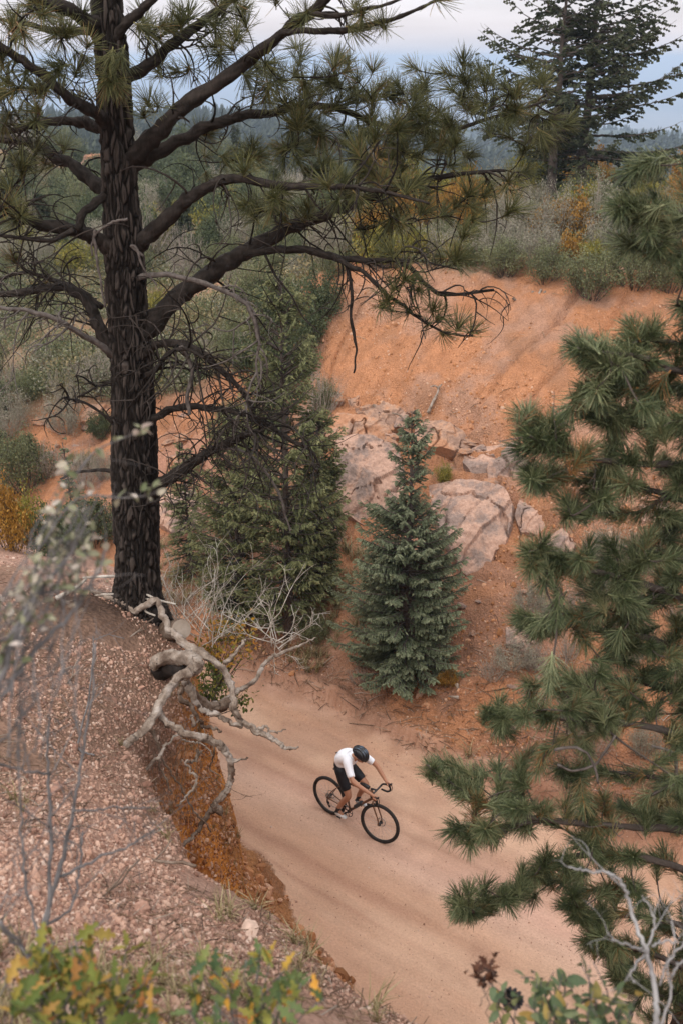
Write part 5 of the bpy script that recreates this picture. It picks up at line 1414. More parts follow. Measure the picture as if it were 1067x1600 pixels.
M_rootd = wood_mat('brown_root', (.08, .05, .032), (.16, .11, .08), (.27, .21, .165))
M_pale = wood_mat('bleached_twig', (.26, .21, .17), (.42, .36, .30), (.54, .49, .43))
M_cut = solid_mat('sawn_end', (.20, .15, .11), (.33, .27, .22), 6, bump=.003, bscale=50)
M_nearblack = solid_mat('near_black_wood', (.008, .006, .005), (.035, .025, .02), 14, bump=.01, bscale=30)  # near-black wood for the lumps and the cone core
rootsT = empty('exposed_tree_roots', (0, 0, 0), 'weathered grey exposed roots sprawling from the eroded bank edge below the tall pine', 'tree roots')
rr = np.random.default_rng(41)
def dpath(pts, ws):
    Pp = np.array([at(*p) for p in pts]); w = np.interp(np.linspace(0, 1, len(pts)), np.linspace(0, 1, len(ws)), ws)
    return Pp, np.array([px_r(a, q) for a, q in zip(w, Pp)])
def rootpart(pts, ws, m=M_root, name='root', seed=0, sides=14, rough=.30, par=rootsT, wob=.010):
    P_, R_ = dpath(pts, ws); P_, R_ = catmull(P_, R_, 9)
    k = np.arange(len(P_))
    for c in range(3): P_[:, c] += wob * vnoise(k * .35, k * 0 + c * 5.1, seed=seed + 1)
    P_[1:-1] += rr.normal(0, .004, (len(P_) - 2, 3)); R_ = R_ * .84 * (1 + .14 * vnoise(np.arange(len(R_)) * .31, np.zeros(len(R_)), seed=seed + 40))
    mb = MB(); tube(mb, P_, R_, sides + 8, rough=rough * .7, seed=seed, lump=9, ridge=.26)
    o = mb.build(name, m, par)
    # ridged, twisted grain
    return o, P_, R_
A_, PA, RA_ = rootpart([(240, 1040, 8.35), (251, 1030, 8.3), (279, 1026, 8.2), (306, 1032, 8.05), (311, 1041, 7.95), (296, 1050, 7.9), (279, 1060, 7.85), (263, 1078, 7.8), (246, 1105, 7.7), (230, 1137, 7.5), (210, 1154, 7.4), (192, 1166, 7.35), (160, 1178, 7.35), (140, 1190, 7.4)], (22, 26, 24, 20, 18, 17, 15, 12, 9, 5), seed=1)
rootpart([(246, 1105, 7.75), (256, 1125, 7.72), (269, 1133, 7.7), (290, 1146, 7.7), (317, 1152, 7.75), (338, 1161, 7.8), (352, 1176, 7.85), (361, 1190, 7.9), (362, 1216, 8.0), (352, 1236, 8.0), (338, 1253, 8.0), (330, 1268, 8.0)], (14, 13, 12, 12, 13, 11, 9), seed=2)
rootpart([(348, 1269, 8.02), (338, 1267, 8.0), (326, 1272, 8.0), (308, 1300, 7.9), (290, 1318, 7.8), (275, 1335, 7.7)], (12, 12, 9, 7, 6), M_rootd, seed=3)
rootpart([(361, 1190, 7.9), (372, 1187, 7.9), (387, 1186, 7.95)], (9, 5, 3), seed=4)
rootpart([(137, 918, 9.2), (165, 932, 9.15), (192, 943, 9.05), (213, 954, 9.0), (232, 944, 8.95), (246, 938, 8.9), (256, 962, 8.85), (265, 984, 8.75), (283, 1001, 8.6), (310, 1019, 8.5), (340, 1036, 8.4), (356, 1057, 8.3), (364, 1085, 8.25), (369, 1112, 8.2), (380, 1130, 8.2), (404, 1144, 8.2), (425, 1154, 8.2), (442, 1166, 8.2), (452, 1169, 8.2), (466, 1168, 8.25)], (7, 9, 10, 12, 14, 14, 13, 12, 9, 7, 3), seed=5)
rootpart([(404, 1140, 8.2), (415, 1136, 8.2), (428, 1144, 8.25), (446, 1139, 8.3)], (6, 4, 2), seed=6)
rootpart([(290, 1065, 8.0), (300, 1080, 8.0), (310, 1102, 8.05), (322, 1113, 8.1), (338, 1116, 8.1), (355, 1126, 8.15), (380, 1137, 8.2)], (14, 12, 10, 9, 8), seed=7)
rootpart([(285, 1075, 8.1), (282, 1090, 8.1), (300, 1106, 8.15), (312, 1125, 8.15), (320, 1135, 8.2), (338, 1140, 8.2), (346, 1144, 8.2)], (9, 8, 5, 3), M_rootd, seed=8)
rootpart([(300, 1118, 8.0), (305, 1135, 8.0), (309, 1122, 8.05)], (7, 5, 3), M_rootd, seed=9, name='root')
rootpart([(318, 1108, 8.5), (345, 1098, 8.6), (369, 1082, 8.8), (392, 1068, 8.95), (406, 1050, 9.05), (420, 1030, 9.1), (442, 1019, 9.2), (470, 1008, 9.3), (494, 997, 9.35)], (9, 9, 9, 7, 4, 2), seed=10)
rootpart([(352, 1034, 8.5), (366, 1024, 8.6), (376, 1010, 8.7), (382, 1000, 8.8)], (8, 7, 5), seed=11)
rootpart([(290, 1072, 8.3), (330, 1105, 8.5), (352, 1098, 8.55), (370, 1086, 8.6)], (9, 16, 14, 5), M_rootd, seed=12)
for pts, w, m in (([(310, 1171, 7.8), (306, 1188, 7.8), (292, 1191, 7.75), (300, 1208, 7.75), (307, 1223, 7.75), (292, 1245, 7.7), (276, 1262, 7.65)], (4, 5, 5, 3), M_root), ([(307, 1189, 7.8), (313, 1177, 7.8), (316, 1172, 7.8)], (4, 2), M_root),
                  ([(203, 1199, 7.2), (201, 1225, 7.15), (199, 1247, 7.1)], (6, 4), M_root), ([(258, 1160, 7.7), (245, 1185, 7.6), (228, 1205, 7.5), (215, 1225, 7.4)], (6, 5, 3), M_root),
                  ([(262, 1162, 7.8), (275, 1150, 7.8), (295, 1158, 7.9), (318, 1162, 7.95), (335, 1180, 8.0)], (3, 3, 2), M_pale), ([(330, 1150, 8.0), (335, 1180, 8.05), (328, 1200, 8.1), (345, 1215, 8.1)], (3, 2), M_rootd),
                  ([(232, 1130, 7.6), (248, 1165, 7.7), (252, 1200, 7.7), (270, 1240, 7.7)], (5, 3), M_rootd), ([(240, 1140, 7.7), (255, 1190, 7.7), (285, 1230, 7.8), (300, 1260, 7.8), (330, 1300, 7.9)], (4, 3), M_rootd)):
    rootpart(pts, w, m, seed=int(pts[0][0]), sides=8)
mbx = MB()
for k in range(60):                                   # fine hair roots hanging down the cliff
    s = at(rr.uniform(215, 330), rr.uniform(1120, 1260), 7.75)
    curly(mbx, s, (rr.normal(0, .5), -.2, -.8), rr.uniform(.15, .5), rr.uniform(.0015, .0035), rr, 1.4, 1.0, 1)
o = mbx.build('hair_roots', M_rootd, rootsT); o['kind'] = 'stuff'
# sawn log stub and near-black lumps at the hollow and the trunk base
P_, R_ = catmull(np.array([at(262, 985, 9.1), at(272, 985, 8.95), at(284, 983, 8.75)]), [.085, .09, .088], 4)
mb = MB(); tube(mb, P_, R_, 26, rough=.12, seed=8, cap=False); mb.build('log_stub', M_rootd, rootsT)
Tn = unit(P_[-1] - P_[-2]); U_ = unit(np.cross(Tn, (0, 0, 1))); V_ = np.cross(Tn, U_)
mb = MB(); rings = []
for q in (0.02, .3, .6, .85, .985): rings.append([P_[-1] + Tn * (.004 * (1 - q) + .003) + (U_ * math.cos(a) + V_ * math.sin(a)) * .088 * q for a in np.arange(26) * 6.283 / 26])
Vr = np.array(rings).reshape(-1, 3); k = np.arange(26)
mb.add(Vr, np.concatenate([np.stack([i * 26 + k, i * 26 + (k + 1) % 26, (i + 1) * 26 + (k + 1) % 26, (i + 1) * 26 + k], -1) for i in range(4)])); mb.build('sawn_end', M_cut, rootsT)
P_, R_ = catmull(np.array([at(236, 1048, 8.7), at(250, 1044, 8.55), at(272, 1042, 8.35), at(290, 1044, 8.2)]), [.10, .105, .085, .05], 4)
mb = MB(); tube(mb, P_, R_, 22, rough=.4, seed=18); mb.build('dark_lump', M_nearblack, rootsT)
P_, R_ = catmull(np.array([at(215, 955, 9.3), at(228, 962, 9.2), at(242, 962, 9.15), at(252, 958, 9.2)]), [.06, .085, .08, .05], 4)
mb = MB(); tube(mb, P_, R_, 22, rough=.4, seed=19); mb.build('dark_lump', M_nearblack, rootsT)

# pale dead brush growing behind the roots -------------------------
brush = empty('dead_brush', (0, 0, 0), 'bleached leafless brush with fine white twigs fanning up behind the exposed roots', 'dead bush')
mb = MB()
def fan(mb, base, tip, r0, bend, r, subs=4, sub=(.15, .5)):
    base = np.array(base); tip = np.array(tip); L = np.linalg.norm(tip - base); d = unit(tip - base)
    s = unit(np.cross(d, r.normal(size=3))); u = np.linspace(0, 1, 9)[:, None]
    Q_ = base + (tip - base) * u + s * (bend * L * np.sin(u * 3.14)) + r.normal(0, .012 * L, (9, 3)) * np.sin(u * 3.14)
    tube(mb, Q_, np.linspace(r0, r0 * .35, 9), 5, r.random())
    for _ in range(subs):
        i = r.integers(2, 8); curly(mb, Q_[i], unit(d + unit(r.normal(size=3)) * .9), L * r.uniform(*sub), r0 * .55, r, 1.3, -.2, 1)
for k in range(40):
    bx, by = rr.uniform(275, 350), rr.uniform(960, 1015)
    fan(mb, at(bx, by, 9.4 + rr.uniform(-.2, .6)), at(bx + rr.normal(-10, 48), by - rr.uniform(50, 135), 9.6 + rr.uniform(-.3, .6)), .0042, rr.normal(0, .1), rr, 3)
mb.build('twigs', M_pale, brush)
mb = MB(); c0 = (428, 990, 9.25)
for x, y, b in ((477, 880, -.08), (455, 945, .25), (488, 955, .3), (400, 925, .1), (380, 950, .2), (420, 940, .05), (345, 985, .1), (492, 975, .2), (440, 925, -.1), (350, 960, .15), (470, 985, .1), (430, 1060, .1), (470, 1030, .1), (485, 1000, .05)):
    fan(mb, at(c0[0] + rr.normal(0, 9), c0[1] + rr.normal(12, 10), c0[2] + rr.normal(0, .1)), at(x, y, 9.3 + rr.normal(0, .15)), .0055, b, rr, 4, (.2, .5))
b2 = empty('dead_brush', (0, 0, 0), 'spray of curved white twigs at the right end of the exposed roots', 'dead bush')
mb.build('twigs', M_pale, b2)
mb = MB()
for pts, w in (([(130, 903, 9.2), (158, 901, 9.15), (192, 902, 9.1), (213, 918, 9.05), (244, 936, 9.0), (275, 944, 8.95)], (4, 5, 4, 3)), ([(122, 915, 9.2), (135, 935, 9.2), (158, 929, 9.15), (200, 930, 9.1), (240, 938, 9.0)], (3, 4, 3)), ([(192, 902, 9.1), (202, 899, 9.1)], (3, 1)),
               ([(210, 928, 9.05), (222, 940, 9.05), (228, 955, 9.0), (243, 962, 9.0)], (4, 3)), ([(135, 935, 9.2), (133, 950, 9.2)], (3, 2)), ([(88, 935, 8.9), (120, 918, 9.0), (135, 905, 9.1)], (8, 6, 4))):
    P_, R_ = dpath(pts, w); P_, R_ = catmull(P_, R_, 6); tube(mb, P_, R_, 7, .5)
t_ = mb.build('fallen_twig', M_pale); tag(t_, 'long pale fallen twig lying against the base of the tall pine', 'twig')
# autumn shrub behind the roots -------------------------------------
def leafy(name, label, cat, cents, lm, n, leaf, seed, stem_from=None, wood=M_twigb, asp=2.2):
    r = np.random.default_rng(seed); root = empty(name, (0, 0, 0), label, cat)
    L = MB(); W = MB()
    for (x, y, rad, D, q) in cents:
        c = at(x, y, D); R0 = rad * D / FPX
        b = np.array(stem_from) if stem_from is not None else c - (0, 0, .5)
        for _ in range(int(4 + q / 18)):
            e = c + r.normal(0, .5, 3) * R0; u = np.linspace(0, 1, 7)[:, None]
            tube(W, b + (e - b) * u + r.normal(0, .015, (7, 3)) * u, np.linspace(.006, .0015, 7), 4, r.random())
        p = c + r.normal(0, .5, (q, 3)) * R0
        d = r.normal(size=(q, 3)) + (0, -.2, .3); d /= np.linalg.norm(d, axis=1)[:, None]
        s = np.cross(d, r.normal(size=(q, 3))); s /= np.linalg.norm(s, axis=1)[:, None]; nn_ = np.cross(d, s)
        ll = leaf * r.uniform(.6, 1.3, (q, 1))
        V = np.stack([p, p + d * ll * .35 + s * ll / asp * .5 + nn_ * ll * .06, p + d * ll * .7 + s * ll / asp * .42, p + d * ll + nn_ * ll * .1, p + d * ll * .7 - s * ll / asp * .42, p + d * ll * .35 - s * ll / asp * .5 + nn_ * ll * .06], 1).reshape(-1, 3)
        L.add(V, np.arange(q * 6).reshape(q, 6), np.repeat(np.clip(r.normal(.5, .22, q), 0, 1), 6))
    W.build('stems', wood, root); L.build('foliage', lm, root, smooth=False)
    return root
M_aut = leaf_mat('autumn_leaves', [(0, (.06, .075, .02)), (.35, (.17, .15, .03)), (.6, (.42, .24, .035)), (1, (.58, .24, .05))], trans=.3)
leafy('autumn_bush', 'orange and yellow leaved bush behind the exposed roots at the road edge', 'bush', [(345, 985, 26, 9.9, 150), (380, 1000, 26, 9.9, 150), (330, 1015, 22, 9.7, 110), (360, 1025, 24, 9.7, 90)], M_aut, 0, .05, 9, at(340, 1080, 9.9))
M_grl = leaf_mat('green_leaves', [(0, (.03, .045, .012)), (.5, (.10, .12, .03)), (1, (.25, .22, .05))], trans=.3)
leafy('green_bush', 'small green leafed bush tucked among the exposed roots', 'bush', [(335, 1055, 24, 8.9, 150), (345, 1078, 24, 8.8, 130), (375, 1100, 16, 8.8, 50), (320, 1080, 20, 8.6, 80), (385, 1090, 14, 9.0, 30)], M_grl, 0, .045, 10, at(330, 1120, 8.7))
# ================================================================ BICYCLE AND RIDER
HD = math.atan2(-.63, .77)
C0 = atY(512, 1268, 1.0)
G0 = ground(514, 1270, d0=9); G0 = np.array([G0[0], G0[1], G0[2]])
BM = Matrix.Translation(Vector(G0)) @ Matrix.Rotation(HD, 4, 'Z') @ Matrix.Rotation(R(-3), 4, 'X')
M_tyre = solid_mat('black_tyre', (.012, .011, .011), (.035, .028, .024), 40, rough=.8)
M_rim = solid_mat('dark_rim', (.02, .018, .018), (.05, .045, .04), 20, rough=.4, spec=.5)
M_wallt = solid_mat('tan_sidewall', (.16, .09, .05), (.22, .13, .08), 30, rough=.7)
M_frame = solid_mat('bronze_frame', (.10, .045, .022), (.15, .07, .035), 6, rough=.35, spec=.6)
M_blk = solid_mat('black_parts', (.010, .010, .011), (.028, .027, .028), 30, rough=.45, spec=.5)
M_steel = solid_mat('steel', (.30, .30, .30), (.45, .45, .44), 20, rough=.35, metal=1)
M_tape = solid_mat('black_bar_tape', (.008, .008, .008), (.02, .02, .02), 60, rough=.75)
M_bottle = solid_mat('dark_bottle', (.02, .022, .03), (.04, .045, .05), 9, rough=.4)
bike = empty('gravel_bicycle', (0, 0, 0), 'bronze and black drop-bar bicycle ridden down the dirt road', 'bicycle')
bike.matrix_world = BM
def part(name, fn, m, par=bike):
    mb = MB(); fn(mb); return mb.build(name, m, par)
def T_(mb, pts, rs_, s=10, n=5):
    P_, R_ = catmull(pts, rs_ if hasattr(rs_, '__len__') else [rs_] * len(pts), n); tube(mb, P_, R_, s)
def torus(mb, c, rad, r, rot=None, n=56, m=10, flat=1.):
    a = np.arange(n) * 2 * math.pi / n; b = np.arange(m) * 2 * math.pi / m
    A, B = np.meshgrid(a, b, indexing='ij')
    V = np.stack([(rad + r * np.cos(B)) * np.cos(A), r * flat * np.sin(B), (rad + r * np.cos(B)) * np.sin(A)], -1).reshape(-1, 3)
    if rot is not None: V = V @ np.array(rot).T
    i = np.arange(n)[:, None]; j = np.arange(m)[None]
    F = np.stack([i * m + j, i * m + (j + 1) % m, ((i + 1) % n) * m + (j + 1) % m, ((i + 1) % n) * m + j], -1).reshape(-1, 4)
    mb.add(V + np.array(c), F)
def cyl(mb, c, ax, rad, L, s=20):
    ax = unit(ax); c = np.array(c); tube(mb, [c - ax * L / 2, c - ax * L * .49, c + ax * L * .49, c + ax * L / 2], [rad * .92, rad, rad, rad * .92], s)
WR = .345
STEER = Matrix.Rotation(R(9), 3, Vector((-.30, 0, .95)))
def wheel(c, steer):
    S = np.array(STEER) if steer else np.eye(3)
    w = part('wheel', lambda mb: [cyl(mb, c, S @ (0, 1, 0), .022, .10), cyl(mb, np.array(c) + S @ (0, .035, 0), S @ (0, 1, 0), .030, .006), cyl(mb, np.array(c) - S @ (0, .03, 0), S @ (0, 1, 0), .028, .006)], M_blk)
    part('tyre', lambda mb: torus(mb, c, WR - .026, .028, S), M_tyre, w)
    part('rim', lambda mb: torus(mb, c, WR - .047, .012, S, flat=1.0), M_rim, w)
    part('sidewall', lambda mb: torus(mb, c, WR - .036, .0105, S, flat=1.7), M_wallt, w)
    def sp_(mb):
        for k in range(28):
            a = k * 2 * math.pi / 28; y = .03 * (-1) ** k
            tube(mb, [np.array(c) + S @ (.022 * math.cos(a + .6), y, .022 * math.sin(a + .6)), np.array(c) + S @ ((WR - .05) * math.cos(a), 0, (WR - .05) * math.sin(a))], [.0011, .0011], 3, cap=False)
    part('spokes', sp_, M_steel, w)
    def disc(mb):
        torus(mb, np.array(c) + S @ (0, .045, 0), .070, .007, S, n=36, m=5, flat=.2)
        for k in range(6):
            a = k * 1.047; tube(mb, [np.array(c) + S @ (0, .045, 0), np.array(c) + S @ (.068 * math.cos(a), .045, .068 * math.sin(a))], [.003, .003], 4)
    part('brake_disc', disc, M_steel, w)
RC = np.array((0, 0, WR)); FC = np.array((1.03, 0, WR)); BBt = np.array((.43, 0, .28)); ST = np.array((.30, 0, .80)); HT = np.array((.835, 0, .87)); HB = np.array((.872, 0, .74))
wheel(RC, False); wheel(FC, True)
fr = part('frame', lambda mb: [T_(mb, [BBt, ST], .016), T_(mb, [ST + (.005, 0, -.03), HT + (0, 0, -.02)], .015), T_(mb, [BBt, HB + (0, 0, .02)], .021), T_(mb, [HT + (-.005, 0, .02), HB + (.005, 0, -.01)], .022),
    *[T_(mb, [BBt + (0, s * .03, 0), RC + (.2, s * .045, -.02), RC + (0, s * .065, 0)], .010) for s in (-1, 1)], *[T_(mb, [ST + (0, s * .015, -.06), RC + (.12, s * .05, .2), RC + (0, s * .065, 0)], .008) for s in (-1, 1)], cyl(mb, BBt, (0, 1, 0), .026, .08)], M_frame)
part('seat_post', lambda mb: T_(mb, [ST, ST + (-.045, 0, .16)], .0135), M_blk)
def sad(mb):
    X = np.linspace(-.14, .14, 15); th = np.linspace(0, math.pi, 9)
    V = []
    for x in X:
        w = .022 + .052 * sstep(.02, -.12, np.array(x)) if x < .02 else .022 * (1 - .3 * (x - .02) / .12)
        for a in th: V.append((x, w * math.cos(a), .035 * math.sin(a) ** .6 - .01))
    F = [(i * 9 + j, i * 9 + j + 1, (i + 1) * 9 + j + 1, (i + 1) * 9 + j) for i in range(14) for j in range(8)]
    V = np.array(V) + ST + (-.05, 0, .17)
    mb.add(V, np.array(F)); mb.add(V[[0]], np.zeros((0, 3), int))
    T_(mb, [ST + (-.15, 0, .165), ST + (.07, 0, .165)], .006)
part('saddle', sad, M_blk)
def frk(mb):
    for s in (-1, 1):
        p = [HB + (.012, s * .012, -.03), HB + (.03, s * .048, -.08), FC + (-.02, s * .055, .10), FC + (0, s * .055, 0)]
        q = [np.array(STEER) @ (a - HB) + HB if i < 4 else a for i, a in enumerate(p)]
        q[-1] = FC + np.array(STEER) @ (0, s * .055, 0); q[-2] = FC + np.array(STEER) @ (-.02, s * .055, .10)
        T_(mb, q, [.017, .014, .011, .009])
part('fork', frk, M_frame)
Sm = np.array(STEER); BC = HT + np.array((.075, 0, .055))
BCc = HT + Sm @ (.085, 0, .05)
part('stem', lambda mb: [T_(mb, [HT + (0, 0, -.01), HT + (-.008, 0, .045)], .018), T_(mb, [HT + (-.006, 0, .04), BCc], .015)], M_blk)
def bars(mb):
    T_(mb, [BCc + Sm @ (0, -.13, 0), BCc, BCc + Sm @ (0, .13, 0)], .015)
part('handlebar', bars, M_blk)
hand = {}
for s in (-1, 1):
    pts = [BCc + Sm @ v for v in ((0, s * .12, 0), (0, s * .185, 0), (.03, s * .21, .002), (.085, s * .215, .004), (.125, s * .218, -.03), (.125, s * .222, -.085), (.08, s * .228, -.125), (.02, s * .23, -.13), (-.03, s * .232, -.13))]
    part('drop_bar', lambda mb: T_(mb, pts, .0155), M_tape)
    part('brake_hood', lambda mb: T_(mb, [BCc + Sm @ v for v in ((.075, s * .214, .01), (.115, s * .216, .022), (.15, s * .214, .055))], [.017, .018, .012]), M_blk)
    part('brake_lever', lambda mb: T_(mb, [BCc + Sm @ v for v in ((.145, s * .213, .03), (.165, s * .213, -.02), (.155, s * .214, -.075))], [.007, .006, .005]), M_blk)
    hand[s] = BCc + Sm @ (.10, s * .216, .012)
CA = math.atan2(.14, .10)                                     # left pedal forward and up, right pedal back and down
pl = {1: BBt + np.array((.125, 0, .12)), -1: BBt + np.array((-.115, 0, -.115))}
def crank(mb):
    torus(mb, BBt + (0, -.048, 0), .085, .006, n=40, m=6, flat=.5)
    for k in range(5): tube(mb, [BBt + (0, -.048, 0), BBt + (.083 * math.cos(k * 1.257), -.048, .083 * math.sin(k * 1.257))], [.007, .006], 5)
    for s in (-1, 1): T_(mb, [BBt + (0, s * .055, 0), pl[s] + (0, s * .065, 0)], [.014, .010])
part('crankset', crank, M_blk)
for s in (-1, 1):
    part('pedal', lambda mb: box(mb, pl[s] + (0, s * .11, 0), (.08, .075, .016)), M_blk)
def chain(mb):
    for z1, z2 in ((.085, .05), (-.085, -.11)): tube(mb, [BBt + (0, -.048, z1), RC + (0.01, -.048, z2)], [.005, .005], 5)
part('chain', chain, M_steel)
part('cassette', lambda mb: [cyl(mb, RC + (0, -.030 - .006 * k, 0), (0, 1, 0), .058 - .006 * k, .003, 24) for k in range(5)], M_steel)
part('rear_derailleur', lambda mb: [T_(mb, [RC + (.01, -.065, -.02), RC + (.02, -.07, -.08), RC + (.05, -.06, -.15)], [.012, .012, .008]), cyl(mb, RC + (.03, -.055, -.09), (0, 1, 0), .022, .01), cyl(mb, RC + (.055, -.055, -.15), (0, 1, 0), .022, .01)], M_blk)
for a, b in (((.50, 0, .36), (.62, 0, .50)),):
    part('water_bottle', lambda mb: T_(mb, [np.array(a) + (.03, 0, .045), np.array(b) + (.03, 0, .045), np.array(b) + (.045, 0, .065)], [.034, .036, .018], 14), M_bottle)
part('frame_bag', lambda mb: T_(mb, [HT + (-.05, 0, .035), HT + (-.15, 0, .035), HT + (-.22, 0, .025)], [.03, .035, .025], 12), M_blk)

# ------------------------------------------------------------- rider
M_skin = solid_mat('tanned_skin', (.36, .17, .10), (.42, .21, .13), 5, rough=.5)
M_jer = solid_mat('white_jersey', (.78, .78, .82), (.86, .86, .89), 4, rough=.75, bump=.01, bscale=9)
M_short = solid_mat('black_shorts', (.006, .006, .008), (.016, .016, .02), 8, rough=.6)
M_helm = solid_mat('black_helmet', (.006, .007, .010), (.016, .018, .024), 6, rough=.38, spec=.5)
M_vent = solid_mat('blue_grey_vent', (.06, .09, .14), (.10, .14, .20), 8, rough=.3, spec=.6)
M_shoe = solid_mat('white_shoe', (.50, .50, .50), (.68, .68, .68), 9, rough=.5)
M_sock = solid_mat('dark_sock', (.02, .02, .022), (.05, .05, .05), 9)
M_hair = solid_mat('brown_hair', (.04, .02, .012), (.09, .05, .03), 40, stretch=(1, 1, .1))
M_glass = solid_mat('dark_lens', (.01, .01, .012), (.02, .02, .03), 4, rough=.1, spec=.8)
pers = empty('person', (0, 0, 0), 'person in white jersey, black shorts and black helmet crouched over the bicycle', 'person')
pers.matrix_world = BM
def skin(name, verts, edges, radii, m, root_i=0, par=pers, sub=2):
    me = bpy.data.meshes.new(name); me.from_pydata([tuple(v) for v in verts], edges, []); me.materials.append(m)
    o = link(name, me, par)
    md = o.modifiers.new('skin', 'SKIN'); md.use_smooth_shade = True
    for i, r_ in enumerate(radii):
        sv = me.skin_vertices[0].data[i]; sv.radius = r_ if hasattr(r_, '__len__') else (r_, r_); sv.use_root = (i == root_i)
    sb = o.modifiers.new('sub', 'SUBSURF'); sb.levels = sb.render_levels = sub
    return o
V3 = lambda *a: np.array(a, float)
hipc = ST + (-.055, 0, .265); chest = V3(.41, 0, 1.285); mids = V3(.26, 0, 1.20); neck = V3(.49, 0, 1.35); headb = V3(.55, 0, 1.385); headc = V3(.575, 0, 1.425)
def off(p, y, dx=0, dz=0): return p + np.array((dx, y, dz))
kn = {1: V3(.66, .115, .83), -1: V3(.50, -.13, .66)}
ank = {s: pl[s] + (-.065, s * .105, .105) for s in (-1, 1)}
sh = {s: off(chest, s * .165, .045, .02) for s in (-1, 1)}
el = {1: V3(.70, .29, 1.13), -1: V3(.68, -.29, 1.12)}
wr = {s: hand[s] + (-.055, s * .005, .035) for s in (-1, 1)}
vs = [hipc, mids, chest, neck, headb, headc + (.01, 0, .03)]
rd = [.09, .075, .070, .052, .065, .080]; ed = [(0, 1), (1, 2), (2, 3), (3, 4), (4, 5)]
for s in (-1, 1):
    i = len(vs)
    vs += [off(hipc, s * .095, .03, -.02), (off(hipc, s * .095) + kn[s]) / 2, kn[s], kn[s] * .62 + ank[s] * .38 + (-.02, 0, 0), ank[s], pl[s] + (.07, s * .105, .035)]
    rd += [.095, .078, .056, .055, .036, .03]; ed += [(0, i), (i, i + 1), (i + 1, i + 2), (i + 2, i + 3), (i + 3, i + 4), (i + 4, i + 5)]
    i = len(vs)
    vs += [sh[s], (sh[s] + el[s]) / 2, el[s], (el[s] + wr[s]) / 2, wr[s], hand[s] + (-.015, 0, .02)]
    rd += [.046, .046, .042, .037, .026, .029]; ed += [(2, i), (i, i + 1), (i + 1, i + 2), (i + 2, i + 3), (i + 3, i + 4), (i + 4, i + 5)]
body = skin('body', vs, ed, rd, M_skin)
for s in (-1, 1):                                            # fingers closed round the hoods
    pm = hand[s] + (-.015, 0, .022)
    for k, (fw, ln) in enumerate(((.030, .95), (.012, 1.05), (-.006, 1.0), (-.022, .8))):
        a = pm + (fw, s * .018, -.002)
        skin('finger', [a, a + (.006, s * .014, -.012 * ln), a + (.006, s * .006, -.036 * ln), a + (.002, -s * .012, -.044 * ln)], [(0, 1), (1, 2), (2, 3)], [.010, .0095, .009, .0075], M_skin, sub=1)
    a = pm + (-.01, -s * .016, .0)
    skin('thumb', [a, a + (.016, -s * .014, -.008), a + (.036, -s * .014, -.022)], [(0, 1), (1, 2)], [.011, .010, .008], M_skin, sub=1)
def cloth(name, m, torso, trad, yscale, limbs, vox=.010, it=5):
    """a garment: body tube and limb tubes fused into one surface"""
    mb = MB()
    P_, R_ = catmull(torso, trad, 6); tube(mb, P_, R_, 26); mb.V[-1][:, 1] *= yscale
    for pts, rr_ in limbs:
        P_, R_ = catmull(pts, rr_, 6); tube(mb, P_, R_, 18)
    o = mb.build(name, m, pers)
    r_ = o.modifiers.new('fuse', 'REMESH'); r_.mode = 'VOXEL'; r_.voxel_size = vox; r_.use_smooth_shade = True
    sm = o.modifiers.new('soft', 'SMOOTH'); sm.factor = .5; sm.iterations = it
    return o
cloth('jersey', M_jer, [hipc + (-.03, 0, .01), hipc + (.01, 0, .06), mids + (-.01, 0, .01), mids * .45 + chest * .55 + (-.02, 0, .02), chest + (0, 0, .0), chest * .4 + neck * .6], [.085, .118, .125, .130, .120, .062], 1.28,
      [([chest * .8 + sh[s] * .2, sh[s] + (0, -s * .02, 0), sh[s] * .6 + el[s] * .4, sh[s] * .25 + el[s] * .75], [.085, .082, .064, .058]) for s in (-1, 1)])
cloth('shorts', M_short, [hipc + (-.045, 0, -.06), hipc + (-.02, 0, 0), hipc + (.02, 0, .065), hipc + (.04, 0, .10)], [.085, .124, .118, .09], 1.25,
      [([off(hipc, s * .06, 0, -.03), off(hipc, s * .095, .05, -.04), off(hipc, s * .098) * .55 + kn[s] * .45, off(hipc, s * .098) * .25 + kn[s] * .75], [.10, .104, .090, .076]) for s in (-1, 1)])
for s in (-1, 1):
    skin('sock', [ank[s] * .78 + kn[s] * .22, ank[s], ank[s] + (.01, 0, -.03)], [(0, 1), (1, 2)], [.048, .042, .042], M_sock, 1, sub=1)
    q = pl[s] + (0, s * .105, 0)
    shoe = skin('shoe', [q + (-.085, 0, .045), q + (-.03, 0, .05), q + (.05, 0, .035), q + (.13, 0, .025)], [(0, 1), (1, 2), (2, 3)], [(.040, .036), (.046, .045), (.045, .030), (.034, .020)], M_shoe, 1)
def ell(mb, c, r3, rot=None, nu=28, nv=18, lo=-1., f=None, v=None):
    th = np.linspace(0, 2 * math.pi, nu, endpoint=False); ph = np.linspace(math.asin(lo), math.pi / 2, nv)
    A, B = np.meshgrid(th, ph); V = np.stack([np.cos(B) * np.cos(A), np.cos(B) * np.sin(A), np.sin(B)], -1)
    if f is not None: V = V * f(V)[..., None]
    V = (V * np.array(r3)).reshape(-1, 3)
    if rot is not None: V = V @ np.array(rot).T
    k = np.arange(nu); F = np.concatenate([np.stack([i * nu + k, i * nu + (k + 1) % nu, (i + 1) * nu + (k + 1) % nu, (i + 1) * nu + k], -1) for i in range(nv - 1)])
    mb.add(V + np.array(c), F, v)
HR = Matrix.Rotation(R(26), 3, 'Y') @ Matrix.Rotation(R(-8), 3, 'X')
HRn = np.array(HR)
hc = headc + np.array((.015, 0, .02))
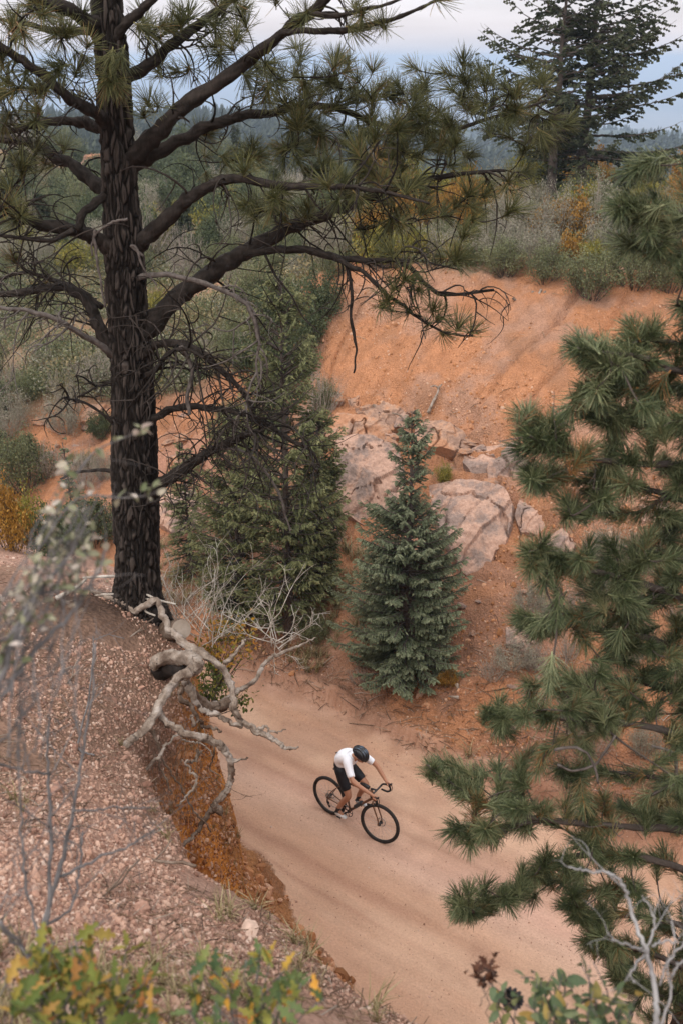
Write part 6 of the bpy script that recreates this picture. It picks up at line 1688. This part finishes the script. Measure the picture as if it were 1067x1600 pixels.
def helm_f(V):
    az = np.arctan2(V[..., 1], V[..., 0]); x = V[..., 0]; z = V[..., 2]
    band = np.sin(V[..., 1] * 16.) ; vent = sstep(.45, .8, band) * sstep(.05, .35, z) * (1 - sstep(.75, .95, np.abs(V[..., 1])))
    return 1 + .04 * (1 - vent) - .05 * vent + .05 * np.clip(-x, 0, 1) * (z < .5)
part('helmet', lambda mb: ell(mb, hc, (.145, .108, .112), HRn, nu=96, nv=40, lo=-.12, f=helm_f), M_helm, pers)
def vents(mb):
    for y in (-.052, -.018, .018, .052):
        for x0, x1 in ((-.10, -.03), (.0, .08)):
            q = [HRn @ (x, y, .1125 * math.sqrt(max(.05, 1 - (x / .145) ** 2 - (y / .108) ** 2))) + hc for x in np.linspace(x0, x1, 5)]
            tube(mb, q, [.003, .0075, .008, .0075, .003], 6)
part('helmet_vents', vents, M_vent, pers)
part('strap', lambda mb: [T_(mb, [hc + HRn @ (.03, s * .095, -.01), hc + HRn @ (.04, s * .078, -.07), hc + HRn @ (.055, 0, -.125)], .004) for s in (-1, 1)], M_blk, pers)
# face: jaw, nose, mouth, ears, sunglasses, hair at the nape
def face(mb):
    ell(mb, hc + HRn @ (.025, 0, -.03), (.088, .072, .105), HRn, lo=-.99, f=lambda V: 1 - .12 * np.clip(-V[..., 2], 0, 1) * np.abs(V[..., 1]))
    T_(mb, [hc + HRn @ (.105, 0, -.02), hc + HRn @ (.126, 0, -.045), hc + HRn @ (.108, 0, -.055)], [.009, .014, .008])
    for s in (-1, 1): ell(mb, hc + HRn @ (.005, s * .078, -.03), (.018, .008, .03), HRn, lo=-.99)
part('head', face, M_skin, pers)
part('mouth', lambda mb: T_(mb, [hc + HRn @ (.098, -.022, -.088), hc + HRn @ (.104, 0, -.085), hc + HRn @ (.098, .022, -.088)], .005), solid_mat('lips', (.25, .09, .07), (.3, .12, .1)), pers)
part('sunglasses', lambda mb: [T_(mb, [hc + HRn @ (.02, -s * .078, -.01), hc + HRn @ (.09, -s * .06, -.008), hc + HRn @ (.108, -s * .03, -.012), hc + HRn @ (.110, 0, -.005)], [.004, .014, .017, .008]) for s in (-1, 1)], M_glass, pers)
part('hair', lambda mb: [ell(mb, hc + HRn @ (-.055, 0, -.035), (.055, .066, .06), HRn, lo=-.99)], M_hair, pers)
def logo(mb):
    q = np.array([(0, 0), (.016, .03), (.01, .06), (-.01, .06), (-.016, .03)]); 
    c = V3(.17, -.075, 1.175 + .138); 
    ell(mb, c, (.032, .017, .006), np.array(Matrix.Rotation(R(-38), 3, 'Y')), lo=-.99)
part('jersey_mark', logo, M_short, pers)
# ================================================================ BLURRED PLANTS NEAR THE CAMERA
M_gtw = solid_mat('grey_twig', (.06, .052, .05), (.18, .165, .16), 10, bump=.003, bscale=40)
M_gtw2 = solid_mat('pale_grey_branch', (.17, .155, .15), (.33, .31, .30), 10, bump=.003, bscale=40)
rq = np.random.default_rng(91)
def leaf_mesh(seed, m, lobed=True, asp=.5):
    """one broad leaf, 1 unit long along +X, slightly cupped; lobed like scrub oak when asked"""
    r = np.random.default_rng(seed); n = 13
    u = np.linspace(0, 1, n); w = asp * np.sin(u ** .8 * math.pi) ** .7
    if lobed: w = w * (.68 + .38 * np.sin(u * 3.4 * 2 * math.pi + .6)) + .02
    w[0] = .02; w[-1] = .01
    bend = -.18 * u ** 2 + r.normal(0, .02)
    mid_ = np.stack([u, 0 * u, bend], 1); Lf = np.stack([u + .06 * w, w * .5, bend + w * .16], 1); Rt = np.stack([u + .06 * w, -w * .5, bend + w * .16], 1)
    V = np.vstack([mid_, Lf, Rt]); k = np.arange(n - 1)
    F = np.concatenate([np.stack([k, k + 1, n + k + 1, n + k], -1), np.stack([k + 1, k, 2 * n + k, 2 * n + k + 1], -1)])
    mb = MB(); mb.add(V, F, r.random()); return mb.mesh('leaf', m)
def obj_leaf_mat(name, stops, trans=.3):
    m, t, b = mat(name, .55, .3)
    oi = N(t, 'ShaderNodeObjectInfo'); r = rampn(t, oi.outputs['Random'], stops)
    tcn = N(t, 'ShaderNodeTexCoord'); n = noise_node(t, 3, 4, tcn.outputs['Object'])
    mr = N(t, 'ShaderNodeMapRange'); mr.inputs['To Min'].default_value = .65; mr.inputs['To Max'].default_value = 1.35; LK(t, n.outputs['Fac'], mr.inputs['Value'])
    sc_ = N(t, 'ShaderNodeVectorMath', operation='SCALE'); LK(t, r.outputs[0], sc_.inputs[0]); LK(t, mr.outputs[0], sc_.inputs['Scale'])
    LK(t, sc_.outputs[0], b.inputs['Base Color'])
    tr = N(t, 'ShaderNodeBsdfTranslucent'); LK(t, sc_.outputs[0], tr.inputs['Color'])
    mx = N(t, 'ShaderNodeMixShader'); mx.inputs[0].default_value = trans
    LK(t, b.outputs[0], mx.inputs[1]); LK(t, tr.outputs[0], mx.inputs[2]); LK(t, mx.outputs[0], t.nodes['Material Output'].inputs['Surface'])
    return m
M_oak = obj_leaf_mat('turning_oak_leaf', [(0, (.05, .085, .02)), (.35, (.14, .17, .035)), (.6, (.26, .24, .05)), (.82, (.42, .26, .06)), (1, (.36, .14, .05))])
M_oakg = obj_leaf_mat('green_oak_leaf', [(0, (.06, .10, .04)), (.5, (.15, .19, .06)), (.8, (.30, .28, .06)), (.93, (.58, .30, .04)), (1, (.60, .20, .04))])
M_sage = obj_leaf_mat('pale_sage_leaf', [(0, (.10, .12, .05)), (.4, (.27, .26, .16)), (.75, (.46, .40, .31)), (1, (.58, .49, .43))])
M_kin = obj_leaf_mat('dull_green_leaf', [(0, (.055, .085, .04)), (.5, (.13, .17, .085)), (.85, (.24, .24, .09)), (1, (.42, .26, .07))])
LM = {'oak': [leaf_mesh(i, M_oak) for i in range(4)], 'oakg': [leaf_mesh(10 + i, M_oakg) for i in range(4)], 'sage': [leaf_mesh(20 + i, M_sage, False, .55) for i in range(3)], 'kin': [leaf_mesh(30 + i, M_kin, False, .5) for i in range(3)]}
def near_bush(name, label, cents, kind_, size, base, wood, seed, cat='bush', up=.3, rstem=.005, bj=.04):
    r = np.random.default_rng(seed); root = empty(name, (0, 0, 0), label, cat); W = MB(); sites = []
    for (x, y, rad, D, q) in cents:
        c = at(x, y, D); R0 = rad * D / FPX
        for j in range(max(2, q // (5 if kind_ == 'sage' else 7))):
            e = c + r.normal(0, .55, 3) * R0; b = np.array(base) + r.normal(0, bj, 3); u = np.linspace(0, 1, 9)[:, None]
            s = unit(np.cross(e - b, r.normal(size=3)))
            P_ = b + (e - b) * u + s * .07 * np.linalg.norm(e - b) * np.sin(u * 3.14) + r.normal(0, .008, (9, 3))
            tube(W, P_, np.linspace(rstem, rstem * .3, 9), 5, r.random())
            for k in range(8 if kind_ == 'sage' else 7):
                i = r.uniform(5.2, 8); a = P_[int(i)] + (P_[min(8, int(i) + 1)] - P_[int(i)]) * (i % 1)
                sites.append((a, unit(P_[-1] - P_[-3])))
    W.build('stems', wood, root)
    r.shuffle(sites)
    for a, d in sites[:300]:
        o = link('leaf', LM[kind_][r.integers(len(LM[kind_]))], root)
        dd = unit(d * .5 + r.normal(0, .7, 3) + (0, -.1, up)); k = size * r.uniform(.65, 1.3)
        o.location = a; o.scale = (k, k, k); o.rotation_euler = axis_euler(dd, r.uniform(-1.2, 1.2))
    return root
def gbase(px, py, d0=1.2): 
    g = ground(px, py, d0=d0); return g if g is not None else at(px, py, 3)
B1 = gbase(110, 1700)
near_bush('scrub_oak', 'blurred scrub oak with yellow, orange and green leaves in the bottom left corner', [(60, 1500, 50, 2.6, 42), (120, 1480, 45, 2.7, 42), (185, 1500, 45, 2.7, 42), (40, 1560, 50, 2.4, 42), (120, 1560, 55, 2.4, 42), (200, 1570, 45, 2.5, 35), (225, 1510, 30, 2.7, 14)], 'oak', .062, B1, M_gtw, 1)
near_bush('scrub_oak', 'blurred green and orange scrub oak sprig at the bottom edge left of the road', [(310, 1520, 35, 2.7, 28), (365, 1500, 28, 2.8, 21), (420, 1510, 32, 2.8, 28), (470, 1530, 30, 2.8, 21), (340, 1575, 45, 2.5, 28), (440, 1580, 40, 2.6, 28), (400, 1545, 30, 2.7, 14)], 'oakg', .055, gbase(390, 1690), M_gtw, 2)
near_bush('sagebrush', 'out-of-focus pale grey-green sage with whitish leaf clusters on the left', [(120, 700, 16, 2.6, 14), (125, 745, 22, 2.6, 21), (100, 790, 20, 2.6, 21), (150, 775, 20, 2.6, 14), (125, 830, 26, 2.5, 28), (90, 860, 26, 2.5, 28), (150, 870, 22, 2.5, 21), (60, 900, 28, 2.4, 28), (30, 930, 28, 2.4, 28), (75, 945, 28, 2.4, 28), (20, 975, 24, 2.3, 21), (170, 835, 14, 2.6, 7), (110, 905, 22, 2.5, 21)], 'sage', .027, at(0, 1090, 2.35), M_gtw, 3, rstem=.0022, bj=.11)
# two thin sage twigs reaching in front of the trunk
for (pts, lab, lv) in (([(60, 860, 2.5), (120, 780, 2.55), (190, 778, 2.6), (225, 775, 2.6), (248, 768, 2.6)], 'thin pale leafy twig crossing the tall pine trunk, lower one', ((205, 772), (222, 768), (240, 762), (246, 772), (185, 780), (232, 776))),
                       ([(120, 740, 2.55), (150, 705, 2.6), (185, 688, 2.6), (215, 676, 2.6)], 'thin pale leafy twig crossing the tall pine trunk, upper one', ((216, 668), (222, 678), (210, 680), (180, 690), (222, 670), (150, 700)))):
    rt = empty('leafy_twig', (0, 0, 0), lab, 'twig'); mb = MB(); P_, R_ = catmull(np.array([at(*p) for p in pts]), np.linspace(.003, .0015, len(pts)), 6); tube(mb, P_, R_, 5); mb.build('stem', M_gtw, rt)
    for x, y in lv:
        for _ in range(2):
            o = link('leaf', LM['sage'][0], rt); o.location = at(x, y, 2.6); o.rotation_euler = axis_euler(unit(rq.normal(size=3) + (.5, 0, .3)), rq.uniform(-1, 1)); k = .03 * rq.uniform(.7, 1.2); o.scale = (k, k, k)
# bare grey twigs of the left foreground
def bare(name, label, paths, m, seed, subs=5, cat='dead bush', sub=(.10, .3)):
    r = np.random.default_rng(seed); rt = empty(name, (0, 0, 0), label, cat)
    for pts, w in paths:
        mb = MB(); P_, R_ = dpath(pts, w); P_, R_ = catmull(P_, R_ * .62, 7); P_[1:-1] += r.normal(0, .003, (len(P_) - 2, 3)); tube(mb, P_, R_, 8, rough=.15, seed=seed)
        for _ in range(subs):
            i = r.integers(len(P_) // 3, len(P_) - 1)
            curly(mb, P_[i], unit(unit(P_[i] - P_[i - 1]) + unit(r.normal(size=3)) * .8), r.uniform(*sub), R_[i] * .5, r, 1.0, -.1, 1)
        mb.build('branch', m, rt)
bare('bare_shrub', 'leafless grey shrub with crooked blurred twigs above the oak leaves on the left', [
    ([(60, 1560, 2.9), (70, 1440, 3.2), (95, 1360, 3.3), (112, 1280, 3.35), (125, 1210, 3.4), (142, 1100, 3.45), (148, 1005, 3.5)], (16, 14, 10, 7, 5)),
    ([(66, 1500, 3.1), (76, 1400, 3.2), (78, 1280, 3.25), (75, 1190, 3.3), (77, 1120, 3.3)], (12, 9, 5)),
    ([(95, 1370, 3.3), (142, 1347, 3.4), (202, 1321, 3.5), (243, 1296, 3.6)], (9, 6, 3)),
    ([(112, 1270, 3.35), (142, 1264, 3.4), (190, 1262, 3.5), (236, 1262, 3.6)], (6, 5, 3)),
    ([(80, 1210, 3.3), (40, 1205, 3.2), (0, 1195, 3.1), (-30, 1190, 3.1)], (7, 6, 5)),
    ([(62, 1480, 3.1), (40, 1380, 3.1), (35, 1300, 3.1), (30, 1230, 3.1)], (8, 5)), ([(66, 1450, 3.2), (110, 1420, 3.3), (125, 1360, 3.4), (130, 1300, 3.5)], (8, 5)),
    ([(0, 1440, 2.7), (40, 1490, 2.8), (70, 1530, 2.8)], (9, 9, 7)), ([(60, 1500, 3.0), (20, 1470, 2.9), (-20, 1420, 2.8)], (10, 7))], M_gtw, 5, 6)
bare('sage_branches', 'grey blurred sage branches at the left edge below the whitish leaves', [
    ([(-20, 1120, 2.3), (10, 1040, 2.3), (40, 960, 2.4), (80, 900, 2.45), (120, 850, 2.5), (140, 790, 2.55)], (16, 14, 9, 4)),
    ([(0, 1090, 2.3), (60, 1010, 2.4), (110, 960, 2.5), (150, 900, 2.5), (170, 850, 2.6)], (12, 9, 4)), ([(-20, 1010, 2.3), (20, 990, 2.3), (50, 930, 2.4), (60, 880, 2.4)], (9, 5)), ([(-20, 1060, 2.3), (60, 1060, 2.4), (130, 1040, 2.5)], (6, 3)), ([(-20, 1180, 2.4), (30, 1130, 2.4), (60, 1080, 2.5)], (8, 4))], M_gtw, 6, 6, 'bush')
bare('dead_twig', 'thin dark upright dead twig on the gravel below the tall pine', [([(148, 1180, 6.6), (108 + 15, 1165, 6.7), (140, 1090, 6.8), (146, 1020, 6.9), (146, 995, 6.9)], (5, 5, 4, 3)), ([(146, 1000, 6.9), (170, 992, 6.95), (195, 998, 7)], (3, 2))], M_gtw, 7, 2, 'twig')
for i, (x, y, D, lb) in enumerate(((215, 990, 8.6, 'short pale stick on the gravel just below the tall pine trunk'), (110, 1060, 7.3, 'forked dry stick on the gravel in front of the sage'), (245, 1345, 6.0, 'weathered stick near the edge of the gravel bank'), (170, 1400, 5.2, 'grey stick half buried in the gravel above the oak leaves'))):
    g = ground(x, y, d0=2); mb = MB(); a = rq.uniform(0, 3.1); d = np.array([math.cos(a), math.sin(a), .02])
    P_ = g + (0, 0, .015) + np.outer(np.linspace(-.25, .25, 7), d) + rq.normal(0, .012, (7, 3)) * (1, 1, .3); tube(mb, P_, np.linspace(.010, .005, 7), 8, rough=.2)
    tube(mb, [P_[3], P_[3] + (.05, .06, .02), P_[3] + (.08, .14, .03)], [.006, .005, .003], 6); tag(mb.build('stick', M_rootd), lb, 'stick')
# bottom right corner
near_bush('low_bush', 'blurred dull green leafy bush at the bottom right below the pine', [(830, 1520, 32, 3.0, 28), (870, 1500, 30, 3.0, 28), (910, 1530, 34, 2.9, 35), (860, 1565, 38, 2.8, 35), (935, 1575, 34, 2.8, 28), (985, 1560, 28, 2.9, 28), (1000, 1590, 30, 2.8, 21), (780, 1535, 14, 3.1, 7)], 'kin', .05, gbase(890, 1680), M_gtw, 8)
bare('dead_branch', 'pale grey crooked dead branch standing up in the bottom right corner', [
    ([(1020, 1640, 3.0), (1025, 1590, 3.05), (1022, 1540, 3.1), (1010, 1490, 3.15), (990, 1435, 3.2), (975, 1390, 3.2), (955, 1366, 3.2), (920, 1362, 3.2), (888, 1355, 3.2)], (17, 14, 12, 8, 6, 4)),
    ([(1012, 1490, 3.15), (985, 1478, 3.1), (960, 1470, 3.1), (948, 1455, 3.1)], (6, 5, 3)), ([(1008, 1485, 3.15), (1022, 1450, 3.2), (1018, 1425, 3.2), (1003, 1400, 3.2)], (7, 5, 3)), ([(1018, 1478, 3.15), (1040, 1470, 3.2), (1055, 1472, 3.2), (1048, 1440, 3.2)], (6, 5, 3)),
    ([(1005, 1492, 3.15), (985, 1520, 3.1), (988, 1535, 3.1)], (7, 4)), ([(1030, 1600, 3.0), (1045, 1560, 3.0), (1050, 1520, 3.0), (1067, 1500, 3.0)], (8, 5)), ([(1030, 1540, 3.1), (1045, 1500, 3.1), (1070, 1470, 3.1)], (6, 4))], M_gtw2, 9, 2, 'dead branch')
# cone on the ground
pc = empty('pine_cone', (0, 0, 0), 'dark round open pine cone at the bottom edge left of the green bush', 'pine cone')
cc = at(797, 1560, 3.4); g = ground(797, 1572, d0=2)
cc = at(797, 1560, min(3.6, proj(g)[2] - .03) if g is not None else 3.4)
mb = MB(); axc = unit((.4, -.5, .35)); U_ = unit(np.cross(axc, (0, 0, 1))); V_ = np.cross(axc, U_)
tube(mb, [cc - axc * .045, cc, cc + axc * .045], [.012, .016, .006], 10); mb.build('core', M_nearblack, pc)
M_cone = solid_mat('dark_cone_scale', (.02, .018, .02), (.07, .06, .06), 60)
sc0 = MB(); sc0.add([(0, -.004, 0), (0, .004, 0), (.7, .28, .05), (1, .12, .12), (1.04, 0, .16), (1, -.12, .12), (.7, -.28, .05), (.6, 0, -.06)], [np.array([(0, 1, 2, 6)]), np.array([(2, 3, 5, 6)]), np.array([(3, 4, 5)]), np.array([(0, 7, 1)]), np.array([(1, 7, 2)]), np.array([(0, 6, 7)]), np.array([(7, 6, 5)]), np.array([(7, 3, 2)]), np.array([(7, 5, 3)])])
scm = sc0.mesh('cone_scale', M_cone)
for k in range(70):
    f = k / 70; a = k * 2.3999; rad = .036 * math.sin(math.pi * (.12 + .83 * f)) ** .7; d = U_ * math.cos(a) + V_ * math.sin(a)
    o = link('cone_scale', scm, pc); o.location = cc + axc * (f - .5) * .085 + d * .006; o.scale = (rad,) * 3
    o.rotation_euler = axis_euler(unit(d + axc * (.1 + .8 * f)), 0)
M_brn = obj_leaf_mat('dried_brown_leaf', [(0, (.03, .015, .01)), (.5, (.09, .035, .02)), (1, (.17, .075, .04))])
LM['brn'] = [leaf_mesh(40 + i, M_brn, True, .7) for i in range(3)]
near_bush('dried_weed', 'curled dark red-brown dried weed beside the pine cone at the bottom', [(733, 1518, 12, 3.35, 8), (752, 1512, 10, 3.35, 7), (764, 1500, 9, 3.35, 7)], 'brn', .034, at(772, 1600, 3.3), M_rootd, 33, cat='weed', rstem=.002)
# bleached roots hanging from the bowl rim and on the ledge ---------
for lb, paths in (('bleached roots dangling from the rim of the orange bowl', [[(830, 455), (845, 470), (850, 490), (862, 492)], [(850, 455), (856, 472), (850, 482)], [(845, 452), (835, 475), (842, 485)], [(800, 465), (810, 475), (803, 482)]]),
                  ('forked dead stub sticking up from the ledge above the boulders', [[(668, 645), (676, 628), (684, 610), (680, 603), (672, 604)], [(684, 606), (690, 600)]]),
                  ('dark dead sticks lying over the hollow above the small spruce top', [[(645, 668), (665, 664), (690, 668)], [(640, 664), (625, 650), (612, 645)], [(642, 660), (636, 650)], [(582, 632), (600, 650), (612, 663)]]),
                  ('long bent root lying along the right slope beside the spruce foot', [[(712, 1068), (716, 1090), (700, 1112), (688, 1125)], [(716, 1090), (700, 1088)]])):
    rt = empty('dead_roots', (0, 0, 0), lb, 'roots')
    for pth in paths:
        g = ground(*pth[0], d0=9); D = proj(g)[2] - .12; mb = MB(); n = len(pth)
        P_, R_ = catmull(np.array([at(x, y, D) for x, y in pth]), np.linspace(.035, .014, n), 5); tube(mb, P_, R_, 6, rough=.3); mb.build('root', M_rootd if 'dark' in lb else M_root, rt)
# ================================================================ AIR
hm = bpy.data.materials.new('air'); hm.use_nodes = True
t = hm.node_tree; t.nodes.clear()
pv = N(t, 'ShaderNodeVolumePrincipled'); pv.inputs['Color'].default_value = (.66, .80, 1.0, 1); pv.inputs['Density'].default_value = .00038; pv.inputs['Anisotropy'].default_value = .2
om = N(t, 'ShaderNodeOutputMaterial'); LK(t, pv.outputs[0], om.inputs['Volume'])
mb = MB(); box(mb, (0, 0, (-260 + 28) / 2), (26000, 26000, 288)); hz_o = mb.build('haze', hm, smooth=False); hz_o['kind'] = 'stuff'
